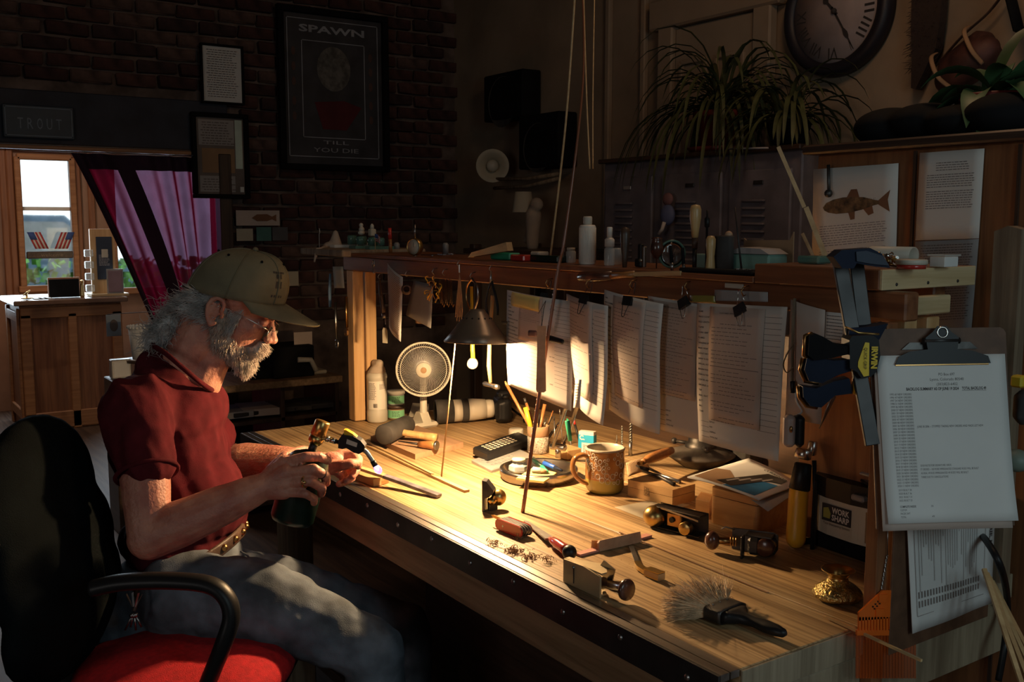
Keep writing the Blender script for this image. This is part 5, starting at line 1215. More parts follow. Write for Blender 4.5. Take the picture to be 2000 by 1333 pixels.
# stamped wooden box
f0 = [T(1226, 969), T(1313, 991), T(1357, 978)]; f3 = f0[0] + f0[2] - f0[1]; t = thing('wooden_box', 'pale wooden box with a burnt square stamp beside the mug', 'box', f0[1]); hh = .040
mb = MB(); P4_ = [f0[0], f0[1], f0[2], f3]; mb.add([x + V((0, 0, .0005)) for x in P4_] + [x + V((0, 0, hh * .55)) for x in P4_], [(3, 2, 1, 0), (4, 5, 6, 7), (0, 1, 5, 4), (1, 2, 6, 5), (2, 3, 7, 6), (3, 0, 4, 7)], None, False); obj('box_body', mb, 'boxwood', t)
mb = MB(); mb.add([x + V((0, 0, hh * .57)) for x in P4_] + [x + V((0, 0, hh)) for x in P4_], [(3, 2, 1, 0), (4, 5, 6, 7), (0, 1, 5, 4), (1, 2, 6, 5), (2, 3, 7, 6), (3, 0, 4, 7)], None, False); obj('lid', mb, 'boxwood', t)
e1 = (f0[1] - f0[0]).normalized(); fm_b = plane_map(f0[0].lerp(f0[1], .38) + V((0, 0, .012)) + e1.cross(ZV) * .0004, e1, ZV, 0.0004); q = MB()
for (x, y, w_, h_) in ((0, 0, .001, .022), (0, 0, .016, .001), (.015, 0, .001, .012), (0, .0105, .016, .001), (.004, .002, .002, .006), (.008, .003, .004, .0015), (.008, .006, .001, .004), (.012, .002, .0015, .007), (.002, .013, .003, .0012), (.006, .012, .0012, .008), (.009, .016, .005, .001), (.012, .012, .001, .006), (.003, .018, .0012, .003)): q.add([fm_b(x, y), fm_b(x + w_, y), fm_b(x + w_, y + h_), fm_b(x, y + h_)], [(0, 1, 2, 3)], None, False)
stuff(obj('burnt_stamp', q, 'darkwood', t))
ztop = BT + hh
a, b = T(1262, 918, ztop + .006), T(1322, 944, ztop + .005); t = thing('pliers', 'long dark pliers lying on the stamped wooden box', 'pliers', a)
for s in (0, 1): mb = MB(); o_ = V((.004, -.012, 0)) * (s * 2 - 1); mb.tube([a + o_ * 1.2, a.lerp(b, .5) + o_ * .5, b + o_ * 1.1], [.004, .004, .005], 8); obj('handle', mb, 'steel' if s == 0 else 'darksteel', t)
obj('jaws', MB().tube([a, a - (b - a).normalized() * .045], [.010, .003], 8, flat=(1, .6)), 'darksteel', t)
# sandpaper, file handle, drill press base
fS, nS = surf_from(T(1222, 905, BT + .045), T(1262, 895, BT + .05), T(1270, 920, BT + .018), T(1226, 932, BT + .018), lambda u, v: .004 * sin(u * 3)); single('sandpaper', MB().grid(fS, 6, 6, th=.0008), 'sand', 'creased brown sandpaper leaning behind the mug on the stamped box', 'sandpaper')
a, b = T(1255, 903, BT + .060), T(1312, 880, BT + .060); t = thing('wood_file', 'turned orange-brown file handle lying behind the stamped box', 'file', a); mb = MB(); L_ = (b - a).length
mb.lathe([(0, 0), (.007, 0), (.0075, .010), (.006, .014), (.0095, .020), (.012, .03), (.0135, L_ * .55), (.0125, L_ * .8), (.010, L_ - .003), (0, L_)], Mz(a, b), 22); obj('handle', mb, 'handle_or', t)
obj('ferrule', MB().cyl(a, a - (b - a).normalized() * .02, .0045, n=10), 'brass', t)
p = T(1352, 918) + V((-.02, .05, 0)); t = thing('drill_press', 'dusty grey cast drill press foot with round column behind the stamped box', 'drill press', p)
obj('table', MB().lathe([(0, .001), (.05, .001), (.085, .026), (.092, .030), (.090, .035), (.060, .046), (.045, .052), (0, .052)], Matrix.Translation(p), 40), mat('dusty_iron', (.10, .085, .07), .8, .2, var=.3, vscale=30), t)
obj('column', MB().lathe([(.042, .052), (.042, .062), (.034, .066), (.034, .074), (.028, .078), (.027, .135), (.0, .135)], Matrix.Translation(p), 32), 'iron', t)
for k in range(3): mb = MB(); a_ = k * 2.1 + 3.6; mb.tube([p + V((.03 * cos(a_), .03 * sin(a_), .058)), p + V((.075 * cos(a_), .075 * sin(a_), .060))], .005, 8); mb.ball(p + V((.075 * cos(a_), .075 * sin(a_), .060)), .009, 10); obj('lever', mb, 'darksteel', t)
p = T(1455, 905) + V((0, -.01, 0)); t = thing('bench_vise', 'dark cast bench vise half hidden behind the magazine', 'vise', p); obj('base', MB().box((.12, .09, .05), p + V((0, 0, .026)), bev=.008), 'iron', t); obj('jaw', MB().box((.05, .12, .045), p + V((-.03, 0, .075)), bev=.006), 'darksteel', t); obj('screw_rod', MB().cyl(p + V((-.10, -.03, .07)), p + V((.08, -.03, .07)), .010, n=14), 'steel', t)
# cream card, wood block, reddish box, magazine
mb, _ = quadbox([(1200, 992), (1262, 1016), (1347, 987), (1278, 977)], .0012, BT, .0003); single('card', mb, 'notepaper', 'cream card lying flat under the front corner of the stamped box', 'card')
mb, _ = quadbox([(1358, 1009), (1385, 1016), (1392, 1000), (1368, 994)], .040, BT, .001); single('wood_offcut', mb, 'redbox', 'small upright wood block between the stamped box and the reddish box', 'offcut')
B0, B1, B2 = T(1386, 1022), T(1480, 1048), T(1545, 1022); B3 = B0 + B2 - B1; t = thing('wooden_box', 'reddish wooden box with rounded corners under the magazine', 'box', B1)
def rbox_prism(P, r, z0, z1, seg=5):
    mb = MB(); pts = []
    for i in range(4):
        p0, p1, p2 = P[i - 1], P[i], P[(i + 1) % 4]; a = p1 + (p0 - p1).normalized() * r; b = p1 + (p2 - p1).normalized() * r
        for k in range(seg + 1): u = k / seg; pts.append(a * (1 - u) ** 2 + p1 * 2 * u * (1 - u) + b * u * u)
    n = len(pts); mb.add([V((p.x, p.y, z0)) for p in pts] + [V((p.x, p.y, z1)) for p in pts], [tuple(range(n))[::-1], tuple(range(n, 2 * n))] + [(i, (i + 1) % n, n + (i + 1) % n, n + i) for i in range(n)], None, False); return mb
obj('box_body', rbox_prism([B0, B1, B2, B3], .012, BT + .001, BT + .062), 'redbox', t); obj('lid', rbox_prism([B0, B1, B2, B3], .012, BT + .0635, BT + .080), 'redbox', t)
zt = BT + .0815; mg = [T(1342, 934, zt + .004), T(1482, 978, zt + .001), T(1560, 948, zt + .004), T(1462, 898, zt + .010)]
fM, nM = surf_from(mg[3], mg[2], mg[1], mg[0], lambda u, v: .004 * sin(u * PI)); t = single('magazine', MB().grid(fM, 8, 8, th=.003), 'paper_cool', 'magazine with a blue water cover photo lying on the reddish box', 'magazine')
fmM = lambda u, v, o=.0006: fM(u, v) + nM * (o + .0032)
def mpatch(nm, cs, m_, o=.0006): q = MB(); q.add([fmM(*c, o) for c in cs], [tuple(range(len(cs)))], None, False); return obj(nm, q, m_, t)
mpatch('tan_bank', [(.02, .55), (.05, .94), (.48, .98), (.50, .72), (.20, .5)], 'kraft'); mpatch('cover_water', [(.50, .98), (.92, .96), (.90, .38), (.60, .50)], mat('water_photo', (.02, .17, .40), .8, var=.3, vscale=20), .0010); mpatch('dark_shore', [(.34, .90), (.58, .94), (.74, .40), (.90, .30), (.88, .12), (.60, .20)], 'darksteel', .0014)
for k in range(4): mpatch('fish_streak', [(.42 + k * .09, .82 - k * .12), (.46 + k * .09, .84 - k * .12), (.50 + k * .09, .66 - k * .12), (.47 + k * .09, .65 - k * .12)], 'papergrey', .0018)
q = MB(); fl_ = lambda x, y: fmM(.30 + x, .12 - y, .002); put_text(q, 'CURRENTS', .07, fl_, .18, -.05, .4, bold=.03); stuff(obj('title_print', q, 'bottle_green', t))
fp = [T(1440, 958, zt - .003), T(1500, 1000, zt - .012), T(1556, 962, zt - .004), T(1500, 935, zt - .002)]; fM2, _ = surf_from(fp[3], fp[2], fp[1], fp[0], lambda u, v: 0); single('loose_page', MB().grid(fM2, 4, 4, th=.0008), 'papergrey', 'loose page drooping from under the magazine over the reddish box', 'paper')
# knobs and sockets: upright tool with amber handle
b0, b1, b2, b3 = T(1562, 1085), T(1564, 1010, BT + .0), D(1566, 945, 1.86), D(1571, 905, 1.86)
bb = T(1562, 1083) + HV * .03; dd1 = dep(bb); t = thing('cordless_tool', 'upright tool with amber grip, black neck and chrome head beside the reddish box', 'tool', bb)
q = blob_mb([('c', bb + V((0, 0, .022)), D(1560, 960, dd1), .020, .0195)], .004, 2); obj('amber_grip', q, 'amberyellow', t)
obj('neck', MB().cyl(D(1561, 958, dd1), D(1569, 905, dd1), .021, .017, 20, bev=.003), 'black', t)
mb = MB(); c0, c1 = D(1567, 897, dd1), D(1573, 870, dd1); mb.lathe([(0, 0), (.014, 0), (.0165, .003), (.0165, .018), (.014, .021), (.009, .022), (0, .022)], Mz(c0, c1), 24); obj('chrome_head', mb, 'chrome', t); obj('chrome_button', MB().cyl(D(1585, 890, dd1), D(1588, 862, dd1), .009, n=14, bev=.002), 'chrome', t)
obj('black_bar', MB().tube([D(1590, 900, dd1), D(1592, 960, dd1), D(1586, 1075, dd1)], .0045, 8), 'black', t)
# sharpening machine
def fr_yaw(p, a): return Matrix.Translation(V(p)) @ Matrix.Rotation(a, 4, 'Z')
w0 = T(1592, 1068); w1 = T(1735, 1118); ew = (w1 - w0); yaw = math.atan2(ew.y, ew.x); Wm = ew.length; t = thing('sharpening_machine', 'squat black and cream tool sharpening machine beside the clipboards', 'machine', w0.lerp(w1, .5)); Wf = fr_yaw(w0, yaw); DZm = .16
obj('base', MB().box((Wm + .02, DZm, .035), (Wm / 2, DZm / 2, .018), Wf, bev=.006), 'blackmatte', t)
mb = MB(); mb.tube([Wf @ V((.0, -.005, .012)), Wf @ V((-.03, -.022, .006))], .007, 8); mb.mi = 0; obj('front_foot', mb, 'blackmatte', t)
pts = [(0, .0), (Wm * .20, -.008), (Wm * .55, -.010), (Wm * .85, -.002), (Wm, .01), (Wm, DZm), (0, DZm)]; obj('cream_body', MB().prism(pts, .075, Wf @ Matrix.Translation((0, 0, .036))), 'offwhite', t)
pts2 = [(-.006, -.006), (Wm * .2, -.016), (Wm * .55, -.018), (Wm * .85, -.008), (Wm + .01, .01), (Wm + .01, DZm + .006), (-.006, DZm + .006)]; obj('top_housing', MB().prism(pts2, .040, Wf @ Matrix.Translation((0, 0, .112))), 'black', t)
q = MB()
for k in range(4): q.box((.002, .004, .06), (Wm * .62 + k * Wm * .1, -.006, .073), Wf)
stuff(obj('cooling_ribs', q, 'kraft', t))
fw_ = lambda x, y: Wf @ V((Wm * .14 + x, -.0105 - .002 - (.002 if 0 else 0), .080 + y))
mb = MB(); lw = Wm * .40; mb.box((lw, .001, .034), (Wm * .14 + lw / 2, -.0118, .082), Wf); lb_ = obj('nameplate', mb, 'ink', t)
obj('emblem', MB().prism([(-.008, -.011), (.008, -.011), (.010, .0), (.004, .011), (-.008, .008)], .0008, Wf @ Matrix.Translation((Wm * .14 + .012, -.0122, .082)) @ Matrix.Rotation(PI / 2, 4, 'X')), mat('olive_green', (.30, .32, .08), .5), lb_)
q = MB(); fq = lambda x, y: Wf @ V((Wm * .14 + x, -.0126, .082 + y)); put_text(q, 'WORK', .016, fq, .0245, .002, lw - .028, bold=.03); put_text(q, 'SHARP', .016, fq, .0245, -.0125, lw - .028, bold=.03); obj('lettering', q, 'paper', lb_)
q = MB(); put_text(q, 'Tool Sharpening System', .007, lambda x, y: Wf @ V((Wm * .14 + x, -.0126, .058 + y)), .004, 0, lw - .006); stuff(obj('small_lettering', q, 'ink', t))
dc = Wf @ V((Wm * .80, .060, .153)); mb = MB(); mb.cyl(dc, dc + V((0, 0, .006)), .062, n=40, bev=.001); mb.mi = 0; obj('abrasive_disc', mb, mat('abrasive', (.17, .11, .085), .9), t)
obj('disc_rim', MB().tube([dc + V((.064 * cos(2 * PI * i / 40), .064 * sin(2 * PI * i / 40), .003)) for i in range(40)], .003, 6, closed=True), 'black', t)
mb = MB(); mb.box((.03, .02, .012), (Wm * .66, -.014, .130), Wf, bev=.003); mb.mi = 0; obj('power_switch', mb, 'grey', t)
obj('guide_bar', MB().box((.006, .006, .13), (.008, -.012, .075), Wf, bev=.001), 'black', t)
# clutter on top of the machine
cz = .153
for k, (x, y, r_, h_, m_, lab) in enumerate(((.02, .05, .010, .014, 'bronze', 'small brass bushing on top of the sharpening machine'), (.035, .03, .012, .010, 'iron', 'dark round knob on top of the sharpening machine'), (.055, .065, .009, .018, 'brass', 'upright brass ferrule on top of the sharpening machine'), (.075, .04, .013, .012, 'darksteel', 'flat steel nut on top of the sharpening machine'), (.045, .085, .008, .026, 'iron', 'tall dark pin at the back of the machine top'))):
    p = Wf @ V((x, y, cz)); single('machine_part', MB().lathe([(0, 0), (r_, 0), (r_, h_ * .7), (r_ * .7, h_), (r_ * .4, h_), (0, h_ * .8)], Matrix.Translation(p), 16), m_, lab, 'hardware')
a = Wf @ V((.085, .07, cz + .012)); b = Wf @ V((.035, .095, cz + .035)); mb = MB(); mb.cyl(a, b, .006, n=10); mb.ball(b, .010, 12); single('handle_lever', mb, 'black', 'black ball lever leaning on top of the sharpening machine', 'lever')
single('metal_tag', MB().box((.022, .009, .004), (.105, .045, cz + .012), Wf @ Matrix.Rotation(.2, 4, 'X'), bev=.001), 'silver', 'little silver tag on top of the sharpening machine', 'tag')
q = blob_mb([('e', Wf @ V((.015 + .022 * k, .11 + .01 * (k % 2), cz + .012)), (.014, .012, .013)) for k in range(5)], .004, 1); single('rag_bundle', q, 'blackmatte', 'dark crumpled rag at the back of the sharpening machine top', 'rag')
# brass inkwell
p = T(1651, 1188) + HV * .042; t = thing('brass_pot', 'hammered brass pot with flared neck near the bench end', 'pot', p)
obj('pot_body', MB().lathe([(0, .001), (.034, .001), (.041, .005), (.043, .010), (.040, .016), (.030, .025), (.019, .032), (.0165, .035)], Matrix.Translation(p), 40), 'hbrass', t)
obj('flared_neck', MB().lathe([(.0165, .035), (.0175, .0365), (.016, .038), (.0165, .042), (.022, .048), (.0285, .0515), (.029, .053), (.027, .0525), (.019, .047), (.014, .040), (.013, .02)], Matrix.Translation(p), 36), 'brass', t)
for k in range(18): pass
# orange comb hanging at the bench end
XO = X1 + .027; c_ = lambda x, y: PX(x, y, XO)
t = thing('orange_comb', 'bright orange plastic comb gauge hanging by a twisted wire at the bench corner', 'comb', c_(1715, 1325))
o0 = c_(1674, 1330); exy = V((0, 1, 0)); s_ = c_(1674, 1200), c_(1752, 1200)
def yz(x, y): p = c_(x, y); return (p.y, p.z)
mX = Matrix(((0, 0, 1, XO), (1, 0, 0, 0), (0, 1, 0, 0), (0, 0, 0, 1)))
obj('comb_plate', MB().prism([yz(1675, 1212), (yz(1675, 1196)), yz(1722, 1153), yz(1748, 1153), yz(1748, 1206)], .003, mX), 'orange', t)
for k in range(13):
    x = 1675 + k * 5.9; obj('comb_tooth', MB().prism([yz(x, 1234), yz(x, 1205), yz(x + 3.6, 1205), yz(x + 3.6, 1234)], .003, mX), 'orange', t)
for k in range(20):
    x = 1671 + k * 5.9; obj('long_tooth', MB().prism([yz(x, 1325), yz(x, 1240), yz(x + 3.4, 1240), yz(x + 3.4, 1325)], .0025, mX), 'orange_shaded', t)
obj('crossbar', MB().prism([yz(1671, 1241), yz(1671, 1231), yz(1787, 1231), yz(1787, 1241)], .0028, mX), 'orange', t)
for (x, y, s) in ((1712, 1160, 16), (1706, 1188, 16)): obj('raised_boss', MB().prism([yz(x, y + s), yz(x, y), yz(x + s, y), yz(x + s, y + s)], .002, Matrix.Translation((.003, 0, 0)) @ mX), 'orange', t)
for k in range(10):
    x, y = 1700 + (k % 5) * 5 + (k // 5) * 3, 1186 - (k % 5) * 5 + (k // 5) * 4; obj('slot', MB().prism([yz(x, y), yz(x, y - 3), yz(x + 3, y - 3), yz(x + 3, y)], .0006, Matrix.Translation((.003, 0, 0)) @ mX), 'darksteel', t)
mb = MB()
for s in (0, PI): mb.tube([c_(1733 - i * .35, 1085 + i * 2.2) + V((cos(i * .8 + s), sin(i * .8 + s), 0)) * .0012 for i in range(32)], .0008, 5)
mb.tube([c_(1734, 1030), c_(1733, 1085)], .0009, 5); obj('hanging_wire', mb, 'steel', t)['kind'] = 'stuff'
# cane lying over the bench end, strips leaning
a = T(1615, 1206, BT + .004); b = T(1800, 1291, BT + .004); single('cane_strip', strip_mb([a, b], .004, .004), 'bamboo', 'thin cane strip sticking out over the bench corner beside the comb', 'strip')
a = T(1210, 1040, BT + .002); b = T(1500, 1158, BT + .002); single('cane_strip', strip_mb([a, b], .0035, .002), 'kraft', 'thin flat strip lying along the plank joint behind the pocket knife', 'strip')
for k in range(4):
    a = D(1922 + k * 5, 1112 + k * 8, 1.62 + .02 * k); b = D(1998 + k * 16, 1345, 1.50 + .02 * k); single('cane_strip', strip_mb([a, b + (b - a) * .4], .007, .005), 'bamboo' if k % 2 == 0 else 'boxwood', 'one of the bamboo strips leaning in a bundle past the bench end', 'strip', 'leaning bamboo strips')
# block plane lying near the torch, small
def planebody(t, M_, L, W_, m_='darksteel', th=.0032, wall=.014, name='sole'):
    """sole in local xy plane (x length, y width), z up"""
    obj(name, MB().prism([(-L / 2 + .004, -W_ / 2), (L / 2 - .006, -W_ / 2), (L / 2, -W_ / 4), (L / 2, W_ / 4), (L / 2 - .006, W_ / 2), (-L / 2 + .004, W_ / 2), (-L / 2, W_ / 4), (-L / 2, -W_ / 4)], th, M_), m_, t)
    for s in (1, -1):
        obj('side_wall', MB().prism([(-L / 2 + .006, 0), (L / 2 - .008, 0), (L / 2 - .012, wall * .4), (L * .1, wall), (-L * .12, wall), (-L / 2 + .01, wall * .45)], .0022, M_ @ Matrix.Translation((0, s * W_ / 2 - (.0022 if s > 0 else 0) + (.0022 if s > 0 else .0022), th)) @ Matrix.Rotation(PI / 2, 4, 'X')), m_, t)
def axes(o, ex, ey): return frame3(o, ex, ey)
# 1: small plane standing on its side beside the cane tip
p = T(962, 997); t = thing('block_plane', 'small brass and steel plane on its side beside the silver remote', 'plane', p)
ex = V((-.35, -.93, .0)).normalized(); k_ = dep(p) / FPX
mS = frame3(D(944, 1002, dep(p)), (RV * 1 - HV * .2).normalized(), ZV); obj('sole', MB().prism([(0, 0), (0, .078), (.010, .076), (.026, .056), (.026, .050), (.016, .040), (.006, .036), (.006, 0)], .026, mS @ Matrix.Translation((0, 0, -.013)) @ Matrix.Rotation(0, 4, 'X')), 'darksteel', t)
obj('brass_cap', MB().ball(D(974, 972, dep(p)), (.016, .018, .019), 20), 'brass', t)
obj('adjuster_wheel', MB().cyl(D(966, 974, dep(p) - .014), D(958, 983, dep(p) - .026), .009, .0075, 20, bev=.001), 'brass', t)
obj('frog', MB().box((.010, .024, .030), D(962, 985, dep(p)), bev=.002), 'darksteel', t)
# 2: plane with its sole facing the lamp, dark knob
p = T(1150, 1160); dp = dep(p); t = thing('block_plane', 'brass plane lying on its side with a slotted sole and dark wooden knob', 'plane', p)
ca, cb_, cc_, cd_ = T(1100, 1138), T(1171, 1171), None, None; e1 = (cb_ - ca); L_ = e1.length; mP = frame3(ca, e1, ZV); 
obj('sole', MB().prism([(0, .001), (L_, .001), (L_ * 1.0, .040), (L_ * .55, .046), (0, .044)], .004, mP @ Matrix.Translation((0, 0, -.004))), 'dullbrass', t)
obj('mouth_slot', MB().box((.0024, .030, .001), (L_ * .30, .022, .0006), mP, bev=.0003), 'black', t); obj('pin', MB().ball(mP @ V((L_ * .30, .037, .001)), .0028, 10), 'steel', t)
obj('upper_wall', MB().prism([(0, 0), (L_, 0), (L_, .012), (L_ * .8, .030), (L_ * .62, .034), (L_ * .2, .014), (0, .010)], .003, mP @ Matrix.Translation((0, .042, -.004)) @ Matrix.Rotation(-PI / 2, 4, 'X')), 'dullbrass', t)
obj('lower_wall', MB().prism([(0, 0), (L_, 0), (L_, .012), (L_ * .8, .026), (L_ * .62, .030), (L_ * .2, .014), (0, .010)], .003, mP @ Matrix.Translation((0, .004, -.004)) @ Matrix.Rotation(-PI / 2, 4, 'X')), 'dullbrass', t)
obj('cutting_iron', MB().prism([(L_ * .55, .030), (L_ * .98, .022), (L_ * 1.05, .048), (L_ * .75, .056)], .002, mP @ Matrix.Translation((0, 0, -.032))), 'steel', t)
k0, k1 = mP @ V((L_ * .85, .020, -.020)), mP @ V((L_ * 1.45, .024, -.026)); mb = MB(); Lk = (k1 - k0).length; mb.lathe([(0, 0), (.011, 0), (.011, .003), (.0075, .010), (.008, .016), (.013, Lk - .013), (.0185, Lk - .008), (.019, Lk - .003), (.017, Lk), (0, Lk)], Mz(k0, k1), 30); obj('wooden_knob', mb, 'rosewood', t)
# 3: long block plane lying on its side beside the card
p = T(1310, 1040); ca, cb_ = T(1268, 1032), T(1360, 1056); e1 = cb_ - ca; L_ = e1.length; mP = frame3(ca, e1, ZV); t = thing('block_plane', 'black block plane with a large round brass knob, beside the cream card', 'plane', p)
obj('lower_wall', MB().box((L_ * 1.02, .003, .040), (L_ / 2, .0045, -.024), mP, bev=.001), 'iron', t); obj('upper_wall', MB().box((L_ * 1.02, .003, .024), (L_ / 2, .046, -.022), mP, bev=.001), 'iron', t); obj('sole', MB().box((L_ * 1.02, .046, .003), (L_ / 2, .025, -.042), mP, bev=.001), 'iron', t)
mb = MB(); c = mP @ V((L_ * .04, .024, -.014)); mb.ball(c, (.026, .026, .024), 26); obj('brass_knob', mb, 'brass', t)
lc = obj('lever_cap', MB().box((L_ * .30, .032, .012), (L_ * .45, .025, -.016), mP @ Matrix.Rotation(.05, 4, 'Y'), bev=.003), 'bronze', t); obj('cap_screw', MB().cyl(mP @ V((L_ * .42, .026, -.011)), mP @ V((L_ * .42, .026, -.0085)), .006, n=16), 'black', lc)
obj('adjuster_wheel', MB().cyl(mP @ V((L_ * .74, .018, -.014)), mP @ V((L_ * .76, .018, .004)), .0135, n=28, bev=.0015), 'brass', t)
obj('iron_edge', MB().prism([(L_ * .18, 0), (L_ * .98, 0), (L_ * .98, .004), (L_ * .18, .004)], .003, mP @ Matrix.Translation((0, .047, -.012)) @ Matrix.Rotation(-.10, 4, 'Z')), 'steel', t)
# 4: spokeshave-like plane further along
p = T(1440, 1100); ca, cb_ = T(1392, 1082), T(1508, 1100); e1 = cb_ - ca; L_ = e1.length; mP = frame3(ca, e1, ZV); t = thing('block_plane', 'dark plane on its side with a round dark knob, before the reddish box', 'plane', p)
obj('sole', MB().prism([(L_ * .22, 0), (L_ * .95, 0), (L_, .010), (L_, .040), (L_ * .92, .044), (L_ * .22, .042)], .004, mP @ Matrix.Translation((0, .001, -.050))), 'iron', t)
obj('upper_wall', MB().box((L_ * .45, .004, .030), (L_ * .72, .041, -.034), mP, bev=.001), 'iron', t); obj('blade_clamp', MB().box((.004, .046, .020), (L_ * .50, .022, -.002), mP, bev=.0015), 'darksteel', t); obj('body_block', MB().box((L_ * .22, .034, .030), (L_ * .66, .022, -.024), mP, bev=.006), 'darksteel', t); obj('rear_grip', MB().cyl(mP @ V((L_ * .84, .022, -.046)), mP @ V((L_ * .84, .022, -.01)), .018, n=24, bev=.003), 'rosewood', t)
c = mP @ V((-.004, .024, -.008)); kn_ = obj('round_knob', MB().ball(c, (.015, .015, .019), 22), 'rosewood', t); obj('knob_stem', MB().cyl(c, mP @ V((L_ * .30, .024, -.024)), .006, .009, 14), 'bronze', t)
for k in range(3): obj('brass_nut', MB().cyl(mP @ V((L_ * (.24 + k * .045), .024, -.020)), mP @ V((L_ * (.27 + k * .045), .024, -.021)), .0095, n=18, bev=.0015), 'bronze', t)
obj('spring_wire', MB().tube([mP @ V((.01, .045, -.02)), mP @ V((L_ * .15, .050, -.025)), mP @ V((L_ * .30, .046, -.03))], .0014, 6), 'steel', t)
# pocket knives
a, b = T(978, 1020, BT + .014), T(1030, 1040, BT + .014); ex = (b - a).normalized(); L_ = (b - a).length; mK = frame3(a, ex, ZV); t = thing('pocket_knife', 'red multi-blade pocket knife lying on its back', 'knife', T(1003, 1035))
def caps(L, h, n=6): return [(h / 2 + h / 2 * cos(PI / 2 + PI * i / n), h / 2 * sin(PI / 2 + PI * i / n)) for i in range(n + 1)] + [(L - h / 2 + h / 2 * cos(-PI / 2 + PI * i / n), h / 2 * sin(-PI / 2 + PI * i / n)) for i in range(n + 1)]
for z, nm in ((.012, 'scale'), (-.014, 'scale')): obj(nm, MB().prism(caps(L_, .024), .0035, mK @ Matrix.Translation((0, 0, z))), 'handle_red', t)
for k in range(8): obj('blade_layer', MB().prism([(x * (1 - .01 * k) + .001, y * .9 + (.002 if k % 2 else .0)) for x, y in caps(L_ + .002, .023)], .0018, mK @ Matrix.Translation((0, 0, -.0105 + k * .0028))), 'steel', t)
obj('open_blade', MB().prism([(0, -.002), (-.030, .0), (-.036, .004), (-.028, .006), (0, .005)], .0015, mK @ Matrix.Translation((.004, .004, 0))), 'bronze', t)
obj('cross_emblem', MB().prism([(-.0022, -.0007), (-.0007, -.0007), (-.0007, -.0022), (.0007, -.0022), (.0007, -.0007), (.0022, -.0007), (.0022, .0007), (.0007, .0007), (.0007, .0022), (-.0007, .0022), (-.0007, .0007), (-.0022, .0007)], .0006, mK @ Matrix.Translation((L_ * .30, 0, .0155))), 'silver', t)
a, b, c, d = T(1026, 1018, BT + .003), T(1074, 1053, BT + .012), T(1080, 1057, BT + .014), T(1110, 1078, BT + .0145); t = thing('file', 'flat file with a red wooden handle ending in a black ball', 'file', c)
mb = MB(); m_f = Mz(a, b); Lf = (b - a).length; mb.add([m_f @ V(v) for v in ((-.004, -.001, 0), (.004, -.001, 0), (.004, .001, 0), (-.004, .001, 0), (-.010, -.0016, Lf), (.010, -.0016, Lf), (.010, .0016, Lf), (-.010, .0016, Lf))], [(0, 1, 2, 3), (7, 6, 5, 4), (0, 4, 5, 1), (1, 5, 6, 2), (2, 6, 7, 3), (3, 7, 4, 0)], None, False); obj('file_blade', mb, 'steel', t)
obj('handle', MB().tube([b, b.lerp(c, .6), c, c.lerp(d, .35), c.lerp(d, .75), d], [.0045, .006, .0085, .0105, .0105, .011], 20), 'handle_red', t)
obj('ball_end', MB().ball(d + (d - c).normalized() * .005, .0145, 20), 'black', t)
# angled wood gauge
a, b, c = T(1128, 1084, BT + .003), T(1185, 1069, BT + .003), T(1268, 1046, BT + .003); t = thing('bevel_gauge', 'pinkish flat strip with an angled brown wooden fence lying on it', 'gauge', b); obj('flat_strip', strip_mb([a, b, b.lerp(c, 1)], .016, .0045), 'pinkwood', t)
a, b = T(1168, 1079), T(1250, 1060); e1 = (b - a).normalized(); n1 = e1.cross(ZV); mb = MB(); q0 = a + n1 * .004
mb.prism([(0, .001), ((b - a).length, .001), ((b - a).length, .022), (.004, .022), (0, .018)], .006, frame3(a, e1, (ZV - n1 * .25))); obj('fence', mb, 'block', t)
obj('fence_lip', MB().prism([(0, .001), (.03, .001), (.026, .016), (.002, .020)], .004, frame3(a - e1 * .004 - n1 * .018, e1, ZV)), 'redbox', t)
# folding knife near the front
a, b, c, d = T(1233, 1068, BT + .006), T(1245, 1100, BT + .007), T(1264, 1118, BT + .006), T(1292, 1128, BT + .007); t = thing('folding_knife', 'half-open curved steel folding knife lying beside the paint brush', 'knife', b)
mb = strip_mb([a, a.lerp(b, .5), b], .009, .0025); obj('blade', mb, 'steel', t); mb = strip_mb(spl([b, b.lerp(c, .5) - RV * .004, c], 5), .013, .008); obj('bolster', mb, 'brass', t); mb = strip_mb([c + ZV * .001, d], .018, .012); obj('handle', mb, 'boxwood', t)
for s in (-1, 1): mb = strip_mb([c + V((0, 0, .008 if s > 0 else -.004)), d + V((0, 0, .008 if s > 0 else -.004))], .0185, .0018); obj('liner', mb, 'brass', t)
# paint brush
f0_, f1_ = T(1395, 1178, BT + .016), T(1452, 1192, BT + .020); ex = (f1_ - f0_).normalized(); sd = ex.cross(ZV).normalized(); t = thing('paint_brush', 'wide paint brush with frayed pale bristles, dull metal ferrule and black handle', 'brush', f0_)
f0_ = T(1400, 1188, BT + .014); ex = (T(1545, 1243, BT + .014) - f0_).normalized(); sd = ex.cross(ZV).normalized()
mBr = frame3(f0_, ex, sd); mBr = frame3(f0_, sd, ZV)          # x across, y up, z = along? 
def bq(a_, s, z): return f0_ + ex * a_ + sd * s + ZV * z
mb = MB(); sec = lambda a_, w_, h_: [bq(a_, w_ * cos(2 * PI * i / 20) * (1 if 1 else 0), h_ * sin(2 * PI * i / 20)) for i in range(20)]
def loft(secs):
    q = MB(); n = len(secs[0]); q.v = [tuple(p) for s in secs for p in s]; q.f = [(i * n + k, i * n + (k + 1) % n, (i + 1) * n + (k + 1) % n, (i + 1) * n + k) for i in range(len(secs) - 1) for k in range(n)] + [tuple(range(n))[::-1], tuple((len(secs) - 1) * n + k for k in range(n))]
    q.fm = [0] * len(q.f); q.sm = [True] * len(q.f); return q
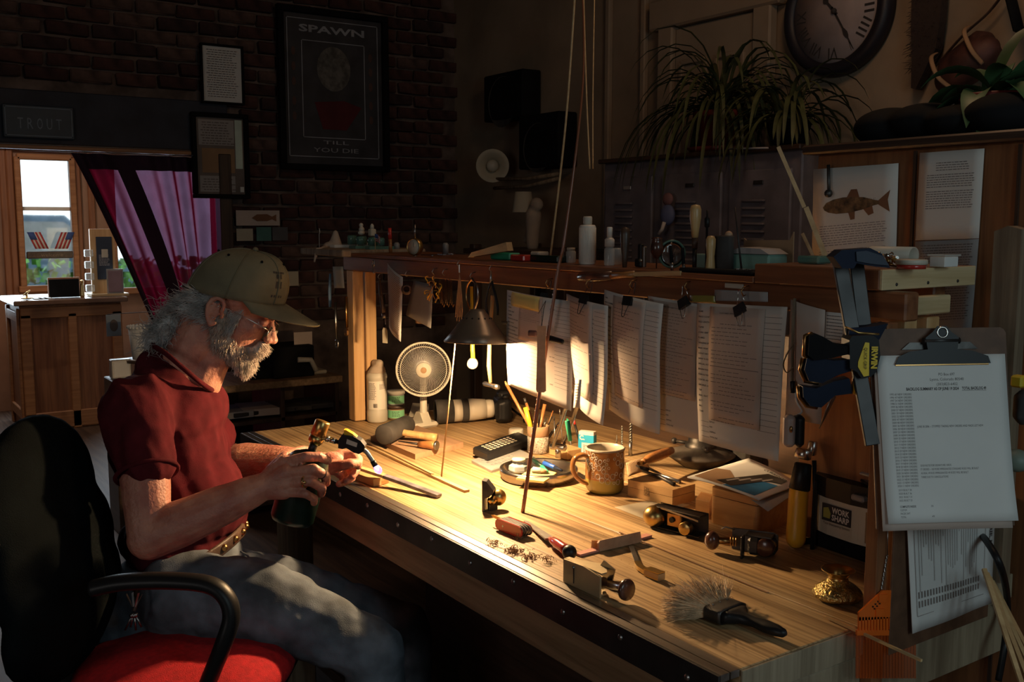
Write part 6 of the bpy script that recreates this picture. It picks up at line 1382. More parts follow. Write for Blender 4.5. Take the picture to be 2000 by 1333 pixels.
def ssec(a_, w_, h_, e=.35):
    o = []
    for i in range(24):
        c, s = cos(2 * PI * i / 24), sin(2 * PI * i / 24); o.append(bq(a_, w_ * math.copysign(abs(c) ** e, c), h_ * math.copysign(abs(s) ** e, s)))
    return o
obj('ferrule', loft([ssec(0, .034, .0115), ssec(.004, .0345, .012), ssec(.028, .034, .0125), ssec(.034, .034, .0125)]), 'iron', t)
obj('handle', loft([ssec(.034, .033, .012, .5), ssec(.044, .026, .011, .7), ssec(.054, .013, .0095, .9), ssec(.075, .009, .0085, 1), ssec(.10, .012, .010, 1), ssec(.118, .012, .009, 1), ssec(.132, .008, .007, 1), ssec(.137, .003, .003, 1)]), 'black', t)
for s in (-.018, 0, .018): obj('rivet', MB().cyl(bq(.006, s, .0115), bq(.006, s, .0135), .0016, n=8), 'steel', t)
mb = MB(); rr = RNG(44)
obj('bristle_core', loft([ssec(.002, .031, .009), ssec(-.018, .034, .011, .6), ssec(-.034, .036, .010, .8), ssec(-.044, .030, .006, 1)]), 'bristle', t)
def br_root(q): return bq(.001, q.uniform(-.030, .030), q.uniform(-.008, .009))
for k in range(4200):
    r0 = br_root(rr); s = (r0 - f0_).dot(sd); z = (r0 - f0_).z; d = (-ex + sd * (s * 26 + rr.gauss(0, .22)) + ZV * (z * 24 + .16 + rr.gauss(0, .12))).normalized(); l = rr.uniform(.045, .078); pts = [r0]
    for j in range(3): d = (d + V((rr.gauss(0, .10), rr.gauss(0, .10), rr.gauss(0, .07) - .07))).normalized(); n_ = pts[-1] + d * l / 3; n_.z = max(n_.z, BT + .0008); pts.append(n_)
    mb.tube(pts, [.0006, .0006, .0005, .0003], 3, cap=False)
stuff(obj('bristles', mb, 'bristle', t))
# ================================================================== things on and around the shelf
SZ = ZS1 + .0125; SZR = ZS1 + .0355
def shp(px, Y, right=False): return colm(px, Y, SZR if right else SZ)
def turned(nm, lab, cat, p, prof, m_, n=20, parts=()):
    t = thing(nm, lab, cat, p); obj('body', MB().lathe(prof, Matrix.Translation(p), n), m_, t)
    for pn, pr, mm in parts: obj(pn, MB().lathe(pr, Matrix.Translation(p), n), mm, t)
    return t
p = shp(655, 1.50); q = blob_mb([('c', p + V((0, 0, .012)), p + V((.004, 0, .058)), .026, .010), ('e', p + V((-.01, -.01, .014)), (.028, .03, .014)), ('c', p + V((-.02, -.03, .008)), colm(625, 1.36, SZ) + V((0, 0, .006)), .008, .006), ('c', colm(620, 1.352, SZ) + V((0, 0, .006)), colm(614, 1.345, SZ - .035), .007, .004)], .004, 2, None); single('rag', q, 'cloth', 'crumpled beige rag drooping over the far corner of the shelf', 'rag')
p = shp(624, 1.40); mb = MB(); mb.tube([p, p + V((0, 0, .055)), p + V((.006, 0, .062)), p + V((.003, 0, .075))], .0018, 6); mb.cyl(p, p + V((0, 0, .003)), .014, n=16); single('wire_stand', mb, 'silver', 'thin bent wire stand behind the beige rag', 'stand')
for k, (px, w_, lab) in enumerate(((672, .040, 'pale plastic box at the far corner of the shelf beside the rag'), (712, .055, 'clear green-tinted tray under the small bottles'), (742, .035, 'small clear tray beside the little flag'))):
    p = shp(px, 1.49); single('tray', MB().box((w_, .09, .018), p + V((0, 0, .0095)), bev=.002), 'clearplastic' if k == 0 else 'greenglass', lab, 'tray')
for k, (px, r_) in enumerate(((688, .017), (706, .019), (728, .017), (744, .013))):
    p = colm(px, 1.515, SZ + .0195); t = thing('glass_jar', ('clear jar nearest the rag on the shelf trays', 'clear jar carrying the white stopper bottle', 'clear jar carrying the yellowish box', 'short clear jar behind the little flag')[k], 'jar', p); obj('glass', MB().lathe([(0, 0), (r_, 0), (r_, .028 - .002 * k), (r_ * .8, .032 - .002 * k), (r_ * .75, .030 - .002 * k), (r_ * .9, .004), (0, .003)], Matrix.Translation(p), 20), 'greenglass', t)
p = colm(706, 1.51, SZ + .052); t = thing('stopper_bottle', 'little white knobbly bottle topmost on the shelf jars', 'bottle', p); q = blob_mb([('e', p + V((0, 0, .008)), (.012, .012, .008)), ('e', p + V((.002, 0, .020)), (.010, .010, .009)), ('e', p + V((-.001, 0, .034)), (.0075, .0075, .008))], .002, 1); obj('body', q, 'offwhite', t)
p = colm(727, 1.51, SZ + .050); t = thing('yellow_bottle', 'little yellowish square bottle with white cap on the shelf jars', 'bottle', p); obj('body', MB().box((.024, .02, .024), p + V((0, 0, .012)), bev=.003), 'notepaper', t); obj('cap', MB().lathe([(0, .024), (.007, .024), (.006, .036), (.003, .040), (0, .042)], Matrix.Translation(p), 12), 'offwhite', t)
p = shp(733, 1.44); t = thing('small_flag', 'little striped flag with blue canton on a thin stick, on the shelf', 'flag', p); obj('stick', MB().cyl(p, p + V((0, 0, .060)), .0012, n=6), 'bamboo', t)
for k in range(9): obj('stripe', MB().grid(lambda u, v: p + V((u * .040, .003 * sin(u * 5), .060 - .0026 * (k + v) - u * .008)), 5, 1, th=.0003), 'navyred' if k % 2 == 0 else 'paper', t)
obj('canton', MB().grid(lambda u, v: p + V((u * .017, .003 * sin(u * 2) - .0008, .0603 - .0026 * 5 * v - u * .0035)), 3, 1, th=.0003), 'flagblue', t)
p = shp(763, 1.46); stick('marker', 'red-capped marker standing on the shelf beside the little flag', 'marker', p, p + V((-.004, 0, .078)), .0055, 'handle_or', .45, 'red', n=12)
for k, px in enumerate((716, 775, 870)): p = shp(px, 1.56); single('bottle_cap_jar', MB().lathe([(0, 0), (.010, 0), (.010, .02 + .004 * k), (.006, .026 + .004 * k), (0, .026 + .004 * k)], Matrix.Translation(p), 14), 'grey', ('small grey pot behind the rag', 'small grey pot behind the dial gauge', 'small grey pot behind the loose steel blades')[k], 'pot')
# dial gauge
p = shp(811, 1.40) + V((0, 0, .026)); d_ = (-RV * .55 - HV * .84).normalized(); mg_ = Mz(p - d_ * .008, p + d_ * .02); t = thing('dial_gauge', 'round brass-rimmed dial gauge with a stem, standing on the shelf edge', 'gauge', p - V((0, 0, .026)))
obj('case', MB().lathe([(0, 0), (.024, 0), (.025, .003), (.025, .016), (.023, .018), (.0215, .0155)], mg_, 32), 'brass', t); obj('dial', MB().lathe([(0, .0152), (.0215, .0152), (.0216, .014)], mg_, 32), 'notepaper', t)
q = MB()
for k in range(24): a = 2 * PI * k / 24; q.box((.0005, .003, .0002), (0, 0, 0), mg_ @ Matrix.Rotation(a, 4, 'Z') @ Matrix.Translation((0, .0185, .0156)))
q.box((.0006, .014, .0003), (0, .006, .0158), mg_); stuff(obj('scale_marks', q, 'ink', t)); mb = MB(); mb.cyl(p + V((0, 0, .024)), p + V((0, 0, .064)), .0032, .0022, 10); mb.mi = 0; obj('stem', mb, 'steel', t); obj('foot', MB().cyl(p - V((0, 0, .024)), p - V((0, 0, .03)), .005, n=10), 'steel', t)
rr = RNG(6)
for k in range(9): p = shp(835 + k * 9, 1.40 + rr.uniform(0, .05)) + V((0, 0, .002 + k * .0012)); a = rr.uniform(-.5, .5); single('feeler_gauge', MB().box((rr.uniform(.03, .07), .006, .002), (0, 0, 0), fr_yaw(p, a), bev=.0005), 'steel', 'one of the loose steel blades lying on the shelf past the dial gauge', 'blade', 'loose steel blades')
a, b = shp(925, 1.385) + V((0, 0, .006)), shp(1001, 1.43) + V((0, 0, .036)); t = thing('wood_wedge', 'pale pointed wooden wedge propped up at an angle on the shelf', 'wedge', a); ew = b - a; mW = frame3(a, ew.normalized(), HV.cross(ew).cross(HV) * -1 if 0 else (ZV - ew.normalized() * ew.normalized().z)); L_ = ew.length
obj('wedge', MB().prism([(0, 0), (L_, -.011), (L_, .011), (.015, .010)], .026, mW), 'pine_x', t)
for nm, lab, px0, px1, h_, m_, Y in (('case', 'flat green plastic case on the shelf behind the wooden wedge', 968, 1006, .018, 'tealgreen', 1.45), ('case', 'small dark red case between the green case and the long green box', 1007, 1034, .016, 'handle_red', 1.43), ('case', 'long dark green box lying on the shelf before the tall ribbed bottle', 1040, 1100, .016, 'bottle_green', 1.45), ('carton', 'white folded card on the shelf behind the long green box', 1046, 1062, .022, 'offwhite', 1.50)):
    a, b = shp(px0, Y), shp(px1, Y); single(nm, MB().box(((b - a).length, .035, h_), (a + b) / 2 + V((0, 0, h_ / 2 + .0005)), bev=.003), m_, lab, 'box')
p = shp(1115, 1.47); turned('glass_jar', 'clear lidded jar beside the tall ribbed bottle', 'jar', p, [(0, 0), (.011, 0), (.012, .003), (.012, .026), (.009, .030), (0, .030)], 'clearplastic', parts=(('lid', [(0, .030), (.010, .030), (.010, .036), (0, .036)], 'offwhite'),))
p = shp(1147, 1.45); t = turned('ribbed_bottle', 'tall white ribbed plastic bottle standing on the shelf', 'bottle', p, [(0, 0), (.018, 0), (.019, .002), (.019, .086), (.017, .090), (.010, .091), (0, .091)], 'white', 28, (('cap', [(0, .091), (.0095, .091), (.0105, .094), (.0105, .107), (.009, .110), (0, .110)], 'offwhite'),))
q = MB()
for k in range(36): a = 2 * PI * k / 36; q.tube([p + V((.0190 * cos(a), .0190 * sin(a), .004)), p + V((.0190 * cos(a), .0190 * sin(a), .084))], .0008, 5)
stuff(obj('ribs', q, 'white', t))
p = shp(1190, 1.45); turned('spray_bottle', 'small clear spray bottle with white pump on the shelf', 'bottle', p, [(0, 0), (.011, 0), (.012, .003), (.012, .036), (.008, .042), (0, .042)], 'clearplastic', 22, (('collar', [(0, .042), (.011, .042), (.011, .058), (.007, .062), (0, .062)], 'white'), ('pump', [(0, .062), (.006, .062), (.0065, .084), (.005, .086), (0, .086)], 'white')))
p = shp(1205, 1.50); turned('glass_jar', 'clear jar behind the small spray bottle', 'jar', p, [(0, 0), (.012, 0), (.012, .034), (.009, .038), (0, .038)], 'clearplastic')
p = shp(1220, 1.42); turned('wooden_tool', 'dark rounded wooden handle standing beside the spray bottle', 'handle', p, [(0, 0), (.005, 0), (.006, .02), (.0095, .045), (.0105, .07), (.0085, .084), (0, .087)], 'darkwood_z')
p = shp(1251, 1.44); t = thing('caliper', 'black and steel caliper head standing on the shelf', 'caliper', p); mb = MB(); mb.box((.012, .010, .050), p + V((0, 0, .0255)), bev=.002); mb.box((.022, .012, .018), p + V((-.004, 0, .010)), bev=.003); obj('frame', mb, 'black', t); obj('bar', MB().box((.008, .008, .044), p + V((.011, 0, .023)), bev=.001), 'steel', t); obj('thumb_screw', MB().cyl(p + V((.011, -.006, .016)), p + V((.011, -.012, .016)), .003, n=10), 'chrome', t)
p = shp(1282, 1.44); turned('burnisher', 'brown bulbous handled burnisher standing point down on the shelf', 'tool', p, [(0, .0), (.0014, .0), (.0016, .020), (.006, .022), (.013, .034), (.0145, .046), (.012, .052), (.010, .060), (.012, .064), (0, .066)], 'rosewood')
p = shp(1312, 1.47) + V((0, 0, .030)); d_ = (-HV + RV * .2).normalized(); mg_ = Mz(p, p + d_); t = thing('magnifier', 'round magnifying lens in a green rim standing on the shelf', 'magnifier', p - V((0, 0, .030))); obj('rim', MB().tube([mg_ @ V((.028 * cos(2 * PI * i / 36), .028 * sin(2 * PI * i / 36), 0)) for i in range(36)], .0026, 8, closed=True), 'greenglass', t); obj('lens', MB().lathe([(0, -.002), (.020, -.0012), (.026, 0), (.020, .0012), (0, .002)], mg_, 28), 'glass', t)
for px, h_, lab in ((1313, .050, 'black grip scraper standing before the magnifier'), (1336, .046, 'black leaning scraper between magnifier and tall file handle')): p = shp(px, 1.41); stick('scraper', lab, 'scraper', p, p + V((-.006, 0, h_)), .0035, 'steel', .7, 'blackmatte', n=10)
p = shp(1356, 1.43); t = turned('wood_rasp', 'tall pale wooden file handle standing above everything else on the shelf', 'file', p, [(0, 0), (.0042, 0), (.0048, .045), (0, .045)], 'darksteel', 20, (('ferrule', [(0, .045), (.0058, .045), (.0062, .066), (0, .066)], 'leather'), ('handle', [(0, .066), (.0064, .066), (.0085, .085), (.0115, .105), (.0115, .122), (.0085, .130), (0, .132)], 'hammerwood')))
p = shp(1379, 1.50); t = turned('pipe_tool', 'thin black rod tool behind the tall pale file handle', 'tool', p, [(0, 0), (.0025, 0), (.0025, .085), (.0055, .088), (.0055, .104), (.002, .108), (.002, .122), (0, .122)], 'black')
p = shp(1387, 1.42); turned('wood_chisel', 'pale waisted wooden chisel handle beside the black box', 'chisel', p, [(0, 0), (.0085, 0), (.0095, .010), (.0078, .030), (.0095, .05), (.0095, .064), (.006, .070), (0, .071)], 'hammerwood')
p = shp(1413, 1.45); t = thing('black_box', 'black rounded plastic tub with a round pinkish knob behind it', 'tub', p); obj('tub', MB().lathe([(0, 0), (.019, 0), (.019, .068), (.017, .071), (0, .071)], Matrix.Translation(p), 24), 'rubber', t); obj('knob', MB().ball(p + V((.002, .01, .072)), .008, 12), 'block', t)
a, b = shp(1449, 1.43), None; single('steel_rod', MB().cyl(a, a + V((-.022, 0, .125)) + V((0, 0, 0)), .0020, .0012, 8), 'darksteel', 'thin steel rod leaning before the green glass box', 'rod')
a, b = shp(1440, 1.545), shp(1536, 1.545); mb = MB(); w_ = (b - a).length; mb.prism([(0, 0), (w_, 0), (w_ * 1.0, .078), (w_ * .93, .062), (w_ * .05, .060), (0, .064)], .003, Matrix.Translation(a + V((0, .02, 0))) @ Matrix.Rotation(PI / 2, 4, 'X')); single('cardboard', mb, 'kraft', 'torn cardboard flap standing behind the green glass box', 'cardboard')
a, b = shp(1438, 1.50), shp(1520, 1.50); w_ = (b - a).length; t = thing('glass_box', 'greenish translucent box lying on the shelf before the cardboard', 'box', a); obj('box', MB().box((w_, .055, .034), (a + b) / 2 + V((0, 0, .018)), bev=.004), mat('pale_green_box', (.20, .36, .30), .25), t); obj('lid', MB().prism([(0, 0), (w_, 0), (w_ * .8, .010), (w_ * .3, .012)], .055, Matrix.Translation(a + V((0, .0275, .036))) @ Matrix.Rotation(PI / 2, 4, 'X')), 'papergrey', t)
mb = MB(); a, b = shp(1385, 1.52), shp(1425, 1.52); mb.box(((b - a).length, .02, .03), (a + b) / 2 + V((-.03, 0, .016)), bev=.002); single('box', mb, mat('pale_green_box2', (.24, .38, .33), .3), 'small pale green box behind the leaning scrapers', 'box')
a, b = shp(1335, 1.395), shp(1480, 1.395); single('black_tray', MB().box(((b - a).length, .03, .008), (a + b) / 2 + V((0, 0, .0045)), bev=.003), 'black', 'long black tray at the shelf edge before the handles', 'tray')
for k in range(4): p = shp(1440 + k * 13, 1.40) + V((0, 0, .009)); single('coin', MB().cyl(p, p + V((0, 0, .002)), .006, n=16), 'steel', 'one of four coins lying in a row on the long black tray', 'coin', 'coins on the black tray')
p = colm(1434, 1.383, ZS1 - .008); single('paper_slip', MB().box((.045, .004, .009), p, bev=.001), 'offwhite', 'pale slip hanging over the rail under the black tray', 'paper')
# tools lying on the rail front
a, b, c, d = PY(1131, 542, 1.375), PY(1196, 539, 1.375), PY(1240, 536, 1.375), PY(1330, 534, 1.375); t = thing('carving_tool', 'dark glossy handled carving tool lying along the rail, amber ferrule and pale blade', 'tool', a)
obj('handle', MB().tube([a - (b - a) * .0, a.lerp(b, .05), a.lerp(b, .4), b], [.006, .0105, .0115, .0095], 16), 'rosewood', t); obj('ferrule', MB().tube([b, b.lerp(c, .5), c], [.0085, .0065, .0075], 12), 'handle_or', t); obj('blade', strip_mb([c, d], .004, .009), 'bamboo', t)
# right part of the shelf
a, b = shp(1616, 1.50, True), D(1520, 287, dep(shp(1616, 1.50, True)) + .0); t = thing('bamboo_stick', 'long squared bamboo stick leaning up to the ceiling side from the shelf', 'stick', a); mid = a.lerp(b, .48)
a2 = a.lerp(b, .48); obj('lower_half', strip_mb([a + V((0, 0, .003)), a2 + RV * .004], .011, .009), 'pine_x', t); obj('upper_half', strip_mb([a2 + RV * .001, b], .010, .007), 'pine_x', t)
a = shp(1592, 1.52, True); b = D(1567, 456, dep(a)); single('bamboo_stick', strip_mb([a + V((0, 0, .003)), b], .008, .006), 'pine_x', 'short bamboo stick leaning beside the long one on the shelf', 'stick')
a, b = shp(1570, 1.46, True), shp(1612, 1.46, True); single('case', MB().box(((b - a).length, .04, .014), (a + b) / 2 + V((0, 0, .0075)), bev=.003), 'greenglass', 'green and black clear case beside the clamp head', 'box')
a, b = shp(1702, 1.55, True) + V((0, 0, .016)), shp(1784, 1.55, True) + V((0, 0, .016)); t = thing('plastic_tube', 'short white plastic tube lying on the shelf above the clear box', 'tube', a); L_ = (b - a).length; obj('tube', MB().lathe([(.0155, 0), (.0155, L_), (.0130, L_), (.0130, 0), (.0155, 0)], Mz(a, b), 28), 'offwhite', t)
for z_ in (.35, .6): obj('screw_hole', MB().ball(Mz(a, b) @ V((0, 0, L_ * z_)) + (-HV * .9 + ZV * .45).normalized() * .0152, .002, 8), 'darksteel', t)
rr = RNG(15)
for k in range(14): p = shp(1695 + rr.uniform(0, 55), 1.44 + rr.uniform(0, .05), True) + V((0, 0, .004 + rr.uniform(0, .012))); single('metal_fitting', MB().cyl(p, p + V((rr.uniform(-1, 1), rr.uniform(-1, 1), rr.uniform(-.3, .8))).normalized() * .014, .0032, n=8), 'chrome' if k % 2 else 'brass', 'one of the small metal ferrules heaped beside the clamp head', 'ferrule', 'metal ferrules heaped on the shelf')
p = shp(1780, 1.43, True); turned('red_pot', 'low red pot with a wide white lid at the shelf end', 'pot', p, [(0, 0), (.022, 0), (.0225, .007), (0, .007)], 'handle_red', 28, (('lid', [(0, .007), (.0245, .007), (.0245, .013), (.023, .015), (0, .015)], 'offwhite'),))
p = shp(1843, 1.53, True); t = thing('clear_box', 'small clear lidded box of white paper at the very end of the shelf', 'box', p); obj('box', MB().box((.028, .038, .017), p + V((0, 0, .009)), bev=.001), 'paper_cool', t); obj('lid', MB().box((.034, .046, .003), p + V((0, 0, .0195)), bev=.001), 'clearplastic', t)
# ------------------------------------------------ bar clamps
def clampbar(lab, px0, px1, py0, py1, Y, full):
    a, b = PY(px0, py0, Y), PY(px1, py1, Y); t = thing('bar_clamp', lab, 'clamp', b); mb = MB(); d = (b - a).normalized(); mb.box((.022, .008, (b - a).length), (0, 0, (b - a).length / 2), Mz(a, b, RV.cross(d)), bev=.001); obj('bar', mb, 'darksteel', t); return t, a, b
Yc = 1.298
t1, a, b = clampbar('bar clamp with yellow badge clamped over the shelf rail, long bar hanging down', 1640, 1704, 512, 870, Yc, 1)
t2, a2_, b2_ = clampbar('second bar clamp behind the badged one, its head lying on the shelf', 1672, 1690, 512, 660, Yc + .035, 0)
def cp(x, y, dy=0): return PY(x, y, Yc + dy)
kC = 1 / FPX * dep(cp(1680, 690)); mC = Matrix.Translation(cp(1680, 690, .012)) @ Matrix(((RV.x, 0, HV.x), (RV.y, 0, HV.y), (0, 1, 0))).to_4x4() @ Matrix.Translation((0, 0, -.03))
def C2(l, ox=1680, oy=690): return [((x - ox) * kC, -(y - oy) * kC) for x, y in l]
obj('fixed_jaw', MB().prism(C2([(1610, 500), (1625, 487), (1680, 483), (1703, 494), (1720, 521), (1690, 518), (1655, 512), (1650, 522), (1628, 522)]), .035, mC @ Matrix.Translation((0, 0, .005))), 'navy', t1)
obj('jaw_pad', MB().prism(C2([(1652, 490), (1672, 488), (1704, 498), (1716, 516), (1690, 514), (1676, 512), (1654, 508)]), .004, mC @ Matrix.Translation((0, 0, .002))), mat('clamp_blue', (.018, .03, .055), .6), t1)
body_ = obj('clamp_body', MB().prism(C2([(1645, 660), (1650, 652), (1690, 650), (1702, 660), (1706, 690), (1700, 722), (1688, 732), (1672, 735), (1662, 722), (1648, 715)]), .038, mC), 'black', t1)
obj('yellow_badge', MB().prism(C2([(1675, 664), (1683, 665), (1685, 729), (1675, 731), (1663, 712), (1663, 702)]), .001, mC @ Matrix.Translation((0, 0, -.0012))), 'yellow', body_)
q = MB(); o_ = mC @ V((*C2([(1688, 672)])[0], -.0018)); put_text(q, 'IRWIN', .0125, plane_map(o_, -ZV, RV, .0006), 0, 0, 43 * kC, bold=.05); o_ = mC @ V((*C2([(1673, 674)])[0], -.0022)); obj('lettering', q, 'yellow', body_); q = MB(); put_text(q, 'QUICK-GRIP', .0070, plane_map(o_, -ZV, RV, .0006), 0, 0, 42 * kC); obj('small_lettering', q, 'ink', body_)
for k, (pts, t, dz, lab) in enumerate((([(1646, 672), (1620, 668), (1596, 654), (1582, 648), (1569, 652), (1568, 690), (1580, 700), (1612, 696), (1646, 688)], t1, -.002, 'upper'), ([(1650, 700), (1620, 702), (1590, 696), (1568, 697), (1564, 720), (1574, 742), (1600, 746), (1630, 730), (1655, 722)], t1, .004, 'mid'), ([(1655, 738), (1625, 744), (1590, 758), (1564, 754), (1566, 775), (1580, 793), (1602, 796), (1628, 772), (1662, 768)], t2, .010, 'low'))):
    mb = MB(); mb.prism(C2(pts), .026, mC @ Matrix.Translation((0, 0, .006 + dz))); obj(('trigger', 'grip_handle', 'grip_handle')[k], mb, 'blackmatte' if k == 0 else 'navy', t)
    mb = MB(); q_ = [(x - 3, y + 2) for x, y in pts[3:7]]; mb.tube([mC @ V((x, y, .019 + dz)) for x, y in C2(q_)], .004, 6); obj('grip_edge', mb, 'bronze', t)
obj('yellow_pad', MB().prism(C2([(1668, 735), (1688, 735), (1686, 765), (1676, 775), (1664, 768)]), .02, mC @ Matrix.Translation((0, 0, .012))), 'amberyellow', t2)
obj('clamp_body', MB().prism(C2([(1652, 640), (1700, 636), (1728, 630), (1712, 662), (1690, 668), (1652, 660)]), .03, mC @ Matrix.Translation((0, 0, .020))), 'navy', t2)
single('cable_tie', MB().tube([mC @ V((x, y, -.003)) for x, y in C2([(1635, 634), (1660, 645), (1700, 648)])], .0018, 6), 'brass', 'thin brownish tie wrapped around the clamp bars', 'tie')
a, b = PY(1600, 838, 1.34), PY(1628, 775, 1.34); single('scissors', MB().tube([a, a.lerp(b, .5), b], [.0008, .005, .007], 8, flat=(1, .3)), 'steel', 'pointed steel scissor blade hanging below the clamp grips', 'scissors')
# hanging strap with cord and a computer mouse-like remote
h_ = PY(1552, 583, 1.368); t = thing('lanyard', 'dark strap lanyard hanging from a hook between the forms and the clamps', 'lanyard', PY(1548, 770, 1.36))
obj('strap', MB().tube(spl([h_, PY(1549, 640, 1.360), PY(1548, 700, 1.358), PY(1547, 762, 1.356)], 5), .0042, 6, flat=(1, .3)), 'oldwood', t); obj('loop', MB().tube(spl([PY(1551, 670, 1.356), PY(1538, 690, 1.352), PY(1530, 712, 1.350), PY(1536, 728, 1.350), PY(1549, 718, 1.354)], 5), .0026, 6, flat=(1, .4)), 'oldwood', t); obj('buckle', MB().cyl(PY(1548, 745, 1.356), PY(1548, 768, 1.356), .0045, n=10, bev=.001), 'black', t)
obj('white_cord', MB().tube(spl([PY(1553, 760, 1.36), PY(1556, 785, 1.36), PY(1566, 805, 1.355), PY(1548, 815, 1.34)], 5), .0018, 6), 'paper_cool', t)
p = PY(1548, 842, 1.33); t = thing('handheld_device', 'small cream and black handheld device hanging on a white cord', 'device', p - V((0, 0, .03))); q = blob_mb([('b', frame3(p - RV * .006, RV, ZV), (.020, .056, .022), .006)], .002, 3); obj('cream_half', q, mat('device_cream', (.42, .30, .25), .45), t); q = blob_mb([('b', frame3(p + RV * .011, RV, ZV), (.016, .056, .024), .006)], .002, 3); obj('black_half', q, 'black', t); obj('button', MB().ball(p - RV * .006 - HV * .012 + ZV * .005, (.003, .003, .006), 10), 'bronze', t)
# ------------------------------------------------ things hanging from the rail over the lamp
def hang(nm, lab, cat, px, py0, Y=1.372): p = PY(px, py0, Y); t = thing(nm, lab, cat, p); obj('hook', MB().tube([p + V((0, .010, .008)), p + V((0, -.002, .006)), p + V((0, -.007, -.002)), p + V((0, -.002, -.008)), p + V((0, .002, -.006))], .001, 5), 'steel', t); return t
def hp_(x, y, Y=1.368): return PY(x, y, Y)
t = thing('wrench', 'long combination wrench hanging on the dim face of the far post', 'wrench', hp_(655, 690, 1.372)); obj('shank', MB().tube([hp_(655, 590, 1.376), hp_(658, 662, 1.376)], .0045, 8, flat=(1, .4)), 'steel', t); mb = MB(); q0 = hp_(658, 672, 1.376); mb.tube([q0 + V((.010 * cos(a), 0, .012 * sin(a))) for a in [2 * PI * i / 16 for i in range(16)]], .004, 6, closed=True); obj('ring_end', mb, 'steel', t)
t = thing('wrench', 'open-ended brown wrench hanging on the orange-lit face of the post', 'wrench', hp_(678, 660, 1.372)); obj('shank', MB().tube([hp_(676, 580, 1.376), hp_(678, 640, 1.376)], .005, 8, flat=(1, .4)), 'bronze', t); mC2 = frame3(hp_(678, 648, 1.372), V((1, 0, 0)), ZV); obj('jaw', MB().prism([(-.004, .012), (.004, .012), (.011, .004), (.011, -.010), (.005, -.014), (.005, -.004), (-.004, -.004), (-.005, -.014), (-.011, -.008), (-.010, .004)], .006, mC2), 'bronze', t)
single('note', MB().grid(lambda u, v: hp_(650 + 20 * u + 3 * v, 521 + 42 * v, 1.374 - .004 * v * v), 3, 4, th=.0005), 'notepaper', 'pale sticky note curling off the top of the far post', 'note')
single('blue_pliers_grip', MB().tube([hp_(645, 535, 1.380), hp_(644, 570, 1.380), hp_(645, 600, 1.380)], [.004, .006, .005], 8, flat=(1, .5)), mat('steel_blue', (.14, .26, .40), .4), 'light blue tool grip hanging at the outer side of the far post', 'tool')
t = thing('key_ring', 'silver ring and small hooks hanging at the end of the rail', 'ring', hp_(727, 530)); mb = MB(); q0 = hp_(729, 515); mb.tube([q0 + V((.007 * cos(a), 0, .009 * sin(a))) for a in [2 * PI * i / 16 for i in range(16)]], .0015, 6, closed=True); obj('ring', mb, 'chrome', t); obj('shackle', MB().tube([q0 - V((0, 0, .010)), q0 - V((.002, 0, .025)), q0 + V((.005, 0, -.030))], .002, 6), 'chrome', t)
t = hang('round_brush', 'slim dark-handled brush with silver bands hanging beside the long list', 'brush', 742, 540); obj('handle', MB().tube([hp_(741, 545), hp_(743, 572), hp_(748, 600), hp_(749, 612)], [.003, .005, .007, .0055], 10), 'leather', t); obj('silver_band', MB().cyl(hp_(749, 612), hp_(750, 622), .006, n=12), 'steel', t)
t = thing('paper_tag', 'cream card tag with clipped corners hanging under the slim brush', 'tag', hp_(752, 678, 1.362)); obj('card', MB().prism([(-.010, -.024), (.010, -.024), (.010, .014), (.006, .022), (-.006, .022), (-.010, .014)], .001, frame3(hp_(752, 655, 1.362), V((.9, .3, 0)), ZV)), 'notepaper', t); obj('string', MB().tube([hp_(753, 634, 1.362), hp_(752, 622, 1.366)], .0008, 5), 'paper', t)
flat('price_list', 'long narrow printed list curling as it hangs beside the tag', [PY(757, 514, 1.372), PY(787, 542, 1.360), PY(783, 668, 1.352), PY(760, 640, 1.366)], 'paper', txt=lambda q, f, r: ([words(q, f, .01, .20, -.012 - i * .0085, .003, r) for i in range(30)], [q.add([f(.02, -.09 * k - .04), f(.16, -.09 * k - .05), f(.16, -.09 * k - .058), f(.02, -.09 * k - .048)], [(0, 3, 2, 1)], None, False) for k in range(3)]), inkm='kraft', b=.006)
flat('plastic_sleeve', 'dull plastic sleeve of parts hanging askew next to the curled bands', [hp_(808, 548), hp_(846, 556), hp_(842, 642), hp_(793, 616)], M['grey'], cat='sleeve'); flat('instruction_card', 'brown card with a scalloped pale edge behind the plastic sleeve', [hp_(806, 556, 1.373), hp_(832, 568, 1.373), hp_(838, 634, 1.373), hp_(812, 632, 1.373)], 'kraft', cat='card')
t = hang('eye_loupe', 'round black loupe with brown rim hanging beside the plastic sleeve', 'loupe', 795, 535); obj('loupe_body', MB().lathe([(.010, 0), (.015, .002), (.016, .010), (.013, .014), (.009, .014)], Mz(hp_(795, 565), hp_(795, 565) - HV), 20), 'leather', t)
t = hang('curled_bands', 'bunch of curled orange bands hanging from the rail', 'bands', 848, 530); rr = RNG(3)
for k in range(14):
    c = hp_(846 + rr.uniform(-12, 12), 560 + rr.uniform(-14, 22), 1.362 + rr.uniform(-.006, .004)); r_ = rr.uniform(.006, .014); a0 = rr.uniform(0, 6); obj('band', MB().tube([c + V((r_ * cos(a), .004 * sin(a * 2), r_ * 1.2 * sin(a))) for a in [a0 + i * .45 for i in range(10)]], .0018, 6, flat=(1, .4)), 'amberyellow' if k % 3 else 'handle_or', t)
t = hang('hook_bundle', 'bundle of small copper wire hooks hanging from the rail', 'hooks', 868, 532)
for k in range(9): x = 858 + k * 3; obj('wire_hook', MB().tube([hp_(x, 545), hp_(x + 1, 585 + (k % 3) * 4), hp_(x + 3, 592 + (k % 3) * 4), hp_(x + 5, 586 + (k % 3) * 4)], .0011, 5), 'bronze', t)
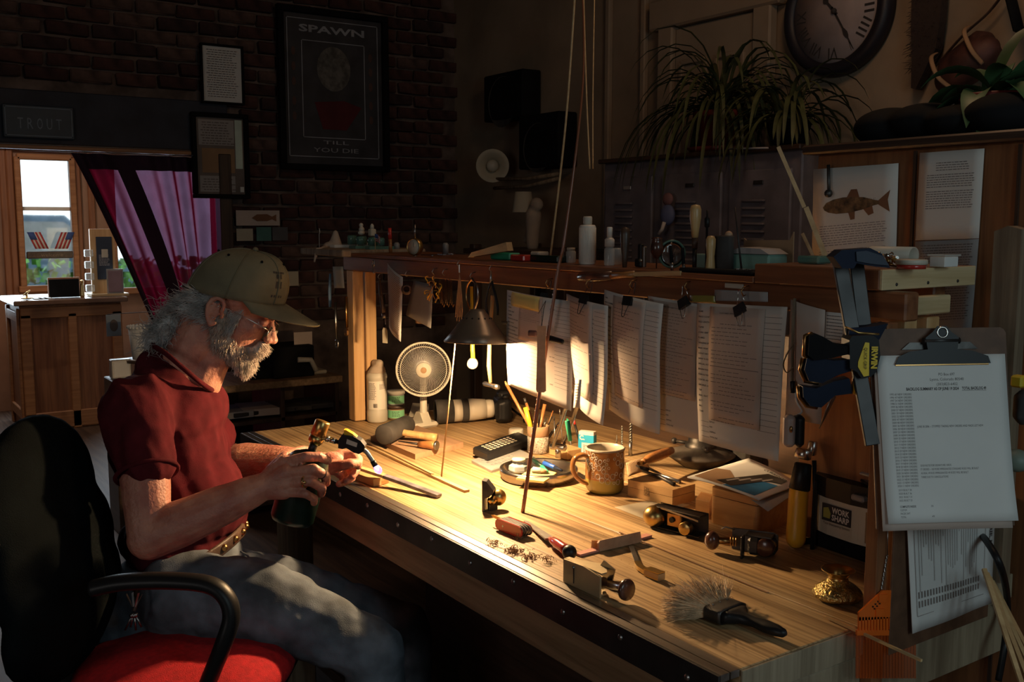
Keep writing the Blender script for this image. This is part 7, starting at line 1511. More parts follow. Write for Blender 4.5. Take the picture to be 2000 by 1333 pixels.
t = hang('string_bundle', 'tan strings hanging in a tassel from a steel clip behind the lamp', 'strings', 897, 515)
obj('steel_clip', MB().box((.006, .004, .022), hp_(897, 525), bev=.001), 'steel', t)
for k in range(6): obj('string', MB().tube(spl([hp_(897, 535), hp_(895 + k, 560), hp_(891 + k * 2.4, 600), hp_(890 + k * 2.2, 620 + (k % 2) * 8)], 4), .0013, 5), 'kraft', t)
t = hang('loop_pliers', 'oval wire-wrapped pliers hanging between the string tassel and black pliers', 'pliers', 922, 538)
for s in (-1, 1): obj('handle', MB().tube(spl([hp_(922, 545), hp_(922 + 10 * s, 560), hp_(922 + 11 * s, 585), hp_(922 + 4 * s, 608)], 5), .0028, 6), 'steel' if s > 0 else 'bronze', t)
t = hang('black_pliers', 'pair of black-handled pliers hanging from the rail behind the lamp shade', 'pliers', 960, 524); obj('jaws', MB().tube([hp_(959, 530), hp_(959, 542), hp_(960, 552)], [.002, .004, .006], 8, flat=(1, .5)), 'steel', t)
for s in (-1, 1): obj('handle', MB().tube(spl([hp_(960, 550), hp_(960 + 7 * s, 575), hp_(961 + 11 * s, 600), hp_(962 + 10 * s, 616)], 5), .0034, 8), 'black', t)
# hammers hanging behind the shade
Yh = 1.42
t = thing('ball_mallet', 'small pale ball-headed mallet hanging head down below the lamp shade', 'mallet', PY(925, 722, Yh)); obj('handle', MB().tube([PY(921, 560, Yh), PY(922, 640, Yh), PY(923, 685, Yh), PY(924, 703, Yh)], [.0045, .0045, .0060, .0060], 12), 'yellow', t); mb = MB(); c = PY(923, 710, Yh); mb.cyl(c + HV * .018, c - HV * .018, .0145, n=24, bev=.004); obj('head', mb, 'offwhite', t)
t = thing('tack_hammer', 'small tack hammer with long pale handle hanging head down beside the forms', 'hammer', PY(958, 758, Yh)); obj('handle', MB().tube([PY(962, 578, Yh), PY(956, 672, Yh), PY(955, 715, Yh), PY(958, 748, Yh)], [.0055, .0055, .0065, .0050], 12, flat=(1, .8)), 'hammerwood', t)
a, b = PY(947, 750, Yh), PY(972, 757, Yh - .02); obj('head', MB().tube([a, a.lerp(b, .2), a.lerp(b, .5), a.lerp(b, .8), b], [.0068, .0060, .0050, .0066, .0070], 14), 'steel', t)
# pull rod of the lamp and the wire leaning on it
q0, q1 = ml @ V((.052, -.02, .0)), PY(982, 738, LP.y - .02); t0 = LP + RV * .052; e0 = V((t0.x, t0.y, 1.19)); mb = MB(); mb.tube([t0 + V((0, 0, .004)), e0], .0018, 6); mb.ball(e0, .0062, 12); obj('pull_rod', mb, 'chrome', lamp)
a, b = T(862, 934), LP - RV * .052 + V((0, 0, .0)); single('rod_tip', MB().cyl(a + V((0, 0, .001)), b, .0024, .0016, 8), 'bamboo', 'thin pale rod tip leaning from the bench up to the lamp shade rim', 'rod')
# dark notched rod in front, other rods
pR = [T(1021, 1002) + V((0, 0, .001)), PY(1055, 760, 1.30), PY(1090, 530, 1.335), PY(1102, 470, 1.345), PY(1128, 270, 1.38), PY(1140, 120, 1.42), PY(1136, -60, 1.46)]
t = thing('rod_blank', 'dark brown rod standing on the bench and bending up past the forms', 'rod', pR[0]); obj('shaft', MB().tube(spl(pR, 8), [.0046 - .0028 * min(1, i / 48) for i in range(49)], 8), mat('rod_brown', (.24, .085, .04), .3, coat=.4), t)
sp_ = spl(pR, 24)
for k in range(30): p = sp_[4 + k * 1 + k // 3]; obj('thread_wrap', MB().ball(p - RV * .0038 + HV * -.001, (.0016, .0016, .0022), 6), 'paper', t)
for k, (x0, y0, x1, y1, x2, Y, r_, lab) in enumerate(((1074, 480, 1105, 240, 1126, 1.52, .0028, 'leftmost pale bamboo rod rising behind the shelf'), (1152, 330, 1146, 200, 1138, 1.70, .0022, 'straight pale rod rising nearest the lockers'), (1158, 330, 1158, 180, 1162, 1.9, .0020, 'thin reddish rod rising beside the corner of the lockers'))):
    a = colm(x0, Y, SZ) if k == 0 else PY(x0, y0, Y); single('bamboo_rod', MB().tube(spl([a, PY(x1, y1, Y), PY(x2, -60, Y)], 6), r_, 6), 'bamboo', lab, 'rod')
# paddle-shaped wooden piece on a string in front of the lit form
p = PY(1058, 637, 1.30); t = thing('wooden_paddle', 'flat brown wooden paddle hanging by string before the lamp-lit form', 'paddle', PY(1058, 770, 1.30)); kk = dep(p) / FPX; obj('blade', MB().prism([(-8.5 * kk, 0), (9 * kk, 0), (8 * kk, -60 * kk), (9.5 * kk, -128 * kk), (6 * kk, -131 * kk), (-8 * kk, -131 * kk), (-10 * kk, -126 * kk), (-8 * kk, -50 * kk)], .005, frame3(p, (V((1, 0, 0)) * .75 + V((0, 1, 0)) * .66), ZV)), 'block', t)
obj('string', MB().tube([p, PY(1062, 605, 1.32), PY(1066, 588, 1.335), PY(1052, 612, 1.33)], .0008, 5), 'ink', t)
a = PY(1040, 652, 1.315); q = blob_mb([('b', frame3(a, V((.9, .4, 0)), ZV), (.024, .016, .008), .003)], .002, 2); single('eraser', q, mat('mauve_rubber', (.12, .07, .075), .6), 'small mauve oblong lens cover on the lamp-lit form beside the paddle', 'cover')
q = blob_mb([('c', PY(1074, 662, 1.325), PY(1098, 668, 1.33), .008, .006)], .002, 2); single('dark_clip', q, 'black', 'small black spring clip holding the lamp-lit form near the rod', 'clip')
tg = single('price_label', MB().grid(lambda u, v: PY(1121 + 12 * u - 4 * v + 3, 742 + 55 * v, 1.335), 2, 3, th=.0004), 'paper', 'narrow printed label stuck on the lamp rods below the forms', 'label'); txtblock(tg, 'ink', lambda x, y: PY(1123 + x * 900, 750 - y * 900, 1.333), 7, .002, .009, 3, 4)
# ================================================================== back wall, lockers, plants
YL = 3.0
xa = PY(1181, 350, YL).x; zt_ = PY(1230, 330, YL).z; xs = [PY(x, 400, YL).x for x in (1181, 1283, 1297 + 0, 1419, 1422, 1553)]
lk = thing('locker_cabinet', 'grey metal locker cabinet with louvred doors under the spider plant', 'lockers', (-3.0, YL + .2, 0)); Wl = xs[5] - xs[0]
obj('cabinet_body', MB().box((Wl + .04, .34, zt_ + .03), ((xs[0] + xs[5]) / 2, YL + .18, (zt_ + .03) / 2), bev=.006), 'locker', lk)
obj('top_ledge', MB().box((Wl + .06, .38, .02), ((xs[0] + xs[5]) / 2, YL + .17, zt_ + .04), bev=.004), 'darkwood', lk)
for k, (a, b) in enumerate(((1183, 1277), (1293, 1412), (1424, 1548))):
    x0, x1 = PY(a, 400, YL).x, PY(b, 400, YL).x; zb = .62; dr = obj('locker_door', MB().box((x1 - x0 - .008, .018, zt_ - .035 - zb), ((x0 + x1) / 2, YL, (zt_ - .035 + zb) / 2), bev=.005), 'locker', lk)
    zz = zt_ - .155; 
    for j in range(9):
        mb = MB(); cx = (x0 + x1) / 2 - .02; mb.tube([V((cx - .055, YL - .010, zz - j * .030)), V((cx - .05, YL - .016, zz - j * .030)), V((cx + .05, YL - .016, zz - j * .030)), V((cx + .055, YL - .010, zz - j * .030))], .0085, 8, flat=(1, .7)); obj('louvre', mb, 'locker', dr)
    obj('number_plate', MB().box((.05, .006, .016), ((x0 + x1) / 2, YL - .012, zt_ - .085), bev=.002), 'silver' if k == 0 else 'iron', dr); obj('latch', MB().box((.014, .02, .06), (x1 - .03, YL - .018, 1.15), bev=.004), 'steel', dr)
p = PY(1304, 420, YL - .06); t = thing('hanging_ornament', 'blue and pink ornament hanging on the locker door edge', 'ornament', p); obj('blue_bag', MB().ball(p + V((0, 0, -.0)), (.040, .02, .045), 18), mat('ornament_blue', (.13, .16, .30), .6), t); obj('pink_top', MB().ball(p + V((0, .0, .065)), (.030, .015, .028), 16), mat('ornament_pink', (.26, .13, .13), .7), t); obj('white_tail', MB().tube([p + V((.0, -.018, -.03)), p + V((-.01, -.02, -.06)), p + V((-.03, -.02, -.08))], .008, 8), 'paper', t)
# spider plant
def potted(nm, lab, base, r, h, m_, leafm, n, L0, seed, saucer=True, wl=.010, up=.9, broad=False):
    t = thing(nm, lab, 'plant', base); obj('pot', MB().lathe([(0, .012), (r * .72, .012), (r * .95, h * .85), (r * 1.05, h * .86), (r * 1.05, h), (r * .93, h), (r * .9, h * .88), (0, h * .86)], Matrix.Translation(base), 28), m_, t)
    if saucer: obj('saucer', MB().lathe([(0, .001), (r * 1.1, .001), (r * 1.25, .022), (r * 1.18, .022), (r * 1.0, .010), (0, .010)], Matrix.Translation(base), 28), m_, t)
    rr = RNG(seed); top_ = base + V((0, 0, h * .9))
    for k in range(n):
        a = rr.uniform(0, 2 * PI); el_ = rr.uniform(.25, 1.45); L_ = L0 * rr.uniform(.55, 1.15); d = V((cos(a) * cos(el_), sin(a) * cos(el_), sin(el_) * up)); p = top_ + V((rr.uniform(-.4, .4) * r, rr.uniform(-.4, .4) * r, 0)); pts = [p]; S_ = 9
        for j in range(S_): pts.append(pts[-1] + d * L_ / S_); d = (d + V((0, 0, -.26 - .05 * j * (1 if not broad else .3)))).normalized()
        pts = [V((q.x, min(q.y, YB - .03), q.z)) for q in pts]
        mb = MB(); sd_ = V((-sin(a), cos(a), 0)); vs = []; fs = []
        for j, q in enumerate(pts):
            w_ = wl * (sin(PI * min(1, (j + .7) / (S_ + .7))) ** (.5 if not broad else 1)) * .5 + .0004; vs += [q - sd_ * w_, q + V((0, 0, -w_ * .5)), q + sd_ * w_]
        for j in range(S_): fs += [(j * 3, j * 3 + 1, j * 3 + 4, j * 3 + 3), (j * 3 + 1, j * 3 + 2, j * 3 + 5, j * 3 + 4)]
        mb.add(vs, fs); obj('leaf', mb, leafm, t)
    return t
pb = PY(1408, 296, 3.14); pb.z = zt_ + .051
potted('spider_plant', 'sprawling spider plant in a red glazed pot on top of the lockers', pb, .115, .17, 'terracotta', 'leafdark', 150, .62, 5, wl=.016)
q = colm(1500, 3.1, zt_ + .051); potted('hanging_fern', 'dense dark drooping plant beside the spider plant on the lockers', q + V((.10, 0, 0)), .09, .10, 'blackmatte', 'leafdark', 80, .42, 6, False, wl=.018)
mb = MB(); a = PY(1400, 288, 2.97); mb.cyl(PY(1420, 291, 2.95), PY(1500, 289, 2.95), .004, n=6); single('thin_dowel', mb, 'papergrey', 'thin pale dowel lying across the locker top under the plants', 'dowel')
# clock
cc = PY(1631, 22, YB - .045); Rc = PY(1631, 22, YB - .045).z - PY(1631, 149, YB - .045).z; t = thing('wall_clock', 'large round black-rimmed wall clock with roman numerals and spade hands', 'clock', cc - V((0, 0, Rc)))
mcl = frame3(cc, V((1, 0, 0)), ZV); obj('rim', MB().lathe([(0, -.035), (Rc, -.035), (Rc, -.01), (Rc * .97, .015), (Rc * .90, .022), (Rc * .80, .012), (Rc * .79, .004)], mcl, 64), mat('clock_rim', (.016, .014, .022), .5), t)
obj('clock_face', MB().lathe([(0, .003), (Rc * .80, .003), (Rc * .80, .0)], mcl, 64), mat('clock_face', (.36, .30, .30), .7), t)
q = MB(); RN = ['XII', 'I', 'II', 'III', 'IIII', 'V', 'VI', 'VII', 'VIII', 'IX', 'X', 'XI']
for k, s in enumerate(RN):
    a = PI / 2 - k * PI / 6; c, s_ = cos(a), sin(a); rad = V((c, s_, 0)); tan = V((s_, -c, 0)); f_ = lambda x, y: mcl @ (rad * (Rc * .555 + y) + tan * x + V((0, 0, .0042))); put_text(q, s, Rc * .26, f_, 0, 0, Rc * (.08 + .05 * len(s)) if len(s) > 1 else Rc * .05, 'C'); obj('numeral', q, 'ink', t); q = MB()
def hand(nm, ang, L_, w_):
    m8 = mcl @ Matrix.Translation((0, 0, .006)) @ Matrix.Rotation(-ang, 4, 'Z'); obj(nm, MB().prism([(-w_, -.02), (w_, -.02), (w_ * .7, L_ * .45), (w_ * 2.4, L_ * .58), (w_ * 1.8, L_ * .66), (w_ * .5, L_ * .72), (0, L_), (-w_ * .5, L_ * .72), (-w_ * 1.8, L_ * .66), (-w_ * 2.4, L_ * .58), (-w_ * .7, L_ * .45)], .002, m8), 'ink', t)
hand('minute_hand', rad_(148), Rc * .74, .004); hand('hour_hand', rad_(318), Rc * .42, .006)
obj('hub', MB().ball(mcl @ V((0, 0, .008)), .012, 14), 'ink', t)
# dark pelt, creel
a = PY(1822, 60, YB - .03); k_ = dep(a) / FPX; mb = MB(); rr = RNG(1); pts = [(-36, 75), (30, 80), (28, 10), (22, -40), (8, -62), (-18, -112), (-28, -108), (-30, -30), (-34, 0)]
mb.prism([(x * k_, y * k_) for x, y in pts], .04, frame3(a, V((1, 0, 0)), ZV)); pl_ = single('dark_pelt', mb, mat('pelt_dark', (.035, .022, .018), .95, bump=.8), 'dark ragged pelt hanging on the wall past the clock', 'pelt')
mb = MB(); hairs(mb, 500, lambda q: a + V((q.uniform(-40, 26) * k_, -.02, q.uniform(-70, 75) * k_)), lambda p, q: V((q.uniform(-1, .6), -.5, q.uniform(-1, .2))), .03, .001, 3, .004, rr); stuff(obj('shaggy_hair', mb, pl_.data.materials[0], pl_))
a = PY(1893, 120, YB - .09); k_ = dep(a) / FPX; t = thing('leather_creel', 'reddish leather creel bag with buckles hanging askew on the wall', 'bag', a); mrot = frame3(a, V((cos(.55), 0, sin(.55))), V((-sin(.55), 0, cos(.55)))); q = blob_mb([('b', mrot, (120 * k_, 78 * k_, .10), .03), ('e', mrot @ V((0, -.02, .03)), (.13, .07, .06), mrot.to_3x3().to_4x4())], .008, 6); obj('bag_body', q, mat('creel_leather', (.07, .025, .02), .6, var=.4, vscale=14), t)
for s in (-1, 1): obj('buckle_strap', MB().tube(spl([mrot @ V((s * .07, .09, .03)), mrot @ V((s * .07, .06, .085)), mrot @ V((s * .07, -.02, .105)), mrot @ V((s * .065, -.07, .07))], 5), .008, 6, flat=(1, .3)), 'kraft', t)
obj('shoulder_strap', MB().tube(spl([PY(1838, 118, YB - .06), PY(1880, 70, YB - .06), PY(1930, 25, YB - .06), PY(1965, -20, YB - .06)], 5), .010, 6, flat=(1, .3)), 'leather', t)
for k, (pts, lab) in enumerate((([(1990, 60), (1975, 0), (1960, -40)], 'thick strap hanging beyond the leather creel'),)): single('wall_strap', MB().tube([PY(x, y, YB - .12) for x, y in pts], .03, 8, flat=(1, .4)), 'blackmatte', lab, 'strap')
# tall reddish cabinet behind the bench, with sheets pinned on it
YK = 1.80; x0 = PY(1590, 400, YK).x; zk = PY(1750, 292, YK).z; tc_ = thing('tall_cabinet', 'tall red-brown wooden cabinet standing behind the workbench', 'cabinet', (x0 + .45, 2.0, 0)); obj('carcass', MB().box((1.1, .42, zk), (x0 + .55, YK + .215, zk / 2), bev=.004), 'mahog_z', tc_); obj('top_board', MB().box((1.14, .46, .02), (x0 + .55, YK + .205, zk + .01), bev=.004), 'darkwood', tc_)
for px in (1778, 1980): a = PY(px, 500, YK); obj('door_gap', MB().box((.006, .004, 1.5), (a.x, YK + .001, .86)), 'darkwood_z', tc_)
q0 = PY(1610, 262, 1.92); q = blob_mb([('e', V((x0 + .10 + k * .085, 1.93, zk + .055 + .006 * (k % 2))), (.075, .10, .045 - .004 * (k % 3))) for k in range(4)], .007, 4); single('folded_cloth', q, 'blackmatte', 'dark folded cloth lying on top of the tall cabinet', 'cloth')
pp = colm(1940, 1.98, zk + .025); potted('leafy_houseplant', 'leafy green houseplant in a red-brown pot on the tall cabinet', pp, .075, .085, 'terracotta', 'leaf', 26, .24, 9, False, wl=.05, broad=True)
def pin(nm, lab, cs, matn, **k): return flat(nm, lab, [PY(x, y, YK - .004) for x, y in cs], matn, **k)
fs_, ff, fn = pin('fish_picture', 'sheet with a printed trout picture pinned on the tall cabinet', ((1589, 331), (1755, 319), (1750, 505), (1586, 522)), 'paper', txt=lambda q, f, r: [words(q, f, .02, .20, -.165 - i * .007 - (.01 if i > 8 else 0), .0022, r) for i in range(14)], inkm='inklight')
TR = mat('trout_brown', (.16, .095, .045), .8, var=.5, vscale=60); TF = mat('trout_fin', (.22, .10, .05), .8)
def fmap(x, y): return ff(x, y) + fn * .0012
q = MB(); body2 = [(.13, .40), (.17, .355), (.26, .325), (.38, .31), (.50, .315), (.62, .325), (.74, .36), (.80, .375), (.80, .41), (.74, .42), (.60, .455), (.45, .475), (.30, .475), (.20, .455), (.15, .43)]
q.add([fmap(*p) for p in body2], [tuple(range(len(body2)))], None, False); obj('trout_body', q, TR, fs_); q = MB()
for fin in ([(.79, .37), (.92, .27), (.895, .37), (.92, .50), (.79, .415)], [(.42, .315), (.47, .235), (.54, .235), (.57, .32)], [(.44, .47), (.47, .55), (.52, .545), (.52, .465)], [(.62, .45), (.68, .52), (.74, .50), (.72, .42)], [(.27, .44), (.33, .47), (.38, .45), (.32, .42)]): q.add([ff(*p) + fn * .0009 for p in fin], [tuple(range(len(fin)))], None, False)
obj('trout_fins', q, TF, fs_)['kind'] = 'stuff'
q = MB(); rr = RNG(2)
for k in range(90): u = rr.uniform(.25, .76); v = rr.uniform(.33, .42); c = .0035; q.add([ff(u + c * cos(a), v + c * .8 * sin(a)) + fn * .0016 for a in (0, 1, 2.1, 3.1, 4.2, 5.2)], [tuple(range(6))], None, False)
q.add([ff(.165 + .007 * cos(a), .385 + .006 * sin(a)) + fn * .0018 for a in (0, 1, 2.1, 3.1, 4.2, 5.2)], [tuple(range(6))], None, False); stuff(obj('spots', q, 'ink', fs_))
mb = MB(); mb.cyl(PY(1618, 322, YK - .02), PY(1619, 385, YK - .02), .0035, n=8); mb.ball(PY(1618, 378, YK - .02), .009, 10); single('thermometer', mb, 'iron', 'thin glass thermometer hanging in front of the trout picture', 'thermometer')
pin('typed_letter', 'typed sheet pinned high on the tall cabinet, upper of two', ((1797, 299), (1923, 290), (1912, 466), (1788, 470)), 'paper', txt=lambda q, f, r: [words(q, f, .03 + (.03 if i < 4 else 0), .19 - (.02 if i < 4 else 0), -.035 - i * .0075, .0022, r, .95) for i in range(20) if i not in (4, 11)], inkm='inkgrey')
pin('typed_letter', 'greyer typed sheet pinned below the other on the tall cabinet', ((1788, 472), (1912, 467), (1896, 660), (1780, 668)), 'papergrey', txt=lambda q, f, r: [words(q, f, .02, .20, -.012 - i * .0072, .0022, r, .95) for i in range(30)], inkm='inkgrey')
a, b = PY(1942, 448, 1.70), PY(1995, 448, 1.70); mb = MB(); zt2 = a.z; mb.prism([(a.x, 0.825 - 0), (b.x, .825), (b.x, zt2), ((a.x + b.x) / 2, zt2 + .006), (a.x, zt2 - .004)], .03, Matrix(((1, 0, 0, 0), (0, 0, 1, 1.70), (0, 1, 0, 0), (0, 0, 0, 1)))); single('old_plank', mb, 'oldwood', 'weathered pale plank standing upright at the end of the bench', 'plank')
# things at the far end of the bench near the plank
p = PY(1985, 900, 1.66); q = blob_mb([('e', p, (.024, .024, .020))], .003, 2); single('green_bowl', q, mat('grey_green', (.26, .32, .26), .5), 'pale grey-green rounded bowl beyond the upper clipboard', 'bowl')
a = T(1960, 1100); single('slate_box', MB().box((.16, .14, .035), T(1935, 1070) + V((-.03, .06, .0185)), bev=.004), 'grey', 'flat grey box on the bench end beyond the lower clipboard', 'box')
single('power_cable', MB().tube(spl([T(1905, 1040, .90), T(1925, 1055, .93), T(1955, 1110, .90), PX(1968, 1180, X1 + .03), PX(1962, 1260, X1 + .05), PX(1950, 1330, X1 + .05)], 6), .006, 8), 'black', 'black power cable curving over the bench end', 'cable')
p = PY(2000, 795, 1.62); q = blob_mb([('b', frame3(p, V((1, 0, 0)), ZV), (.030, .06, .04), .012)], .004, 3); t = single('dark_case', q, 'rubber', 'dark padded case hanging on the weathered plank', 'case'); obj('yellow_tag', MB().box((.02, .02, .02), PY(1990, 745, 1.62), bev=.003), 'yellow', t)
# speakers, swing-arm light, figure lamp in the corner
for k, (cs, lab) in enumerate((((944, 150, 1020, 228), 'upper black loudspeaker on the plaster wall near the corner'), ((1012, 228, 1090, 326), 'lower larger black loudspeaker on the plaster wall'))):
    Y = YB - .14; a, b = PY(cs[0], cs[1], Y), PY(cs[2], cs[3], Y); t = thing('loudspeaker', lab, 'speaker', (a + b) / 2); w_, h_ = b.x - a.x, abs(a.z - b.z); c = (a + b) / 2; obj('cabinet', MB().box((w_, .13, h_), c + V((0, .066, 0)), bev=.008), 'blackmatte', t)
    obj('speaker_cone', MB().lathe([(w_ * .36, 0), (w_ * .34, -.006), (w_ * .12, -.02), (0, -.014)], frame3(c + V((0, -.002, -h_ * .12)), V((1, 0, 0)), ZV), 24), 'rubber', t)
c = PY(962, 324, 3.2); dv = (CAMP - c).normalized(); mF = Mz(c, c + dv); t = thing('round_wall_lamp', 'round pale unlit lamp head on a swing arm in the room corner', 'lamp', c)
obj('dish', MB().lathe([(.095, .03), (.092, .032), (.07, .01), (.04, -.02), (.03, -.05), (0, -.055)], mF, 32), 'notepaper', t); obj('bulb', MB().ball(mF @ V((0, 0, .0)), .035, 16), 'offwhite', t)
for dy in (0, 18): obj('swing_arm', MB().tube([PY(965, 350 + dy, 3.22), PY(1030, 350 + dy * .8, 3.2), PY(1090, 340 + dy * .5, 3.18)], .010, 8), 'oldwood', t)
c = PY(1035, 470, 3.1); t = thing('figure_lamp', 'dim pale figurine lamp with shade standing in the room corner', 'lamp', V((c.x, c.y, c.z))); s_ = dep(c) / FPX; obj('lamp_shade', MB().lathe([(22 * s_, 0), (16 * s_, 40 * s_), (15 * s_, 40 * s_), (20 * s_, 1 * s_), (22 * s_, 0)], Matrix.Translation(PY(1022, 415, 3.1)), 24), 'notepaper', t)
q = blob_mb([('c', PY(1040, 480, 3.1), PY(1042, 420, 3.1), 12 * s_, 16 * s_), ('e', PY(1048, 400, 3.1), (16 * s_, 12 * s_, 14 * s_)), ('c', PY(1040, 440, 3.1), PY(1028, 470, 3.1), 7 * s_, 7 * s_)], .008, 3); obj('figure', q, 'cloth', t)
mb = MB(); mb.box((.9, .5, .04), (-4.2, 3.1, PY(1035, 484, 3.1).z - .025), bev=.004); t = thing('corner_table', 'dark table in the room corner carrying the figurine lamp', 'table', (-4.2, 3.1, 0)); obj('table_top', mb, 'darkwood', t)
for x in (-4.6, -3.8):
    for y in (2.9, 3.3): obj('leg', MB().box((.05, .05, 1.35), (x, y, .675), bev=.004), 'darkwood_z', t)
# ================================================================== brick wall pictures
XP = XB + .012
def framed(nm, lab, cs, fw_, fd=.03, fm='blackmatte', pm_='paper_cool', txt=None):
    x0, y0, x1, y1 = cs; xm, ym = (x0 + x1) / 2, (y0 + y1) / 2; a, b = PX(x0, ym, XP), PX(x1, ym, XP); z1, z0 = PX(xm, y0, XP).z, PX(xm, y1, XP).z; w_, h_ = b.y - a.y, z1 - z0; t = thing(nm, lab, 'picture', V((XP, a.y, z0)))
    for (sy, sz, cy, cz) in ((w_, fw_, w_ / 2, fw_ / 2), (w_, fw_, w_ / 2, h_ - fw_ / 2), (fw_, h_ - 2 * fw_, fw_ / 2, h_ / 2), (fw_, h_ - 2 * fw_, w_ - fw_ / 2, h_ / 2)): obj('frame_rail', MB().box((fd, sy - .0005, sz - .0005), (XP + fd / 2, a.y + cy, z0 + cz), bev=.003), fm, t)
    obj('print', MB().box((.006, w_ - 2 * fw_, h_ - 2 * fw_), (XP + .008, a.y + w_ / 2, z0 + h_ / 2)), pm_, t)
    f_ = lambda x, y, o=.0: V((XP + .0125 + o, a.y + fw_ + x * (w_ - 2 * fw_), z0 + h_ - fw_ - y * (h_ - 2 * fw_)))
    return t, f_, w_ - 2 * fw_, h_ - 2 * fw_
def ptxt(t, f_, w_, h_, s, x, y, size, width, m_, **k): q = MB(); put_text(q, s, size, lambda a, b: f_(a / w_, -b / h_, .001), x * w_, -y * h_, width * w_, **k); obj('lettering', q, m_, t)
def plines(t, f_, rows, m_, seed=1, x0=.1, x1=.9):
    q = MB(); rr = RNG(seed)
    for y in rows:
        x = x0 + rr.uniform(0, .06)
        while x < x1 * rr.uniform(.85, 1): l = rr.uniform(.03, .1); q.add([f_(x, y, .001), f_(x, y + .012, .001), f_(x + l, y + .012, .001), f_(x + l, y, .001)], [(0, 1, 2, 3)], None, False); x += l + .02
    stuff(obj('printed_lines', q, m_, t))
t, f_, w_, h_ = framed('framed_certificate', 'small black-framed typed certificate, highest on the brick wall', (390, 88, 474, 204), .012); plines(t, f_, [.06 + .042 * i for i in range(21)], 'inkgrey', 3)
t, f_, w_, h_ = framed('framed_document', 'black-framed document under the certificate, reflecting the window', (373, 222, 483, 388), .024, .04, pm_=mat('dim_document', (.16, .13, .115), .35)); 
for (x0, y0, x1, y1, m_) in ((.06, .03, .80, .36, 'papergrey'), (.12, .40, .80, .72, 'kraft'), (.06, .76, .80, .97, 'papergrey')): q = MB(); q.add([f_(x0, y0, .0005), f_(x0, y1, .0005), f_(x1, y1, .0005), f_(x1, y0, .0005)], [(0, 1, 2, 3)], None, False); obj('mounted_sheet', q, m_, t)
plines(t, f_, [.06 + .034 * i for i in range(9)] + [.80 + .034 * i for i in range(5)], 'inkgrey', 5, .1, .75)
q = MB(); q.add([f_(.82, .02, .001), f_(.82, .66, .001), f_(.97, .66, .001), f_(.97, .02, .001)], [(0, 1, 2, 3)], None, False); obj('painted_reflection', q, mat('window_reflection_mint', (.62, .76, .66), .6), t)  # pale patch paints the window's reflection on the picture
q = MB(); q.add([f_(.90, .90, .001), f_(.90, .97, .001), f_(.98, .97, .001), f_(.98, .90, .001)], [(0, 1, 2, 3)], None, False); obj('stamp', q, 'paper_cool', t)
t, f_, w_, h_ = framed('framed_poster', 'large dark framed poster lettered in grey capitals, with a pale oval', (541, 22, 754, 334), .035, .045, 'blackmatte', mat('poster_dark', (.045, .045, .052), .6, var=.2))
GP = mat('poster_grey', (.36, .38, .42), .8, var=.15); ptxt(t, f_, w_, h_, 'SPAWN', .16, .115, .055, .66, GP, bold=.03); ptxt(t, f_, w_, h_, 'TILL', .38, .86, .030, .26, GP); ptxt(t, f_, w_, h_, 'YOU DIE', .28, .915, .036, .46, GP)
for (x0, y0, x1, y1) in ((.04, .03, .96, .95), (.18, .17, .82, .82)):
    for i, (a_, b_, c_, d_) in enumerate(((x0, y0, x1, y0 + .005), (x0, y1 - .005, x1, y1), (x0, y0, x0 + .008, y1), (x1 - .008, y0, x1, y1))): q = MB(); q.add([f_(a_, b_, .0008), f_(a_, d_, .0008), f_(c_, d_, .0008), f_(c_, b_, .0008)], [(0, 1, 2, 3)], None, False); obj('border_line', q, GP, t)
q = MB(); q.add([f_(.50 + .17 * cos(a), .35 + .15 * sin(a), .001) for a in [-2 * PI * i / 28 for i in range(28)]], [tuple(range(28))], None, False); obj('pale_oval', q, mat('poster_oval', (.15, .14, .125), .8, var=.3, vscale=30), t)
q = MB(); q.add([f_(*c, .0014) for c in ((.30, .58), (.38, .76), (.62, .76), (.78, .60), (.60, .56))], [(0, 1, 2, 3, 4)], None, False); obj('red_patch', q, mat('poster_red', (.11, .012, .018), .8), t)
for s in (.10, .88): q = MB(); [q.add([f_(s + .02 * cos(a), y + .03 * sin(a), .001) for a in [-2 * PI * i / 10 for i in range(10)]], [tuple(range(10))], None, False) for y in (.25, .35, .45, .58, .68)]; stuff(obj('side_motif', q, mat('poster_tan', (.11, .06, .05), .8), t))
# TROUT sign
a, b = PX(4, 238, XB + .0), PX(143, 238, XB + .0); z1, z0 = PX(72, 207, XB).z, PX(72, 271, XB).z; t = thing('trout_sign', 'low dark blue sign with thin outline and spaced capitals on the header board', 'sign', V((XB + .01, a.y, z0))); obj('board', MB().box((.014, b.y - a.y, z1 - z0), (XB + .009 + .007, (a.y + b.y) / 2, (z0 + z1) / 2), bev=.004), mat('sign_blue', (.030, .048, .070), .5), t)
SG = mat('sign_grey', (.20, .25, .31), .6); xs_ = XB + .0240
for (y0, y1, za, zb_) in ((a.y + .01, b.y - .01, z1 - .014, z1 - .010), (a.y + .01, b.y - .01, z0 + .010, z0 + .014), (a.y + .01, a.y + .014, z0 + .01, z1 - .01), (b.y - .014, b.y - .01, z0 + .01, z1 - .01)): obj('outline', MB().box((.002, y1 - y0, zb_ - za), (xs_, (y0 + y1) / 2, (za + zb_) / 2)), SG, t)
q = MB(); W_ = b.y - a.y
for k, s in enumerate('TROUT'): put_text(q, s, .078, lambda x, y: V((xs_ + .001, a.y + x, z0 + y)), W_ * (.20 + k * .135), .046, .026)
obj('lettering', q, SG, t)
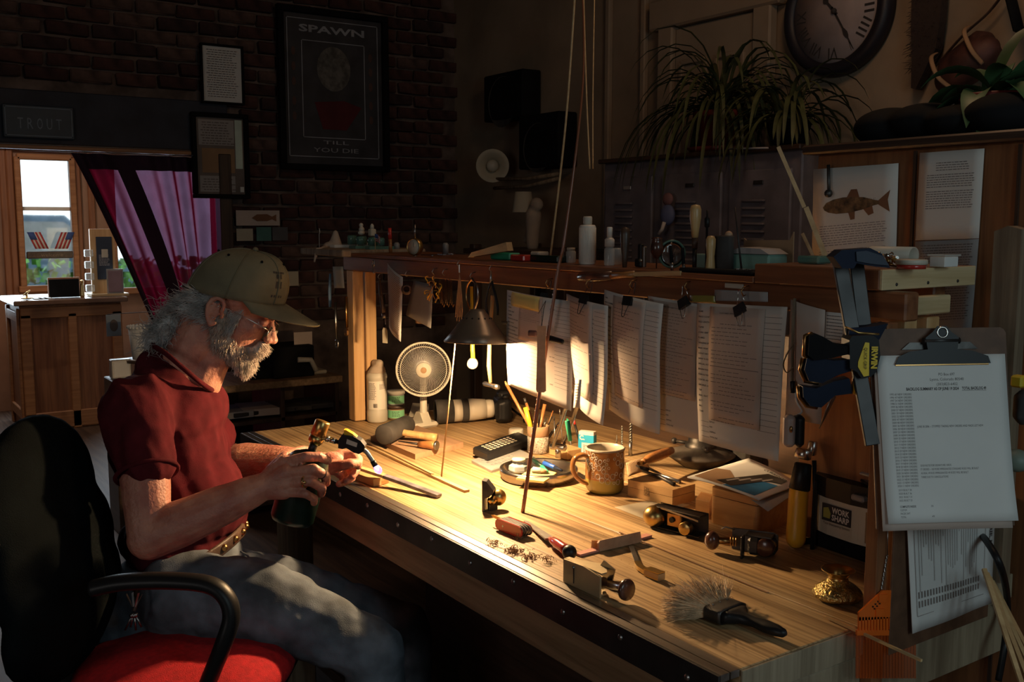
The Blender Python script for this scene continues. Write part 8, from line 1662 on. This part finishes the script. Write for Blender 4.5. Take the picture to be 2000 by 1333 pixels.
# notes under the pictures
def wnote(nm, lab, x0, y0, x1, y1, m_, cat='note'): a, b = PX(x0, (y0 + y1) / 2, XB + .02), PX(x1, (y0 + y1) / 2, XB + .02); z1, z0 = PX(x0, y0, XB + .02).z, PX(x0, y1, XB + .02).z; return single(nm, MB().box((.002, b.y - a.y, z1 - z0), (XB + .02, (a.y + b.y) / 2, (z0 + z1) / 2)), m_, lab, cat)
o = wnote('fish_card', 'dim card with a reddish trout drawing on the brick wall', 461, 411, 546, 441, 'paper_tan', 'card'); c = PX(515, 426, XB + .024); obj('trout_drawing', MB().prism([(-.07, 0), (-.04, .02), (.02, .022), (.05, .008), (.075, .02), (.075, -.02), (.05, -.008), (.02, -.018), (-.04, -.018)], .001, Matrix(((0, 0, 1, c.x), (1, 0, 0, c.y), (0, 1, 0, c.z), (0, 0, 0, 1)))), TF, o)
wnote('wall_note', 'tan note under the trout card', 462, 447, 494, 471, 'notepaper'); wnote('wall_note', 'teal note under the trout card', 501, 444, 530, 471, mat('teal_note', (.08, .20, .18), .8)); wnote('wall_note', 'dim grey note beside the teal one', 532, 444, 562, 470, mat('dim_note', (.10, .10, .11), .8)); wnote('wall_note', 'pale note low on the brick wall beside the cap', 557, 531, 583, 559, 'notepaper')
# bookcase behind the man
XT = -4.75; yb0, yb1 = PX(430, 745, XT).y, PX(665, 745, XT).y; zt3 = PX(560, 742, XT).z; bk = thing('low_bookcase', 'low dark wooden bookcase behind the man, papers on its shelves', 'bookcase', (XT - .2, (yb0 + yb1) / 2, 0)); Wb = yb1 - yb0
obj('top', MB().box((.46, Wb, .035), (XT - .20, (yb0 + yb1) / 2, zt3 - .018), bev=.004), 'apron', bk)
for z_ in (zt3 - .20, zt3 - .42, .06): obj('shelf', MB().box((.42, Wb - .04, .02), (XT - .21, (yb0 + yb1) / 2, z_), bev=.002), 'darkwood', bk)
for y_ in (yb0 + .02, (yb0 + yb1) / 2, yb1 - .02): obj('side_panel', MB().box((.42, .022, zt3 - .036), (XT - .21, y_, (zt3 - .036) / 2), bev=.002), 'darkwood_z', bk)
rr = RNG(10)
for k in range(12): y_ = yb0 + Wb * (.12, .25, .38, .62, .75, .88)[k % 6]; zb_ = (zt3 - .19, zt3 - .41)[k // 6]; single('paper_stack', MB().box((.22, .20, rr.uniform(.012, .05)), (0, 0, .03), fr_yaw((XT - .14, y_, zb_), rr.uniform(-.2, .2)), bev=.002), rr.choice(['papergrey', 'kraft', 'rubber', 'paper_tan']), 'one of the paper stacks lying in the low bookcase', 'papers', 'paper stacks in the low bookcase')
for k, (px, py, w_, h_, m_, lab) in enumerate(((600, 737, .16, .02, 'notepaper', 'pale pad lying on top of the low bookcase'), (508, 728, .14, .05, 'black', 'black box on the bookcase top behind the man’s beard'), (560, 715, .22, .16, 'blackmatte', 'large dark machine on top of the low bookcase'), (480, 742, .03, .03, 'chrome', 'small shiny knob on the bookcase top beside the beard'))): p = PX(px, 742, XT - .15); single('bookcase_item', MB().box((w_, w_, h_), (p.x, p.y, zt3 + h_ / 2 + .001), bev=.006), m_, lab, 'box')
mb = MB(); p = PX(600, 715, XT - .02); mb.tube([p + V((0, -.05, .035)), p + V((0, .02, .03)), p + V((0, .05, -.03))], .014, 8); single('white_bracket', mb, 'offwhite', 'white angled bracket standing on the dark machine edge', 'bracket')
mb = MB(); p = PX(592, 662, XT - .1); mb.box((.004, .10, .07), p, bev=.001); single('wall_note', mb, 'paper_tan', 'dim tilted card standing above the low bookcase', 'note')
# ================================================================== the shop beyond the doorway
XC_ = T(150, 835, 0).x; ya, yb_ = T(52, 846, 0).y, T(258, 832, 0).y; zc = PX(150, 583, XC_).z; ct = thing('shop_counter', 'panelled oak shop counter standing below the bright window', 'counter', (XC_ - .3, (ya + yb_) / 2, 0)); Wc = yb_ - ya
obj('carcass', MB().box((.56, Wc, zc - .04), (XC_ - .28, (ya + yb_) / 2, (zc - .04) / 2), bev=.003), 'oak', ct)
obj('counter_top', MB().box((.66, Wc + .08, .035), (XC_ - .28, (ya + yb_) / 2, zc - .018), bev=.006), mat('counter_top', (.20, .12, .08), .18), ct)
for s, (sy, sz, cy, cz) in enumerate(((Wc, .08, 0, zc - .09), (Wc, .12, 0, .07), (.07, zc - .1, -Wc / 2 + .035, (zc - .1) / 2), (.07, zc - .1, Wc / 2 - .035, (zc - .1) / 2), (.06, zc - .1, .0, (zc - .1) / 2))): obj('rail_moulding', MB().box((.022, sy, sz), (XC_ + .008, (ya + yb_) / 2 + cy, cz), bev=.006), 'oak_l', ct)
for z_ in (.12, zc - .12): obj('side_rail', MB().box((.5, .02, .07), (XC_ - .28, ya - .008, z_), bev=.004), 'oak_l', ct)
for x_ in (XC_ - .04, XC_ - .5): obj('side_stile', MB().box((.06, .02, zc - .06), (x_, ya - .009, (zc - .06) / 2), bev=.004), 'oak_l', ct)
def cx_(px, dx=-.15): return PX(px, 575, XC_ + dx).y
def cbox(t, nm, y, sx, sy, sz, m_, z=0, dx=-.15, bev=.002): return obj(nm, MB().box((sx, sy, sz), (XC_ + dx, y, zc + .001 + z + sz / 2), bev=bev), m_, t)
y = cx_(126); t = thing('display_case', 'small black-faced display easel standing on the shop counter', 'display', V((XC_ - .15, y, zc))); cbox(t, 'panel', y, .02, .20, .13, 'blackmatte'); cbox(t, 'edge', y, .012, .212, .142, 'oak_l', 0, -.162)
y = cx_(50); t = thing('brass_ornament', 'little brass ornament on the counter end nearest the window', 'ornament', V((XC_ - .1, y, zc))); q = blob_mb([('e', V((XC_ - .1, y, zc + .008)), (.03, .045, .008)), ('c', V((XC_ - .1, y, zc + .01)), V((XC_ - .1, y, zc + .05)), .009, .006), ('c', V((XC_ - .1, y - .02, zc + .03)), V((XC_ - .1, y + .02, zc + .06)), .006, .005)], .004, 1); obj('figure', q, 'gold', t)
y = cx_(158); t = thing('brass_ornament', 'brass figurine between the display easel and the oak stand', 'ornament', V((XC_ - .1, y, zc))); q = blob_mb([('c', V((XC_ - .1, y, zc + .01)), V((XC_ - .1, y, zc + .09)), .018, .012), ('e', V((XC_ - .1, y, zc + .11)), (.014, .014, .016))], .004, 1); obj('figure', q, 'gold', t)
y = cx_(205); t = thing('display_stand', 'oak display stand with a dark lettered card on the shop counter', 'display', V((XC_ - .15, y, zc))); cbox(t, 'foot', y + .02, .18, .26, .018, 'pine_yy'); hgt = PX(200, 452, XC_ - .15).z - zc; cbox(t, 'back_board', y - .0, .03, .17, hgt, 'pine_y', .016, -.17); cbox(t, 'dark_card', y + .01, .004, .11, hgt * .66, mat('dark_card', (.03, .04, .06), .5), .12, -.152)
f_ = lambda x, yy: V((XC_ - .149, y - .03 + x, zc + .13 + yy)); txtblock(t, 'papergrey', lambda a, b: f_(a, b + .17), 9, .004, .075, 2.3, 4); cbox(t, 'pale_print', y + .012, .002, .045, .06, 'notepaper', .28, -.148)
for k in range(4): yy_ = cx_(176); obj('brochure_pocket', MB().box((.05, .055, .05), (XC_ - .14, yy_, zc + .06 + k * .085), bev=.004), 'clearplastic', t)
y = cx_(221); t = thing('framed_flyer', 'small framed flyer leaning on the oak display stand', 'picture', V((XC_ - .06, y, zc))); cbox(t, 'frame', y, .012, .115, .18, 'silver', .018, -.07); cbox(t, 'flyer', y, .004, .095, .155, mat('flyer', (.30, .20, .22), .6), .03, -.062)
for k in range(3): y = cx_(70 + k * 10); single('leaflet', MB().box((.12, .05, .004), (XC_ - .1, y, zc + .003)), 'paper_cool', 'one of the pale leaflets lying flat on the shop counter', 'leaflet', 'leaflets on the counter')
# window sill board with two little flags
zb3 = PX(95, 498, XW + .05).z; y0_, y1_ = PX(52, 498, XW + .05).y, PX(142, 498, XW + .05).y; t = single('window_board', MB().box((.04, y1_ - y0_, .055), (XW + .05, (y0_ + y1_) / 2, zb3), bev=.005), 'darkwood', 'dark lettered board hanging across the shop window', 'board'); q = MB(); put_text(q, 'welcome', .035, lambda x, yy: V((XW + .0712, y0_ + x, zb3 - .012 + yy)), .10, 0, .16); obj('lettering', q, 'oldwood', t)
for s, px in ((-1, 74), (1, 126)):
    c = PX(px, 470, XW + .06); t = thing('window_flag', 'little striped flag leaning %s in the shop window' % ('to the hinge side' if s < 0 else 'towards the curtain'), 'flag', c); lean = -s * .45
    for k in range(7): obj('stripe', MB().grid(lambda u, v: c + V((0, ((u - .5) * .10) * 1 + s * (.5 - (k + v) / 7) * -.06, (.5 - (k + v) / 7) * .0 + .055 - (k + v) * .0 - u * 0)) if 0 else c + V((0, (k + v - 3.5) * .014 + lean * (u - .5) * .12 * -1, (u - .5) * .13)), 2, 1, th=.001), 'navyred' if k % 2 == 0 else 'paper', t)
    obj('canton', MB().grid(lambda u, v: c + V((.004, (v * 3.5 - 3.5 * (s < 0)) * .014 - lean * (u * .45 + .05) * .12, (u * .45 + .05) * .13)), 2, 1, th=.001), 'flagblue', t)
# badge, bucket, small mirror box beyond the man's back
c = PX(222, 636, XB + .03); t = thing('hanging_badge', 'small pale printed badge hanging on a wire beyond the doorway', 'badge', c - V((0, 0, .06))); obj('card', MB().box((.004, .075, .115), c, bev=.001), mat('badge_blue', (.26, .33, .42), .5), t); q = blob_mb([('e', c + V((.004, 0, 0)), (.002, .025, .038))], .003, 1); obj('dark_figure', q, 'inkgrey', t); obj('wire', MB().tube([c + V((0, -.03, .06)), c + V((0, .09, .062)), V((c.x, DR + .0, c.z + .068))], .002, 5), 'darksteel', t)
c = PX(285, 700, -4.9); r_ = .075; t = thing('paper_basket', 'white tapered basket with a scalloped rim behind the man’s hair', 'basket', c); obj('basket_body', MB().lathe([(0, 0), (r_ * .8, 0), (r_, .15), (r_ * .97, .15), (r_ * .77, .01)], Matrix.Translation(c), 36), 'paper_cool', t)
for k in range(26): a = 2 * PI * k / 26; obj('scallop', MB().ball(c + V((r_ * cos(a), r_ * sin(a), .152)), .008, 8), 'paper_cool', t)
obj('blue_band', MB().lathe([(r_ * .81, .045), (r_ * .87, .09)], Matrix.Translation(c), 36), mat('band_blue', (.10, .16, .55), .5), t)
mb = MB(); cq = V((c.x, c.y, 0)); st_ = thing('side_stand', 'slim dark stand carrying the white basket', 'stand', cq); mb.lathe([(0, c.z - .014), (.10, c.z - .014), (.10, c.z - .001), (0, c.z - .001)], Matrix.Translation(cq), 24); obj('stand_top', mb, 'darkwood', st_)
for k in range(3): a = 2 * PI * k / 3; obj('leg', MB().tube([cq + V((.08 * cos(a), .08 * sin(a), c.z - .014)), cq + V((.12 * cos(a), .12 * sin(a), .002))], .010, 8), 'darkwood', st_)
c = PX(235, 720, -4.9); t = thing('small_clock', 'small silver cased clock beyond the man’s shoulder', 'clock', c); obj('case', MB().box((.05, .09, .09), c, bev=.004), 'silver', t); obj('dial', MB().box((.004, .07, .07), c + V((.027, 0, 0))), 'paper_cool', t)
single('plant_stand', MB().box((.2, .11, c.z - .046), (c.x, c.y, (c.z - .046) / 2), bev=.004), 'darkwood', 'dark block stand under the small silver clock', 'stand')
# curtain: sheer maroon cloth gathered to one side
cm = bpy.data.materials.new('sheer_curtain_cloth'); cm.use_nodes = True; n = cm.node_tree.nodes; l = cm.node_tree.links; n.clear(); out = n.new('ShaderNodeOutputMaterial'); df = n.new('ShaderNodeBsdfDiffuse'); tl_ = n.new('ShaderNodeBsdfTranslucent'); tp = n.new('ShaderNodeBsdfTransparent')
nz_ = n.new('ShaderNodeTexNoise'); nz_.inputs['Scale'].default_value = 60; crr = n.new('ShaderNodeValToRGB'); crr.color_ramp.elements[0].color = (.12, .003, .018, 1); crr.color_ramp.elements[1].color = (.20, .006, .030, 1); l.new(nz_.outputs['Fac'], crr.inputs[0]); l.new(crr.outputs[0], df.inputs[0]); l.new(crr.outputs[0], tl_.inputs[0]); tp.inputs[0].default_value = (.30, .20, .34, 1)
m1_ = n.new('ShaderNodeMixShader'); m1_.inputs[0].default_value = .6; l.new(df.outputs[0], m1_.inputs[1]); l.new(tl_.outputs[0], m1_.inputs[2]); m2_ = n.new('ShaderNodeMixShader'); lw_ = n.new('ShaderNodeLayerWeight'); mr_ = n.new('ShaderNodeMapRange'); mr_.inputs[1].default_value = .15; mr_.inputs[2].default_value = .8; mr_.inputs[3].default_value = .13; mr_.inputs[4].default_value = .0; l.new(lw_.outputs['Facing'], mr_.inputs[0]); l.new(mr_.outputs[0], m2_.inputs[0]); l.new(m1_.outputs[0], m2_.inputs[1]); l.new(tp.outputs[0], m2_.inputs[2]); l.new(m2_.outputs[0], out.inputs[0])
XQ = XB - .06; tL, tR = PX(140, 330, XQ).y, PX(424, 330, XQ).y; zT, zB = HZ - .02, PX(310, 640, XQ).z
bL = PX(300, 620, XQ).y
def cur(u, v):
    z = zT + (zB - zT) * v; yl = tL + (bL - tL) * (v ** .92); yr = tR - .02 * v; y = yl + (yr - yl) * u; fold = (.026 + .014 * v) * sin(u * 34 + 2 * sin(u * 9)) + .012 * sin(u * 13 + v * 2)
    return V((XQ + fold, y, z))
cu_ = thing('curtain', 'sheer maroon curtain drawn to one side of the doorway', 'curtain', V((XQ, (tL + tR) / 2, zB - .6)))
obj('sheer_cloth', MB().grid(cur, 110, 26), cm, cu_)
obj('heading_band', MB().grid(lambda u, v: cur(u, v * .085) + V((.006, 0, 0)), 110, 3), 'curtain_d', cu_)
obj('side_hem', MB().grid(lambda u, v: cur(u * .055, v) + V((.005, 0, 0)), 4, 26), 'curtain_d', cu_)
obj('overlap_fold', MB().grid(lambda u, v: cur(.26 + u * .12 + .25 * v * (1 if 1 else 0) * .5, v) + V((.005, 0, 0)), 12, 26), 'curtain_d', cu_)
obj('hanging_tail', MB().grid(lambda u, v: V((XQ + .02 * sin(u * 22), bL + (tR - bL) * u, zB - v * .85)), 40, 6), cm, cu_)
obj('curtain_rod', MB().cyl((XQ, tL - .25, zT + .012), (XQ, tR + .03, zT + .012), .008, n=10), 'oak_l', cu_)
